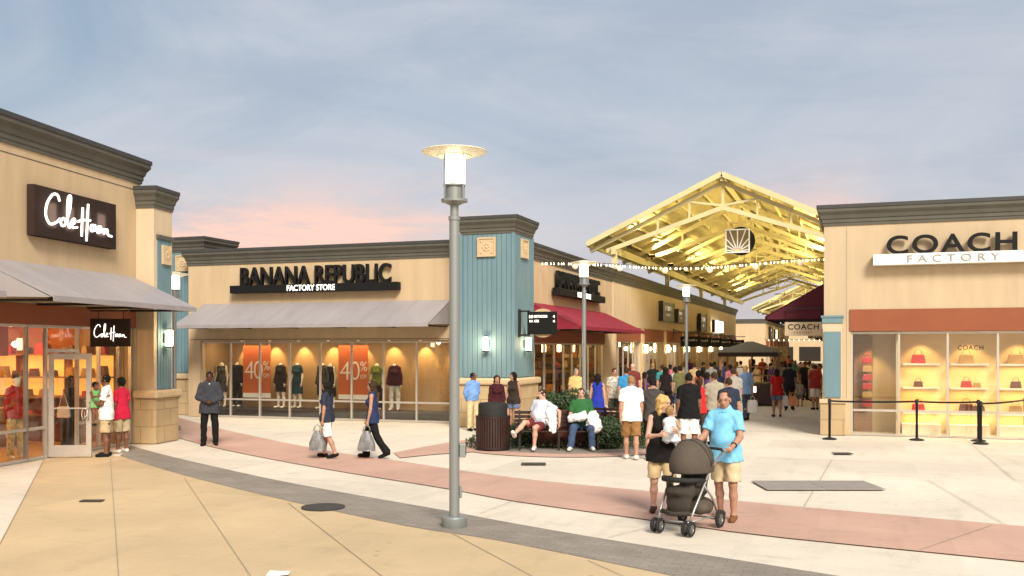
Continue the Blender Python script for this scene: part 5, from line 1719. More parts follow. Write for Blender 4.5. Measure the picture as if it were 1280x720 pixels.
# ------------------------------------------------------------------ street lamps
def street_lamp(x, y, h, label, en=60, r=.068):
    e = empty('street_lamp', (x, y, 0), YAW, label, 'street lamp', 'grey pole street lamps with disc tops')
    MB().lathe([(.165, 0), (.17, .01), (.17, .125), (.16, .14), (.08, .145)], 32).build('base', M['pole'], e, smooth=True, angle=30)
    n_ = h - .83
    MB().lathe([(r, .146), (r * .99, n_ - .16), (r * 1.15, n_ - .15), (r * 1.15, n_ - .1), (r * .8, n_ - .09), (r * .8, n_ + .04)], 24).build('pole', M['pole'], e, smooth=True, angle=30)
    hd = MB().lathe([(r * .8, n_ + .04), (.13, n_ + .08), (.175, n_ + .09), (.175, n_ + .125), (.118, n_ + .13), (.118, n_ + .29), (.145, n_ + .295), (.145, n_ + .32), (.10, n_ + .325)], 24).build('head_collar', M['pole'], e, smooth=True, angle=30)
    rods = MB()
    for k in range(4):
        a = pi / 4 + k * pi / 2
        rods.tube([(.17 * cos(a), .17 * sin(a), n_ + .1), (.17 * cos(a), .17 * sin(a), n_ + .70)], .011, 8)
    rods.build('rods', M['pole'], e)
    MB().lathe([(.10, n_ + .326), (.138, n_ + .335), (.138, n_ + .685), (.11, n_ + .70)], 24).build('lamp_glass', M['lampglow'], e, smooth=True)
    MB().lathe([(.23, n_ + .695), (.43, n_ + .745), (.435, n_ + .752), (.43, n_ + .76), (.22, n_ + .79), (.16, n_ + .81), (.001, n_ + .83)], 40).build('disc_top', mat('disc_top', (.7, .66, .5), .5, .05, emit=None), e, smooth=True, angle=30)
    MB().lathe([(.15, n_ + .705), (.23, n_ + .690), (.23, n_ + .72), (.15, n_ + .73)], 32).build('inner_ring', M['cream'], e, smooth=True, angle=30)
    MB().box(.07, .15, -.055, .055, .92, 1.10).build('outlet_box', M['pole'], e, bevel=.008)
    MB().box(.151, .157, -.03, .03, .95, 1.07).build('outlet_cover', M['darkmetal'], e)
    MB().box(.07, .10, -.03, .03, .38, .54).build('hand_hole_cover', M['pole'], e, bevel=.004)
    return e
street_lamp(*at(568, 12.9), 5.03, 'tall grey street lamp standing nearest in the plaza centre', 40)
street_lamp(*at(730, 29.5), 5.03, 'grey street lamp behind the planter by the maroon awning', 35, .065)
street_lamp(*at(858, 40.4), 5.03, 'grey street lamp in the lane mouth in front of the canopy shops', 30, .065)
street_lamp(*at(218, 28.2), 4.58, 'grey street lamp at the left shop pier', 35, .06)

# ------------------------------------------------------------------ plaza furniture
x, y = at(616, 22.7)
e = empty('trash_bin', (x, y, 0), YAW, 'dark slatted octagonal trash bin with black lid by the bench', 'trash bin')
n = 40
sl = MB()
for k in range(n):
    a = 2 * pi * (k + .5) / n
    sl.box(-.022, .022, -.012, .012, .07, .78, Matrix.Translation((.385 * cos(a), .385 * sin(a), 0)) @ Matrix.Rotation(a + pi / 2, 4, 'Z'))
sl.build('slats', M['slat'], e)
MB().lathe([(.36, .03), (.40, .03), (.40, .09), (.37, .09)], 40).lathe([(.37, .75), (.405, .75), (.405, .80), (.36, .80)], 40).build('hoops', M['iron'], e)
MB().lathe([(.35, .04), (.355, .78)], 32).build('liner', M['black'], e, smooth=True)
lid = MB().lathe([(.34, .80), (.34, 1.04), (.33, 1.08), (.29, 1.10), (.20, 1.10), (.19, 1.06), (.001, 1.05)], 36).build('lid', M['rubber'], e, smooth=True, angle=30)
def bench(x, y, rz, label, L=2.05):
    e = empty('park_bench', (x, y, 0), rz, label, 'bench', 'dark slatted benches round the planter')
    s = MB()
    for k in range(6): s.box(-L / 2, L / 2, -.26 + k * .085, -.19 + k * .085, .43, .455)
    s.build('seat', M['slat'], e)
    s = MB()
    for k in range(4):
        mt = Matrix.Translation((0, .27 + k * .025, .56 + k * .095))
        s.box(-L / 2, L / 2, -.012, .012, -.035, .035, mt)
    s.build('backrest', M['slat'], e)
    for sx in (-1, 0, 1):
        l = MB(); xx = sx * (L / 2 - .12)
        l.bar((xx, -.22, 0), (xx, -.24, .425), .05, .03); l.bar((xx, .24, 0), (xx, .25, .425), .05, .03); l.bar((xx, .252, .41), (xx, .37, .9), .05, .03); l.bar((xx, -.25, .412), (xx, .26, .412), .05, .026)
        if sx: l.tube([(xx, -.22, .43), (xx, -.24, .62), (xx, .0, .66), (xx, .28, .64)], .018, 6)
        l.build('leg', M['iron'], e)
    return e
BX, BY = at(698, 22.75)
bench(BX, BY, YAW, 'dark bench holding the two seated men')
bx2, by2 = at(764, 24.6)
bench(bx2, by2, YAW + R(150), 'dark bench behind the white T-shirt man, turned to the lane', 1.3)
# planter box with hedge
def leafy(name, blobs, n, size, cols, parent, seed=1, low=0.0):
    g = np.random.default_rng(seed)
    vs = []; fs = []; mi = []
    vol = [b[1][0] * b[1][1] * b[1][2] for b in blobs]; tot = sum(vol)
    for b, vv in zip(blobs, vol):
        c, rad = b
        for _ in range(int(n * vv / tot)):
            d = g.normal(size=3); d /= np.linalg.norm(d)
            rr_ = g.uniform(.5, 1.03) ** .5
            p = np.array(c) + d * np.array(rad) * rr_
            if p[2] < low: continue
            nrm = nv(d + g.normal(size=3) * .7); t = nv(np.cross(nrm, g.normal(size=3))); u = np.cross(nrm, t)
            s = size * g.uniform(.6, 1.3)
            o = len(vs)
            vs += [p - t * s, p + u * s * .45 + nrm * s * .1, p + t * s, p - u * s * .45 + nrm * s * .1]
            fs.append((o, o + 1, o + 2, o + 3)); mi.append(g.integers(0, len(cols)))
    me = bpy.data.meshes.new(name); me.from_pydata([tuple(v) for v in vs], [], fs)
    for c in cols: me.materials.append(c)
    me.polygons.foreach_set('material_index', np.array(mi, np.int32)); me.update()
    o = bpy.data.objects.new(name, me); COL.objects.link(o); o.parent = parent
    return o
M['leaf1'] = mat('leaf_dark', (.018, .036, .014), .6, .25, 4); M['leaf2'] = mat('leaf_mid', (.034, .062, .022), .6, .25, 4); M['leaf3'] = mat('leaf_light', (.055, .085, .032), .6, .25, 4)
LV = [M['leaf1'], M['leaf2'], M['leaf2'], M['leaf3']]
def stems(parent, pts, r=.012):
    m = MB()
    for a, b in pts: m.tube([a, b], [r, r * .5], 5)
    return m.build('stem', M['wood'], parent)
px, py = at(704, 23.7)
e = empty('planter_box', (px, py, 0), YAW, 'square brown planter box behind the bench', 'planter')
MB().box(-.62, .62, -.5, .5, .02, .84).build('box', M['planter'], e, bevel=.015)
MB().box(-.66, .66, -.54, -.44, .842, .90).box(-.66, .66, .44, .54, .842, .90).box(-.66, -.56, -.44, .44, .842, .90).box(.56, .66, -.44, .44, .842, .90).build('rim', M['planter'], e, bevel=.01)
MB().box(-.57, .57, -.45, .45, .80, .86).build('soil', mat('soil', (.03, .02, .012), .95, .3, 8), e)
h = empty('hedge', (px, py, .86), YAW, 'clipped rounded green hedge growing in the brown planter box', 'hedge')
leafy('foliage', [((-.3, 0, .18), (.38, .44, .28)), ((.26, .05, .22), (.42, .45, .31)), ((0, -.1, .16), (.46, .46, .26))], 4600, .035, LV, h, 1)
stems(h, [((x_, 0, -.02), (x_ * 1.3, .05, .4)) for x_ in (-.4, -.2, 0, .2, .4)])
for k, (u, Y, rx, ry, hz, lab, nl) in enumerate([(758, 23.0, .52, .45, .38, 'round dark green shrub beside the green-shirted man', 4200), (788, 24.6, .6, .5, .34, 'low shrub behind the white T-shirt man\'s legs', 2600), (768, 24.4, .42, .42, .38, 'upright shrub behind the small bench', 2400), (742, 24.6, .5, .45, .40, 'shrub right of the planter box', 2600),
                                                 (655, 23.9, .5, .45, .30, 'low shrub left of the planter box behind the reclining man', 2400)]):
    x, y = at(u, Y)
    e = empty('shrub', (x, y, 0), YAW, lab, 'shrub', 'shrubs in the planter island')
    leafy('foliage', [((0, 0, hz * .95), (rx, ry, hz)), ((rx * .3, -.1, hz * 1.15), (rx * .6, ry * .7, hz * .7))], nl, .04, LV, e, 5 + k, .02)
    stems(e, [((x_, 0, 0), (x_ * 3, .05, hz)) for x_ in (-.1, 0, .1)])
gx, gy = at(706, 23.55)
gc = leafy('ground_cover', [((x_, y_, .07), (.55, .5, .17)) for x_ in np.arange(-1.9, 2.0, .55) for y_ in (-.25, .35, .9)], 9000, .035, LV, None, 31, .01)
gc.location = (gx, gy, 0); gc.rotation_euler = (0, 0, YAW)
tag(gc, 'low green ground cover under the bench in the planter island', 'ground cover', kind='stuff')

# kiosk in the lane
x, y = at(938, 41.5)
e = empty('kiosk', (x, y, 0), 0, 'dark pyramid-roofed retail kiosk cart standing in the lane', 'kiosk')
MB().add([(-1.45, -1.45, 2.2), (1.45, -1.45, 2.2), (1.45, 1.45, 2.2), (-1.45, 1.45, 2.2), (-.12, -.12, 2.66), (.12, -.12, 2.66), (.12, .12, 2.66), (-.12, .12, 2.66)], [(0, 1, 5, 4), (1, 2, 6, 5), (2, 3, 7, 6), (3, 0, 4, 7), (4, 5, 6, 7), (3, 2, 1, 0)]).build('roof', M['cap'], e)
MB().box(-1.2, 1.2, -1.2, 1.2, 2.02, 2.198).build('fascia', M['slat'], e)
for sx in (-1, 1):
    for sy in (-1, 1): MB().box(sx * 1.1 - .05, sx * 1.1 + .05, sy * 1.1 - .05, sy * 1.1 + .05, .9, 2.02).build('post', M['wood'], e)
MB().box(-1.15, 1.15, -1.15, 1.15, .05, .9).build('counter', M['slat'], e, bevel=.01)
MB().box(-.35, .35, -1.17, -1.152, .55, .8).build('price_card', M['signglow'], e)
sh = MB()
for z in (1.2, 1.55): sh.box(-.9, .9, -.4, .4, z, z + .03)
sh.box(-.05, .05, -.05, .05, .9, 1.9); sh.build('display_rack', M['wood'], e)
lamp('POINT', (x, y, 1.9), 25, (1, .7, .35), .1)
# lit festoon beyond the kiosk
e = empty('festoon', (6.2, 17.0, 2.75), R(8), 'row of small lit bulbs strung low at the kiosk beyond the maroon awning', 'festoon lights')
MB().tube([(-.2, 0, .04), (2.4, 0, .0)], .01, 5).build('cable', M['darkmetal'], e)
for k in range(11): put('bulb', bm, None, e, (k * .22, 0, .03))

# floor fittings
def flat(name, u, v, w_, d_, label, cat, m, rz=0.0, z=.011):
    x, y = gp(u, v)
    o = MB().box(-w_ / 2, w_ / 2, -d_ / 2, d_ / 2, 0, .012).build(name, m, None, bevel=.003)
    o.location = (x, y, z); o.rotation_euler = (0, 0, YAW + rz)
    return tag(o, label, cat)
flat('trench_plate', 984.5, 607.5, .985, 1.05, 'left half of the wide steel cover plate set in the pale concrete', 'cover plate', M['grate'], 0)
flat('trench_plate', 1057, 607.5, .985, 1.05, 'right half of the wide steel cover plate set in the pale concrete', 'cover plate', M['grate'], 0)
flat('floor_drain', 115, 627, .34, .16, 'small black slot drain in the tan paving', 'drain', M['manhole'])
flat('floor_drain', 1053, 567.5, .40, .3, 'small drain near the corner pilaster on the right', 'drain', M['manhole'])
flat('floor_drain', 667, 580.5, .5, .3, 'thin dark drain in front of the seated men', 'drain', M['manhole'])
x, y = gp(404, 635)
e = tag(MB().lathe([(.001, .0), (.32, .0), (.32, .012), (.27, .014), (.265, .010), (.001, .011)], 40).build('manhole_cover', M['manhole']), 'round dark manhole cover at the edge of the grey pavers', 'manhole cover')
e.location = (x, y, .011)
x, y = gp(348, 719)
pm = MB().add([(-.12, -.05, .006), (-.02, -.09, .01), (.12, -.06, .02), (.11, .05, .03), (.0, .09, .012), (-.10, .06, .035), (.01, .0, .04)], [(0, 1, 6), (1, 2, 6), (2, 3, 6), (3, 4, 6), (4, 5, 6), (5, 0, 6)])
o = pm.build('paper_scrap', M['paperm']); o.location = (x, y, .003); o.rotation_euler = (0, 0, YAW)
sm = o.modifiers.new('thickness', 'SOLIDIFY'); sm.thickness = .003
tag(o, 'white scrap of paper lying on the tan paving', 'paper scrap')
# ------------------------------------------------------------------ people
STAND = {}
def stand(**k):
    d = dict(legL=((.06, .0, -1), (.0, .03, -1)), legR=((-.06, 0, -1), (0, .03, -1)), armL=((.16, .04, -1), (.02, -.2, -1)), armR=((-.16, .04, -1), (-.02, -.2, -1)))
    d.update(k); return d
def walk(a=1.0, **k):
    d = dict(legL=((.02, -.42 * a, -1), (0, .02, -1)), legR=((-.02, .26 * a, -1), (0, .62 * a, -1)), armL=((.14, .35 * a, -1), (.04, .1, -1)), armR=((-.14, -.25 * a, -1), (-.03, -.55 * a, -1)))
    d.update(k); return d
def walk2(a=1.0, **k):
    d = dict(legR=((-.02, -.42 * a, -1), (0, .02, -1)), legL=((.02, .26 * a, -1), (0, .62 * a, -1)), armR=((-.14, .35 * a, -1), (-.04, .1, -1)), armL=((.14, -.25 * a, -1), (.03, -.55 * a, -1)))
    d.update(k); return d

def bag(label, x, y, z, rz, w_, h_, d_, m, cat='shopping bag', handles=True, top=None, soft=0.0):
    """paper or plastic carrier bag hanging from (x,y,z)."""
    e = empty('shopping_bag', (x, y, z), rz, label, cat)
    hh = .14 if handles else 0
    N = 7
    vs = []; fs = []
    prof = [(.0, -hh, .80), (.25, 0, .95), (.6, 0, 1.0), (.9, 0, 1.02), (1.0, 0, .9)]
    n = 20
    rr_ = random.Random(int(abs(x * 100) + abs(y * 10)))
    for i, (t, _, sc_) in enumerate(prof):
        zz = -hh - t * h_
        for k in range(n):
            a = 2 * pi * k / n
            p = 4.0 if soft < .5 else 2.4
            c, s_ = cos(a), sin(a)
            q = (abs(c) ** p + abs(s_) ** p) ** (-1 / p)
            j = 1 + soft * rr_.uniform(-.16, .16)
            wt = (1 if soft < .5 else (.38 + 1.15 * t - .52 * t * t))
            vs.append((c * q * w_ / 2 * sc_ * j * (wt if wt < 1.05 else 1.05), s_ * q * d_ / 2 * sc_ * j * (.5 + .5 * t if soft else 1), zz))
    for i in range(len(prof) - 1):
        for k in range(n):
            k2 = (k + 1) % n
            fs.append((i * n + k2, i * n + k, (i + 1) * n + k, (i + 1) * n + k2))
    fs.append(tuple((len(prof) - 1) * n + k for k in range(n)))
    MB().add(vs, fs).build('bag_body', m, e, smooth=soft > .5)
    if handles:
        mb = MB()
        for sy in (-1, 1):
            mb.tube([(-w_ * .22, sy * d_ * .3, -hh - .01), (-w_ * .16, sy * d_ * .15, -hh * .4), (0, sy * .01, -.01), (w_ * .16, sy * d_ * .15, -hh * .4), (w_ * .22, sy * d_ * .3, -hh - .01)], .007, 6)
        mb.build('handle', m, e, smooth=True)
    return e
def hand_at(B, Mx, sd, d=.09):
    p = Mx @ Vector(tuple(B.wr[sd] + B.hd[sd] * d))
    return p

SHOE_D, SHOE_W, SHOE_B = (25, 22, 20), (215, 212, 205), (70, 50, 38)
def P(label, u, v, face, H, pose, look, cols, h=.013, Y=None, dx=0, **k):
    if Y is None: x, y = gp(u, v)
    else: x, y = at(u, Y)
    return person(label, x, y, face, H, pose, look, cols, h, **k)

# --- family with the stroller
mp = stand(lean=(.0, -.06, 1), armL=((.22, -.30, -1), (-.12, -.95, -.45)), armR=((-.30, -.30, -1), (-.25, -.95, -.50)), nod=7, yaw=8, curl=.7,
           legL=((.06, -.10, -1), (0, .06, -1)), legR=((-.05, .10, -1), (0, .22, -1)))
rt, B, Mx = P('man in light blue polo and khaki shorts pushing the stroller', 907, 650, -30, 1.80, mp, dict(collar=True, top='polo', topname='polo_shirt', fat=.012, bottom='shorts', leg=.92, flare=.092, hem=.13, face=True, hair='thin', vneck=.5),
              ('tan', 'brown', (122, 190, 228), (196, 178, 146), (120, 80, 50)), .0095)
hm_ = [hand_at(B, Mx, sd, .06) for sd in (1, -1)]
w1 = B.wr[1] * 1.0
o = MB().tube([tuple(B.wr[1] - nv(B.wr[1] - B.el[1]) * .035 + np.array((0, 0, 0)) + .036 * (cos(a) * nv(np.cross(nv(B.wr[1] - B.el[1]), (1, 0, 0))) + sin(a) * nv(np.cross(nv(B.wr[1] - B.el[1]), np.cross(nv(B.wr[1] - B.el[1]), (1, 0, 0)))))) for a in np.linspace(0, 2 * pi, 14)[:-1]], .008, 6, closed=True).build('wristwatch', M['black'], rt)
mid = (hm_[0] + hm_[1]) / 2

# stroller: handle bar meets the man's hands
def stroller(x, y, rz, hx, hz):
    e = empty('baby_stroller', (x, y, 0), rz, 'dark grey folding baby stroller with hood, tray and twin front wheels', 'stroller')
    fab = cloth('stroller', 82, 75, 67); fab2 = cloth('stroller2', 60, 55, 50)
    fm = MB()
    for sx in (-1, 1):
        fm.tube([(sx * .22, -.40, .13), (sx * .235, -.30, .30), (sx * .25, -.12, .52), (sx * .25, .14, .80), (sx * .245, hx[1] - .02, hz - .03)], .016, 8)
        fm.tube([(sx * .265, .36, .12), (sx * .26, .16, .42), (sx * .255, -.06, .60)], .014, 8)
        fm.tube([(sx * .23, -.36, .17), (sx * .26, .34, .17)], .011, 8)
    fm.tube([(-.23, -.38, .16), (.23, -.38, .16)], .012, 8).tube([(-.265, .36, .12), (.265, .36, .12)], .012, 8)
    fm.build('frame', mat('silver_tube', (.33, .33, .33), .35, .05, metal=.6), e, smooth=True)
    MB().tube([(-.245, hx[1] - .02, hz - .03), (-.22, hx[1], hz), (-.1, hx[1] + .01, hz + .01), (.1, hx[1] + .01, hz + .01), (.22, hx[1], hz), (.245, hx[1] - .02, hz - .03)], .02, 10).build('handle', M['rubber'], e, smooth=True)
    # seat bucket
    v = Vol((-.32, -.45, .2), (.32, .5, 1.1), .016)
    v.add(('cone', np.array((0, -.20, .52)), np.array((0, .12, .50)), .19, .20, np.array((0, 0, 1.)), 2.2, .06)); v.add(('cone', np.array((-.0, -.21, .56)), np.array((0, -.27, .36)), .20, .17, np.array((0, 1., 0)), 2.6, .08))
    v.add(('cone', np.array((0, .10, .50)), np.array((0, .27, .86)), .20, .20, np.array((0, .9, -.4)), 2.8, .05))
    v.sub(('ell', np.array((0, -.10, .70)), ((1, 0, 0), (0, 1, 0), (0, 0, 1)), (.17, .24, .19), .02))
    v.wrinkle(.003, 1)
    v.wrinkle(.003, 2, 2); put('seat', np_mesh('seat', *v.mesh()), fab2, e)
    v = Vol((-.35, -.45, .5), (.35, .6, 1.35), .015)     # hood: half shell
    v.add(('ell', np.array((0, .10, .83)), ((1, 0, 0), (0, 1, 0), (0, 0, 1)), (.275, .36, .34), .02))
    v.cut((0, -.33, .735), (0, -.5, -.86)); v.cut((0, 0, .74), (0, 0, -1))
    put('hood', np_mesh('hood', *v.mesh()), fab, e)
    rb = MB()
    for a in (-.22, .25, .8):
        pts = []
        for k in range(17):
            t = pi * k / 16
            d = np.array((cos(t) * .278, -sin(t) * sin(-a) * .36 * -1 * -1, sin(t) * cos(a) * .345))
            pts.append((d[0], .10 + sin(a) * .36 * sin(t) * -1 * -1, .83 + d[2]))
        rb.tube(pts, .007, 6)
    rb.build('hood_ribs', fab2, e, smooth=True)
    MB().tube([(-.25, -.02, .66), (-.24, -.22, .68), (-.18, -.33, .68), (0, -.36, .68), (.18, -.33, .68), (.24, -.22, .68), (.25, -.02, .66)], [.02, .03, .034, .036, .034, .03, .02], 10).build('tray', M['rubber'], e, smooth=True)
    v = Vol((-.3, -.3, .1), (.3, .4, .5), .016)
    v.add(('cone', np.array((-.14, .06, .30)), np.array((.14, .06, .30)), .12, .12, np.array((0, 0, 1.)), 1.2, .04)); v.add(('cone', np.array((-.14, .2, .30)), np.array((.14, .2, .30)), .11, .11, None, 1, .05)); v.cut((0, 0, .39), (0, -.1, 1)); v.wrinkle(.004, 1)
    put('storage_basket', np_mesh('storage_basket', *v.mesh()), fab, e)
    MB().tube([(-.2, -.34, .27), (0, -.40, .25), (.2, -.34, .27)], .03, 8).build('footrest', fab2, e, smooth=True)
    def wheel(px, py, r, wd):
        m = MB(); 
        prof = [(r * .62, -wd / 2), (r * .92, -wd / 2), (r, -wd * .3), (r, wd * .3), (r * .92, wd / 2), (r * .62, wd / 2)]
        n = 24; vs = []; fs = []
        for (rr_, xx) in prof:
            for k in range(n):
                a = 2 * pi * k / n; vs.append((px + xx, py + rr_ * cos(a), r + rr_ * sin(a)))
        for i in range(5):
            for k in range(n): fs.append((i * n + k, i * n + (k + 1) % n, (i + 1) * n + (k + 1) % n, (i + 1) * n + k))
        t = m.add(vs, fs).build('wheel', M['rubber'], e, smooth=True, angle=40)
        h_ = MB()
        for k in range(6):
            a = k * pi / 3
            h_.bar((px, py, r), (px, py + r * .66 * cos(a), r + r * .66 * sin(a)), wd * .5, .018)
        h_.tube([(px - wd * .55, py, r), (px + wd * .55, py, r)], .02, 10)
        rim = [(px, py + r * .64 * cos(a), r + r * .64 * sin(a)) for a in np.linspace(0, 2 * pi, 21)[:-1]]
        h_.tube(rim, .012, 6, closed=True)
        h_.build('rim', mat('wheel_rim', (.2, .2, .2), .4, .05, metal=.4), t)
    for sx in (-1, 1):
        wheel(sx * .22 - .042, -.42, .095, .036); wheel(sx * .22 + .042, -.42, .095, .036)
        wheel(sx * .275, .36, .12, .04)
    return e
hy = .52
dirm = YAW + R(-30)
mxy = Vector((mid.x, mid.y))
# handle is hy behind the stroller centre (local +y)
DR = dirm - R(8)
c = mxy - Vector((-sin(DR), cos(DR))) * hy + Vector((-.07, .0))
stroller(c.x, c.y, DR, (0, hy), mid.z - .012)
x, y = c.x, c.y
bl = empty('blanket', (mid.x - .30, mid.y + .02, mid.z - .12), dirm, 'pale blanket draped at the back of the stroller hood', 'blanket')
v = Vol((-.2, -.2, -.3), (.25, .2, .2), .014)
v.add(('cone', np.array((.02, 0, .03)), np.array((.12, .02, -.16)), .06, .075, None, 1, .03)); v.add(('cone', np.array((.05, 0, -.05)), np.array((.10, -.04, -.2)), .05, .04, None, 1, .03)); v.wrinkle(.012, 1.4)
put('cloth', np_mesh('cloth', *v.mesh()), cloth('blanket', 205, 190, 180), bl)

wp = stand(yaw=48, nod=8, twist=10, armL=((.20, -.55, -1), (-.15, -1, .38)), armR=((-.22, -.35, -1), (.62, -.85, .16)), curl=.6, legL=((.05, -.18, -1), (0, .10, -1)), legR=((-.03, .08, -1), (0, .3, -1)))
rw, Bw, Mw = P('blonde woman in black top and khaki shorts carrying a baby', 827, 642, -4, 1.72, wp, dict(fem=True, sleeve='none', top='tank', topname='tank_top', bottom='shorts', leg=.9, flare=.088, hem=.16, hair='long', face=True, vneck=.5),
               ('light', 'blond', (24, 22, 22), (190, 168, 130), SHOE_B), .0095)
bp_ = Mw @ Vector((.10, -.225, 1.13))
person('baby in a white romper held by the blonde woman', bp_.x, bp_.y, 150, .84, dict(pelvis=.0, heads=1.0, legL=((.35, -.8, -.6), (.05, -.1, -1)), legR=((-.35, -.8, -.6), (-.05, -.1, -1)), armL=((.3, -.5, -.8), (-.3, -.8, .2)), armR=((-.3, -.5, -.8), (.3, -.8, .2)), nod=-5),
       dict(heads=1.55, top='romper', topname='romper', sleeve='none', hem=.12, topinfl=.02, bottom='shorts', leg=.45, flare=.1, hair='short', shoes=False, face=True, fat=.02), ('light', 'sand', (208, 220, 232), (208, 220, 232), None), .02, z=bp_.z)

# --- white T-shirt man & neighbours seen from behind
P('man in white T-shirt and brown cargo shorts seen from behind', 789, 573.5, 176, 1.80, walk(.45), dict(top='tee', bottom='shorts', leg=1.0, flare=.096, hem=.13, hair='short'), ('tan', 'sand', (238, 236, 232), (138, 102, 62), SHOE_W), .012)
P('man in charcoal T-shirt and black shorts walking away beside the white T-shirt man', 816, 573, 170, 1.74, walk2(.5), dict(top='tee', bottom='shorts', leg=1.0, flare=.09, hair='short'), ('tan', 'black', (62, 60, 58), (26, 24, 26), SHOE_D), .013)
P('man in black T-shirt and long white shorts seen from behind near the stroller', 861, 570, 178, 1.84, stand(), dict(top='tee', bottom='shorts', leg=1.05, flare=.098, hem=.14, hair='short', fat=.015), ('brown', 'black', (20, 19, 21), (232, 230, 228), SHOE_W), .013)
P('person in bright red top walking away right of the black T-shirt man', 874, 556, 180, 1.66, walk(.5), dict(fem=True, top='tee', bottom='trousers', hair='pony'), ('tan', 'brown', (196, 40, 44), (60, 52, 50), SHOE_D), .016)
P('man in grey-beige shirt with dark hair walking away behind the blue polo man', 893, 556, 186, 1.80, walk2(.4), dict(top='tee', bottom='trousers', hair='short', fat=.015), ('tan', 'brown', (150, 142, 126), (70, 64, 58), SHOE_D), .015)
P('man in navy shirt close behind the blue polo man\'s shoulder', 911, 567, 172, 1.72, stand(), dict(top='tee', bottom='trousers', hair='short'), ('tan', 'brown', (40, 48, 66), (46, 48, 60), SHOE_D), .016)
P('tall man in washed grey shirt carrying a dark bag among the walkers', 917, 541, 190, 1.84, walk(.4), dict(top='tee', bottom='trousers', hair='short'), ('tan', 'brown', (148, 144, 136), (60, 56, 52), SHOE_D), .016)
rt, B, Mx = P('blond man in light blue shirt walking off with big white bags', 932, 525, 195, 1.82, walk2(.4, armR=((-.2, 0, -1), (-.05, 0, -1)), armL=((.2, 0, -1), (.05, 0, -1))), dict(top='shirt', sleeve='half', bottom='trousers', hair='short'), ('light', 'blond', (126, 158, 205), (72, 74, 88), SHOE_D), .016)
q = hand_at(B, Mx, 1); bag('large white shopping bag in the light blue shirt man\'s near hand', q.x - .05, q.y - .25, q.z, YAW, .42, .46, .24, M['bagwhite'])
q = hand_at(B, Mx, -1); bag('white shopping bag in the light blue shirt man\'s right hand', q.x, q.y - .1, q.z, YAW, .36, .42, .2, M['bagwhite'])
rt, B, Mx = P('woman in red T-shirt and denim shorts walking away with two bags', 971, 521, 172, 1.68, walk(.5), dict(fem=True, top='tee', bottom='shorts', leg=.7, hair='bob', hem=.14), ('tan', 'black', (170, 32, 34), (92, 102, 128), SHOE_B), .016)
q = hand_at(B, Mx, -1); bag('white carrier bag held by the woman in the red T-shirt', q.x + .05, q.y, q.z + .12, YAW, .34, .36, .16, M['bagwhite']); bag('peach paper bag held beside the white carrier bag', q.x + .34, q.y + .1, q.z + .1, YAW, .26, .34, .14, cloth('peachbag', 222, 150, 112))
P('man in black shirt striding right of the woman in red T-shirt', 987, 513, 160, 1.84, walk2(.8), dict(top='tee', bottom='trousers', hair='short'), ('brown', 'black', (28, 28, 34), (34, 32, 34), SHOE_D), .017)
P('small child in grey shirt toddling at the far right of the lane', 1000, 508, 175, 1.05, walk(.5), dict(heads=1.3, top='tee', bottom='shorts', hair='short'), ('tan', 'sand', (140, 134, 128), (110, 100, 92), SHOE_B), .02)
P('man in rust red shirt and white shorts at the right pilaster edge', 1019, 512, 178, 1.76, walk2(.4), dict(top='tee', bottom='shorts', leg=1.0, hair='short', flare=.1, fat=.012), ('tan', 'brown', (160, 56, 46), (226, 222, 216), SHOE_D), .016)
P('person in black top standing deep at the right end of the lane', 1006, 500, 10, 1.78, stand(), dict(top='tee', bottom='trousers', hair='short'), ('brown', 'black', (30, 27, 30), (38, 34, 34), SHOE_D), .018)

# --- by the planter and the maroon awning
P('woman in royal blue sleeveless dress with long dark hair by the planter', 747, 542, 172, 1.68, stand(armL=((.2, -.1, -1), (.1, -.3, -1))), dict(fem=True, top=None, bottom='dress', leg=.42, flare=.17, hair='long'), ('light', 'black', None, (38, 54, 158), SHOE_D), .014)
P('older man in pale yellow shirt near the corner shop windows', 720, 529, 20, 1.74, stand(), dict(top='tee', bottom='trousers', hair='short', face=True, fat=.02), ('light', 'grey', (205, 180, 122), (110, 96, 80), SHOE_D), .016)
P('man in white floral shirt facing the plaza behind the blue dress woman', 768, 531, 15, 1.76, stand(), dict(top='shirt', bottom='shorts', hair='short', face=True), ('tan', 'black', mat('floral_print', (.45, .42, .36), .8, .75, 16), (66, 62, 58), SHOE_B), .015)
P('man in teal blue T-shirt behind the white T-shirt man', 783, 533, 184, 1.80, stand(), dict(top='tee', bottom='shorts', hair='short'), ('tan', 'brown', (52, 128, 178), (80, 72, 66), SHOE_D), .015)
P('person in pink cap standing near the second shop windows', 791, 520, 170, 1.84, stand(), dict(top='tee', bottom='trousers', hair='cap'), ('light', (222, 170, 160), (110, 52, 48), (52, 46, 44), SHOE_D), .018)
P('woman in black top with long dark hair near the lane pilaster', 832, 519, 175, 1.72, stand(), dict(fem=True, top='tee', bottom='trousers', hair='long'), ('brown', 'black', (30, 24, 26), (30, 28, 30), SHOE_D), .017)
P('woman in pale grey tank top beside the long-haired woman in black', 844, 517, 185, 1.72, walk(.4), dict(fem=True, top='tank', sleeve='none', bottom='trousers', hair='pony'), ('tan', 'black', (172, 172, 170), (40, 38, 44), SHOE_D), .017)

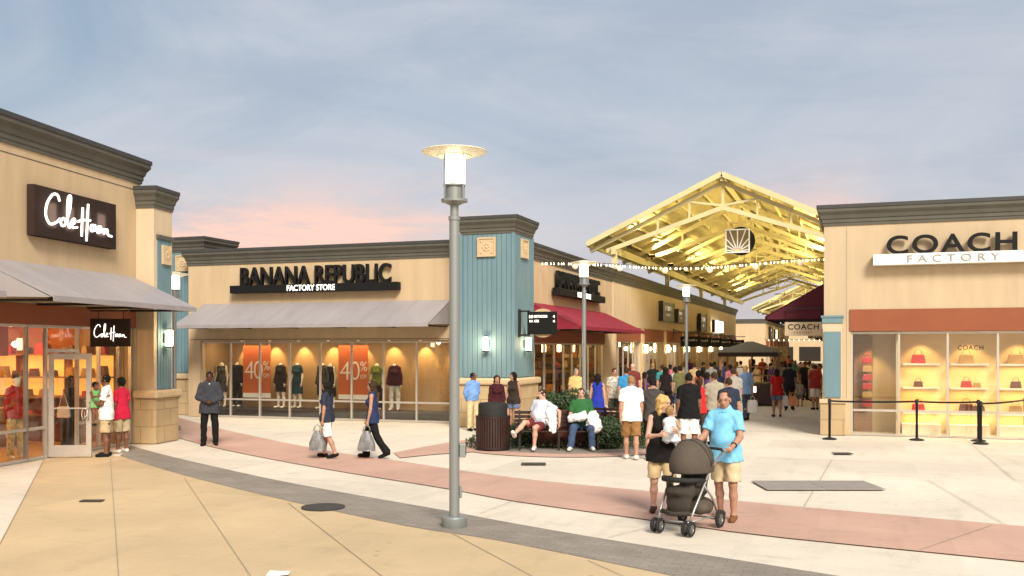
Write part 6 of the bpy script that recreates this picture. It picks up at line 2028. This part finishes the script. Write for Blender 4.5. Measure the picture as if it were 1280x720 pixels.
# --- tower group
rt, B, Mx = P('man in blue shirt and khaki trousers at the stone tower base', 591, 538, 35, 1.68, stand(armL=((.2, .25, -1), (-.5, .3, -1)), armR=((-.2, .25, -1), (.5, .3, -1)), yaw=40), dict(collar=True, top='shirt', sleeve='long', bottom='trousers', hair='short', hem=.03, fat=.015, face=True), ('brown', 'black', (112, 150, 208), (206, 186, 146), SHOE_D), .013)
tag(rt)
P('man in black shirt behind the blue shirt man by the tower', 599, 533, 20, 1.74, stand(), dict(top='tee', bottom='trousers', hair='short', face=True), ('tan', 'black', (30, 30, 34), (44, 42, 46), SHOE_D), .015)
P('woman in maroon top and dark cardigan behind the trash bin', 621, 545, 10, 1.66, stand(), dict(fem=True, top='tee', sleeve='long', bottom='trousers', hair='bob', face=True), ('tan', 'brown', (62, 24, 32), (34, 30, 34), SHOE_D), .014)
P('young woman with long dark hair, dark top and denim shorts right of the tower', 642, 541, -30, 1.72, walk(.3, yaw=-30), dict(fem=True, top='tank', sleeve='none', bottom='shorts', leg=.5, hair='long', hem=.08, face=True), ('tan', 'black', (52, 44, 38), (96, 112, 142), SHOE_B), .014)

# --- seated men
def on_bench(lx, ly=-.02):
    return (BX + cos(YAW) * lx - sin(YAW) * ly, BY + sin(YAW) * lx + cos(YAW) * ly)
sp = dict(pelvis=.565, lean=(.14, .26, 1), hips=(1, -.12, 0), yaw=-35, nod=17, legR=((-.25, -1, .16), (-.38, -.82, -.62)), legL=((-.05, -1, -.06), (-.06, .05, -1)), armL=((.75, .28, -.55), (.10, -.35, -1)), armR=((-.28, -.1, -1), (.35, -.9, -.1)), dropR=1)
x, y = on_bench(-.48, .02)
person('man in pale grey shirt and shorts lounging cross-legged on the bench', x, y, -18, 1.82, sp, dict(top='tee', bottom='shorts', leg=.72, flare=.1, hair='short', fat=.025, hem=.06, face=True), ('light', 'brown', (184, 190, 204), (106, 44, 44), SHOE_W), .0115)
sp = dict(pelvis=.565, lean=(-.03, .12, 1), nod=15, legL=((.28, -1, -.10), (.04, .12, -1)), legR=((-.24, -1, -.10), (-.16, -.08, -1)), armL=((.26, -.22, -1), (-.45, -.9, -.05)), armR=((-.26, -.22, -1), (.45, -.9, -.05)), curl=.6)
x, y = on_bench(.55, .02)
rs, Bs, Ms = person('man in green T-shirt and jeans sitting on the bench with white bags', x, y, -4, 1.84, sp, dict(top='tee', bottom='trousers', hair='short', fat=.035, hem=.05, face=True, cuff=.066), ('light', 'brown', (46, 98, 56), (64, 82, 112), SHOE_W), .0115)
put('shirt_print', text_mesh('LSU', .17, .07, .004), M['whitecard'], None) if False else None
def softbag(label, loc, rz, prims, h=.018, amp=.014, m='bagwhite'):
    e = empty('shopping_bag', loc, rz, label, 'shopping bag')
    v = vol_for(prims, h, .07)
    for p in prims: v.add(p)
    v.wrinkle(amp, .9, 1.3); v.wrinkle(amp * .5, 2.2, .3)
    put('bag_body', np_mesh('bag_body', *v.mesh()), M[m], e)
    return e
A3 = np.array
q = Ms @ Vector((-.10, -.36, .70)); softbag('crumpled white plastic bag on the green-shirted man\'s right knee', q, YAW, [('cone', A3((-.12, 0, .02)), A3((.1, 0, .06)), .12, .13, A3((0, 0, 1.)), 1.3, .05), ('cone', A3((.05, 0, .05)), A3((.16, .06, .14)), .1, .05, None, 1, .05)])
q = Ms @ Vector((.22, -.30, .62)); softbag('drooping white plastic bag hanging over the green-shirted man\'s left knee', q, YAW, [('cone', A3((.02, 0, .16)), A3((.06, -.02, -.08)), .12, .17, A3((0, 1., 0)), 1.2, .05), ('cone', A3((0, 0, 0)), A3((.0, -.04, -.2)), .14, .09, None, 1, .05)])
x, y = on_bench(-.16, -.08)
softbag('white cloth bag hanging beside the lounging man on the bench', (x, y, .74), YAW, [('cone', A3((-.02, 0, .16)), A3((.0, -.06, -.1)), .12, .13, A3((0, 1., 0)), 1.6, .05), ('cone', A3((.0, -.06, -.02)), A3((.02, -.22, -.25)), .11, .08, None, 1, .05)], m='bagwhite')

# --- suited man, two walking women
rt, B, Mx = P('man in dark grey suit jacket and black trousers with clasped hands', 262, 556.5, 14, 1.82, stand(armL=((.30, -.05, -1), (-.72, -.62, -.38)), armR=((-.30, -.05, -1), (.72, -.66, -.34)), curl=.6, legL=((.09, 0, -1), (.02, .02, -1)), legR=((-.09, 0, -1), (-.02, .02, -1))),
  dict(collar=True, top='jacket', topname='jacket', sleeve='long', topinfl=.024, hem=.17, bottom='trousers', hair='short', vneck=1.3, face=True), ('dark', 'black', (56, 58, 66), (20, 19, 21), SHOE_D), .0115)
c_ = B.N - B.t * .035 + B.fs * .062
put('undershirt', MB().ell(tuple(c_), .042, .03, .06, 10, 8).mesh('undershirt', True), cloth('undershirt', 232, 230, 228), rt)
rt, B, Mx = P('woman in navy top and white knee shorts walking left with grey bags', 409, 572.5, -108, 1.67, walk2(.75, armL=((.2, .12, -1), (.05, -.1, -1)), armR=((-.2, -.05, -1), (0, -.15, -1))), dict(fem=True, top='tee', bottom='shorts', leg=1.0, flare=.092, hair='long', hem=.1, fat=.01, face=True), ('tan', 'black', (44, 50, 66), (226, 216, 212), SHOE_D), .0115)
q = hand_at(B, Mx, 1); bag('pair of crumpled grey plastic bags held by the woman in white shorts', q.x - .12, q.y, q.z + .0, .3, .36, .42, .24, M['baggrey'], soft=1.0)
rt, B, Mx = P('woman in navy vest and black trousers striding left with a grey bag', 466, 572.5, -94, 1.70, walk2(1.05, armL=((.22, -.02, -1), (.1, -.2, -1)), armR=((-.2, -.2, -1), (0, -.4, -1))), dict(fem=True, top='tank', sleeve='none', bottom='trousers', hair='bob', hem=.12, cuff=.075, face=True), ('tan', 'brown', (38, 50, 84), (22, 22, 24), SHOE_D), .0115)
q = hand_at(B, Mx, 1); bag('grey plastic bag swinging from the hand of the woman in black trousers', q.x, q.y - .02, q.z + .0, .3, .36, .42, .22, M['baggrey'], soft=1.0)
q = Mx @ Vector((-.2, .05, .98)); e = empty('handbag', (q.x, q.y, q.z), YAW, 'dark brown shoulder bag on the far side of the woman in black trousers', 'handbag')
MB().prism([(-.17, -.12), (.17, -.12), (.13, .12), (-.13, .12)], 'x', -.05, .05).build('bag_body', M['brownbag'], e, bevel=.02)
MB().tube([(0, -.12, .1), (.04, -.03, .45), (.04, .06, .45), (0, .12, .1)], .01, 6).build('strap', M['brownbag'], e)

# --- left shop door group
rt, B, Mx = P('man in white T-shirt and khaki shorts outside the left shop holding a child', 133, 570.5, -78, 1.80, stand(armL=((.22, -.2, -1), (-.3, -1, .12)), armR=((-.22, -.25, -1), (.25, -1, .15)), yaw=-8), dict(top='tee', bottom='shorts', leg=.95, flare=.096, hem=.14, hair='short', fat=.02, face=True), ('brown', 'black', (236, 234, 232), (184, 164, 130), SHOE_D), .0115)
q = Mx @ Vector((.13, -.20, 1.10))
person('small child in green top carried by the man in white T-shirt', q.x, q.y, 60, 1.0, dict(pelvis=.0, legL=((.4, -.7, -.6), (.0, .1, -1)), legR=((-.4, -.7, -.6), (0, .1, -1)), armL=((.3, -.7, -.5), (-.1, -.8, .1)), armR=((-.3, -.7, -.5), (.1, -.8, .1))), dict(heads=1.4, top='tee', sleeve='none', bottom='shorts', leg=.6, hair='short', face=True), ('brown', 'black', (120, 170, 110), (120, 60, 50), SHOE_D), .017, z=q.z)
P('woman in raspberry pink T-shirt and khaki shorts behind the white T-shirt father', 152, 565.5, -118, 1.70, stand(), dict(fem=True, top='tee', bottom='shorts', leg=1.0, flare=.09, hair='afro', hem=.14, face=True), ('brown', 'black', (190, 34, 64), (176, 160, 130), SHOE_W), .013)
x, y = at(88, 22.9)
rt, B, Mx = person('woman in long black dress inside the open doorway with white handbag', x, y, 70, 1.74, walk(.3), dict(fem=True, top=None, bottom='dress', leg=.82, flare=.22, hair='long', face=True), ('brown', 'black', None, (18, 16, 18), SHOE_D), .015)
q = hand_at(B, Mx, -1); e = empty('handbag', (q.x, q.y - .08, q.z + .12), .4, 'white shoulder bag carried by the woman in the long black dress', 'handbag')
MB().prism([(-.15, -.14), (.15, -.14), (.13, .12), (-.13, .12)], 'y', -.04, .04).build('bag_body', M['bagwhite'], e, bevel=.02)
MB().tube([(-.1, 0, .12), (-.02, 0, .5), (.1, 0, .12)], .009, 6).build('strap', M['bagwhite'], e)
# mannequins
def mann(label, x, y, z, face, look, cols, pose=None, H=1.8, key=None, grp='mannequins in the display windows'):
    lk_ = dict(headless=True, name='mannequin', shoes=False); lk_.update(look)
    rt, B, Mx = person(label, x, y, face, H, pose or stand(), lk_, ('light', 'brown') + cols, .016, group=grp, cat='mannequin', z=z, key=key)
    rt.material_slots[0].material = M['mannequin']
    return rt
x, y = at(20, 20.7)
mann('mannequin with yellow hat, red top and gold printed trousers in the left shop window', x, y, .03, 60, dict(headless=False, hair='cap', fem=True, top='tee', sleeve='long', bottom='trousers'), ((150, 22, 20), mat('gold_print', (.5, .36, .16), .6, .5, 18), None), key=None)
MW = [(-10.35, 'charcoal sleeveless dress, first on the left of the long display window', dict(fem=True, top=None, bottom='dress', leg=.4, flare=.15), (None, (64, 62, 58), None)),
      (-9.88 + .0, 'black jacket and trousers left of the first orange poster', dict(top='jacket', sleeve='long', bottom='trousers'), ((26, 24, 30), (28, 26, 30), None)),
      (-8.05, 'dark bolero and short dress right of the first orange poster', dict(fem=True, top='tee', sleeve='long', bottom='dress', leg=.36, flare=.15, hem=-.12), ((44, 34, 30), (34, 26, 26), None)),
      (-7.35, 'teal short-sleeved shift dress in the middle of the display window', dict(fem=True, top='tee', hem=.0, bottom='dress', leg=.42, flare=.16), ((30, 60, 70), (30, 60, 70), None)),
      (-6.35, 'grey-black top and skirt behind the first walking woman', dict(fem=True, top='tee', sleeve='long', bottom='skirt', leg=.45, flare=.15), ((60, 58, 56), (30, 30, 32), None)),
      (-5.95, 'black dress just left of the second orange poster', dict(fem=True, top=None, bottom='dress', leg=.5, flare=.15), (None, (24, 22, 26), None)),
      (-4.12, 'olive green top and dark trousers right of the second orange poster', dict(fem=True, top='tee', bottom='trousers'), ((100, 108, 54), (36, 32, 30), None)),
      (-3.4, 'plum jacket and white trousers, rightmost in the display window', dict(fem=True, top='tee', sleeve='long', bottom='trousers', vneck=.9), ((58, 20, 36), (214, 208, 200), None))]
for k, (xx, lb, lo, co) in enumerate(MW):
    u_ = (278, 295.5, 352, 370.6, 404, 412, 472, 492.5)[k]; tu = (u_ - U0) / FPX; Yd = (28.4 + 1.05) / (CE + SE * tu); xx = CAM.x + CE * tu * Yd - SE * Yd
    mann('headless mannequin in ' + lb, xx, 1.0 + (.1 if k % 2 else 0), .29, -YAW / R(1) + random.uniform(-14, 14), lo, co, stand(armL=((.2, .05, -1), (.1, -.25, -1)), armR=((-.2, .05, -1), (-.1, -.25, -1))), H=1.76)

# --- deep crowd: a few posed figures re-dressed
VAR = [(walk(.5), dict(top='tee', bottom='trousers', hair='short')), (walk2(.5), dict(fem=True, top='tee', bottom='trousers', hair='long')),
       (stand(), dict(top='tee', bottom='shorts', hair='short', leg=1.0)), (walk(.35), dict(fem=True, top='tank', sleeve='none', bottom='shorts', leg=.6, hair='pony')),
       (walk2(.3), dict(top='shirt', sleeve='long', bottom='trousers', hair='short', fat=.02)), (stand(), dict(fem=True, top=None, bottom='dress', hair='bob', leg=.42))]
COLN = {'teal': (60, 130, 130), 'white': (222, 220, 214), 'black': (28, 26, 30), 'navy': (40, 48, 80), 'olive': (96, 98, 60), 'brick': (150, 62, 46), 'grey': (130, 128, 124), 'rose': (190, 110, 120), 'tan': (180, 150, 110), 'purple': (90, 60, 110)}
cn = list(COLN)
BOT = {'dark': (36, 32, 36), 'khaki': (176, 156, 120), 'denim': (70, 84, 116), 'pale': (206, 200, 190)}
bn = list(BOT)
crowd = [(828, 36), (838, 44), (850, 33), (853, 52), (868, 41), (873, 34), (879, 47), (884, 30), (889, 39), (899, 35), (902, 46), (907, 52), (913, 38), (921, 57), (926, 48), (946, 47), (953, 62), (958, 50), (963, 44), (966, 70), (977, 46), (981, 58), (990, 50), (994, 66), (1001, 47), (1012, 56), (1016, 44), (1024, 50), (816, 39), (806, 33), (864, 57), (893, 60), (940, 75), (972, 80), (986, 74), (1008, 72)]
seen = set()
rc = random.Random(21)
for i, (u, Y) in enumerate(crowd):
    vi = i % len(VAR)
    pose, look = VAR[vi]
    tc, bc = cn[(i * 7 + i // 10 * 3) % 10], bn[(i + i // 4) % 4]
    while (vi, tc, bc) in seen: tc = cn[(cn.index(tc) + 1) % 10]
    seen.add((vi, tc, bc))
    what = ['man in %s T-shirt and %s trousers', 'long-haired woman in %s top and %s trousers', 'man in %s T-shirt and %s shorts', 'woman with ponytail in %s tank top and %s shorts', 'stout man in %s long-sleeved shirt and %s trousers', 'woman in %s dress and bobbed hair']
    lb = (what[vi] % ((tc, bc) if vi < 5 else (tc,))) + (' walking deep in the lane crowd' if vi in (0, 1, 3, 4) else ' standing deep in the lane crowd')
    if vi == 5 and (5, tc) in seen: tc = cn[(cn.index(tc) + 3) % 10]; lb = 'woman in %s dress and bobbed hair standing deep in the lane crowd' % tc
    seen.add((vi, tc))
    x, y = at(u, Y)
    person(lb, x, y, rc.choice((180, 165, 195, 205, 0, 12, -20, 90, -80, 25, 150)), (1.62 if look.get('fem') else 1.78) + rc.uniform(-.05, .07), pose, look,
           (rc.choice(('light', 'tan', 'brown', 'tan', 'dark')), rc.choice(('black', 'brown', 'brown', 'sand', 'black')), COLN[tc], BOT[bc] if vi < 5 else COLN[tc], SHOE_D), .018, group='shoppers deep in the lane', key='v%d' % vi)
    if i % 4 == 1:
        bag('%s shopping bag carried by the %s' % (('white', 'cream', 'brown paper')[i % 3], lb.replace(' deep in the lane crowd', '').replace(' walking', '').replace(' standing', '')), x + .3, y - .05, .82, YAW + .3, .3, .34, .14, (M['bagwhite'], M['stonecap'], M['tanbag'])[i % 3])

# ------------------------------------------------------------------ sky, sun, camera
SUN_EL, SUN_AZ = 38.0, 146.0        # direction the light comes from, degrees; azimuth from +y towards +x
sd_ = Vector((sin(R(SUN_AZ)) * cos(R(SUN_EL)), cos(R(SUN_AZ)) * cos(R(SUN_EL)), sin(R(SUN_EL))))
sl_ = bpy.data.lights.new('sun', 'SUN'); sl_.energy = 2.8; sl_.angle = R(19); sl_.color = (1.0, .92, .80)
so_ = bpy.data.objects.new('sun', sl_); COL.objects.link(so_)
so_.rotation_euler = sd_.to_track_quat('Z', 'Y').to_euler(); so_.location = sd_ * 60

wld = bpy.data.worlds.new('World'); sc.world = wld; wld.use_nodes = True
nt = wld.node_tree
bg = nt.nodes['Background']; out = nt.nodes['World Output']
sky = nt.nodes.new('ShaderNodeTexSky'); sky.sky_type = 'NISHITA'; sky.sun_disc = False
sky.sun_elevation = R(SUN_EL); sky.sun_rotation = R(SUN_AZ); sky.dust_density = 2.5; sky.air_density = 1.2
tc = nt.nodes.new('ShaderNodeTexCoord')
sep = nt.nodes.new('ShaderNodeSeparateXYZ'); nt.links.new(tc.outputs['Generated'], sep.inputs[0])
def ramp(src, stops):
    r = nt.nodes.new('ShaderNodeValToRGB')
    el = r.color_ramp.elements
    while len(el) < len(stops): el.new(.5)
    for e_, (p, c) in zip(el, stops): e_.position = p; e_.color = (*c, 1)
    nt.links.new(src, r.inputs['Fac']); return r.outputs[0]
def mixc(a, b, f, mode='MIX'):
    m = nt.nodes.new('ShaderNodeMix'); m.data_type = 'RGBA'; m.blend_type = mode
    for s, v in ((6, a), (7, b), (0, f)):
        if isinstance(v, (tuple, list)): m.inputs[s].default_value = (*v, 1)
        elif isinstance(v, (int, float)): m.inputs[s].default_value = v
        else: nt.links.new(v, m.inputs[s])
    return m.outputs[2]
def cnoise(scale, stretch, detail=7, rough=.6, dist=0.0, loc=(0, 0, 0)):
    mp = nt.nodes.new('ShaderNodeMapping'); mp.inputs['Scale'].default_value = stretch; mp.inputs['Location'].default_value = loc
    mp.inputs['Rotation'].default_value = (0, 0, -YAW)
    n = nt.nodes.new('ShaderNodeTexNoise'); n.inputs['Scale'].default_value = scale; n.inputs['Detail'].default_value = detail; n.inputs['Roughness'].default_value = rough; n.inputs['Distortion'].default_value = dist
    nt.links.new(tc.outputs['Generated'], mp.inputs[0]); nt.links.new(mp.outputs[0], n.inputs['Vector']); return n.outputs['Fac']
SK = lambda r, g, b: lin(r, g, b)
grad = ramp(sep.outputs[2], [(0.0, SK(198, 184, 186)), (.08, SK(190, 182, 188)), (.15, SK(174, 178, 190)), (.24, SK(156, 174, 190)), (.34, SK(142, 165, 186)), (.7, SK(150, 168, 186)), (1.0, SK(172, 182, 192))])
# the overcast thins towards the right of the lane: paler there, slate blue to the left
dr = nt.nodes.new('ShaderNodeVectorMath'); dr.operation = 'DOT_PRODUCT'; dr.inputs[1].default_value = (CE, SE, .12)
nt.links.new(tc.outputs['Generated'], dr.inputs[0])
mr = nt.nodes.new('ShaderNodeMapRange'); mr.inputs['From Min'].default_value = -.5; mr.inputs['From Max'].default_value = .5
nt.links.new(dr.outputs['Value'], mr.inputs['Value'])
cb0 = mixc(mixc(grad, SK(138, 158, 178), .4), mixc(grad, SK(196, 196, 204), .55), mr.outputs[0])
cl = ramp(cnoise(1.9, (1, 1, 2.8), 10, .6, 1.0), [(.40, (0, 0, 0)), (.64, (1, 1, 1))])
c1 = mixc(cb0, SK(204, 203, 208), mixc((0, 0, 0), (.62, .62, .62), cl))
dk = ramp(cnoise(2.9, (1, 1, 3.2), 10, .62, .8, (3.1, 1.7, .4)), [(.48, (0, 0, 0)), (.68, (1, 1, 1))])
c2 = mixc(c1, SK(144, 158, 176), mixc((0, 0, 0), (.36, .36, .36), dk))
# sunset-tinted streaks low over the roofs, strongest over the clothing store
st = ramp(cnoise(3.0, (1, 1, 6.0), 8, .62, .8, (7.3, 2.2, 1.1)), [(.40, (0, 0, 0)), (.60, (1, 1, 1))])
def lobe(u, v, w):
    d = Vector(((u - U0) / FPX, 1, (V0 - v) / FPX)); d.normalize()
    wv = Vector((CE * d.x - SE * d.y, SE * d.x + CE * d.y, d.z))
    n = nt.nodes.new('ShaderNodeVectorMath'); n.operation = 'DOT_PRODUCT'; n.inputs[1].default_value = wv
    nt.links.new(tc.outputs['Generated'], n.inputs[0])
    m = nt.nodes.new('ShaderNodeMapRange'); m.interpolation_type = 'SMOOTHSTEP'
    m.inputs['From Min'].default_value = cos(R(w)); m.inputs['From Max'].default_value = 1.0
    nt.links.new(n.outputs['Value'], m.inputs['Value']); return m.outputs[0]
band = ramp(sep.outputs[2], [(.02, (1, 1, 1)), (.12, (1, 1, 1)), (.165, (.25, .25, .25)), (.20, (0, 0, 0))])
add = nt.nodes.new('ShaderNodeMath'); add.operation = 'MULTIPLY_ADD'; add.inputs[1].default_value = 1.0
nt.links.new(lobe(340, 300, 16), add.inputs[0]); 
l2 = nt.nodes.new('ShaderNodeMath'); l2.operation = 'MULTIPLY'; l2.inputs[1].default_value = .7
nt.links.new(lobe(990, 225, 6), l2.inputs[0]); nt.links.new(l2.outputs[0], add.inputs[2])
ms = nt.nodes.new('ShaderNodeMath'); ms.operation = 'MULTIPLY_ADD'; ms.inputs[1].default_value = 1.1; ms.inputs[2].default_value = .12
nt.links.new(add.outputs[0], ms.inputs[0])
pk = mixc(mixc((0, 0, 0), band, st), ms.outputs[0], 1.0, 'MULTIPLY')
c3 = mixc(c2, SK(246, 200, 182), pk)
# evening glow behind the viewer
mp = nt.nodes.new('ShaderNodeVectorMath'); mp.operation = 'DOT_PRODUCT'; mp.inputs[1].default_value = (sin(R(SUN_AZ)), cos(R(SUN_AZ)), .25)
nt.links.new(tc.outputs['Generated'], mp.inputs[0])
gl = ramp(mp.outputs['Value'], [(.25, (0, 0, 0)), (1.0, (1, 1, 1))])
c4 = mixc(c3, (1.2, .98, .74), gl)
nis = nt.nodes.new('ShaderNodeVectorMath'); nis.operation = 'SCALE'; nis.inputs[3].default_value = .02
nt.links.new(sky.outputs[0], nis.inputs[0])
tot = mixc(c4, nis.outputs[0], 1.0, 'ADD')
nt.links.new(tot, bg.inputs['Color'])
EXPO = 0.78
bg.inputs['Strength'].default_value = .59

cam = bpy.data.cameras.new('camera'); co_ = bpy.data.objects.new('camera', cam); COL.objects.link(co_)
co_.location = CAM; co_.rotation_euler = (R(90), 0, YAW)
cam.sensor_width = 36; cam.lens = 36 * FPX / 1280
cam.shift_y = (V0 - 360) / 1280
cam.clip_start = .1; cam.clip_end = 2000
sc.camera = co_
sc.view_settings.view_transform = 'Standard'; sc.view_settings.look = 'None'; sc.view_settings.exposure = EXPO; sc.view_settings.gamma = 1
sc.view_settings.use_curve_mapping = False
sc.render.engine = 'CYCLES'
cy = sc.cycles
cy.max_bounces = 6; cy.diffuse_bounces = 3; cy.glossy_bounces = 3; cy.transparent_max_bounces = 16; cy.transmission_bounces = 4
cy.sample_clamp_indirect = 4; cy.caustics_reflective = False; cy.caustics_refractive = False
cy.use_denoising = True
try: cy.denoiser = 'OPENIMAGEDENOISE'
except Exception: pass
cy.use_adaptive_sampling = True; cy.adaptive_threshold = .02
for o in bpy.data.objects:
    if o.name.startswith('tmp_'): bpy.data.objects.remove(o)
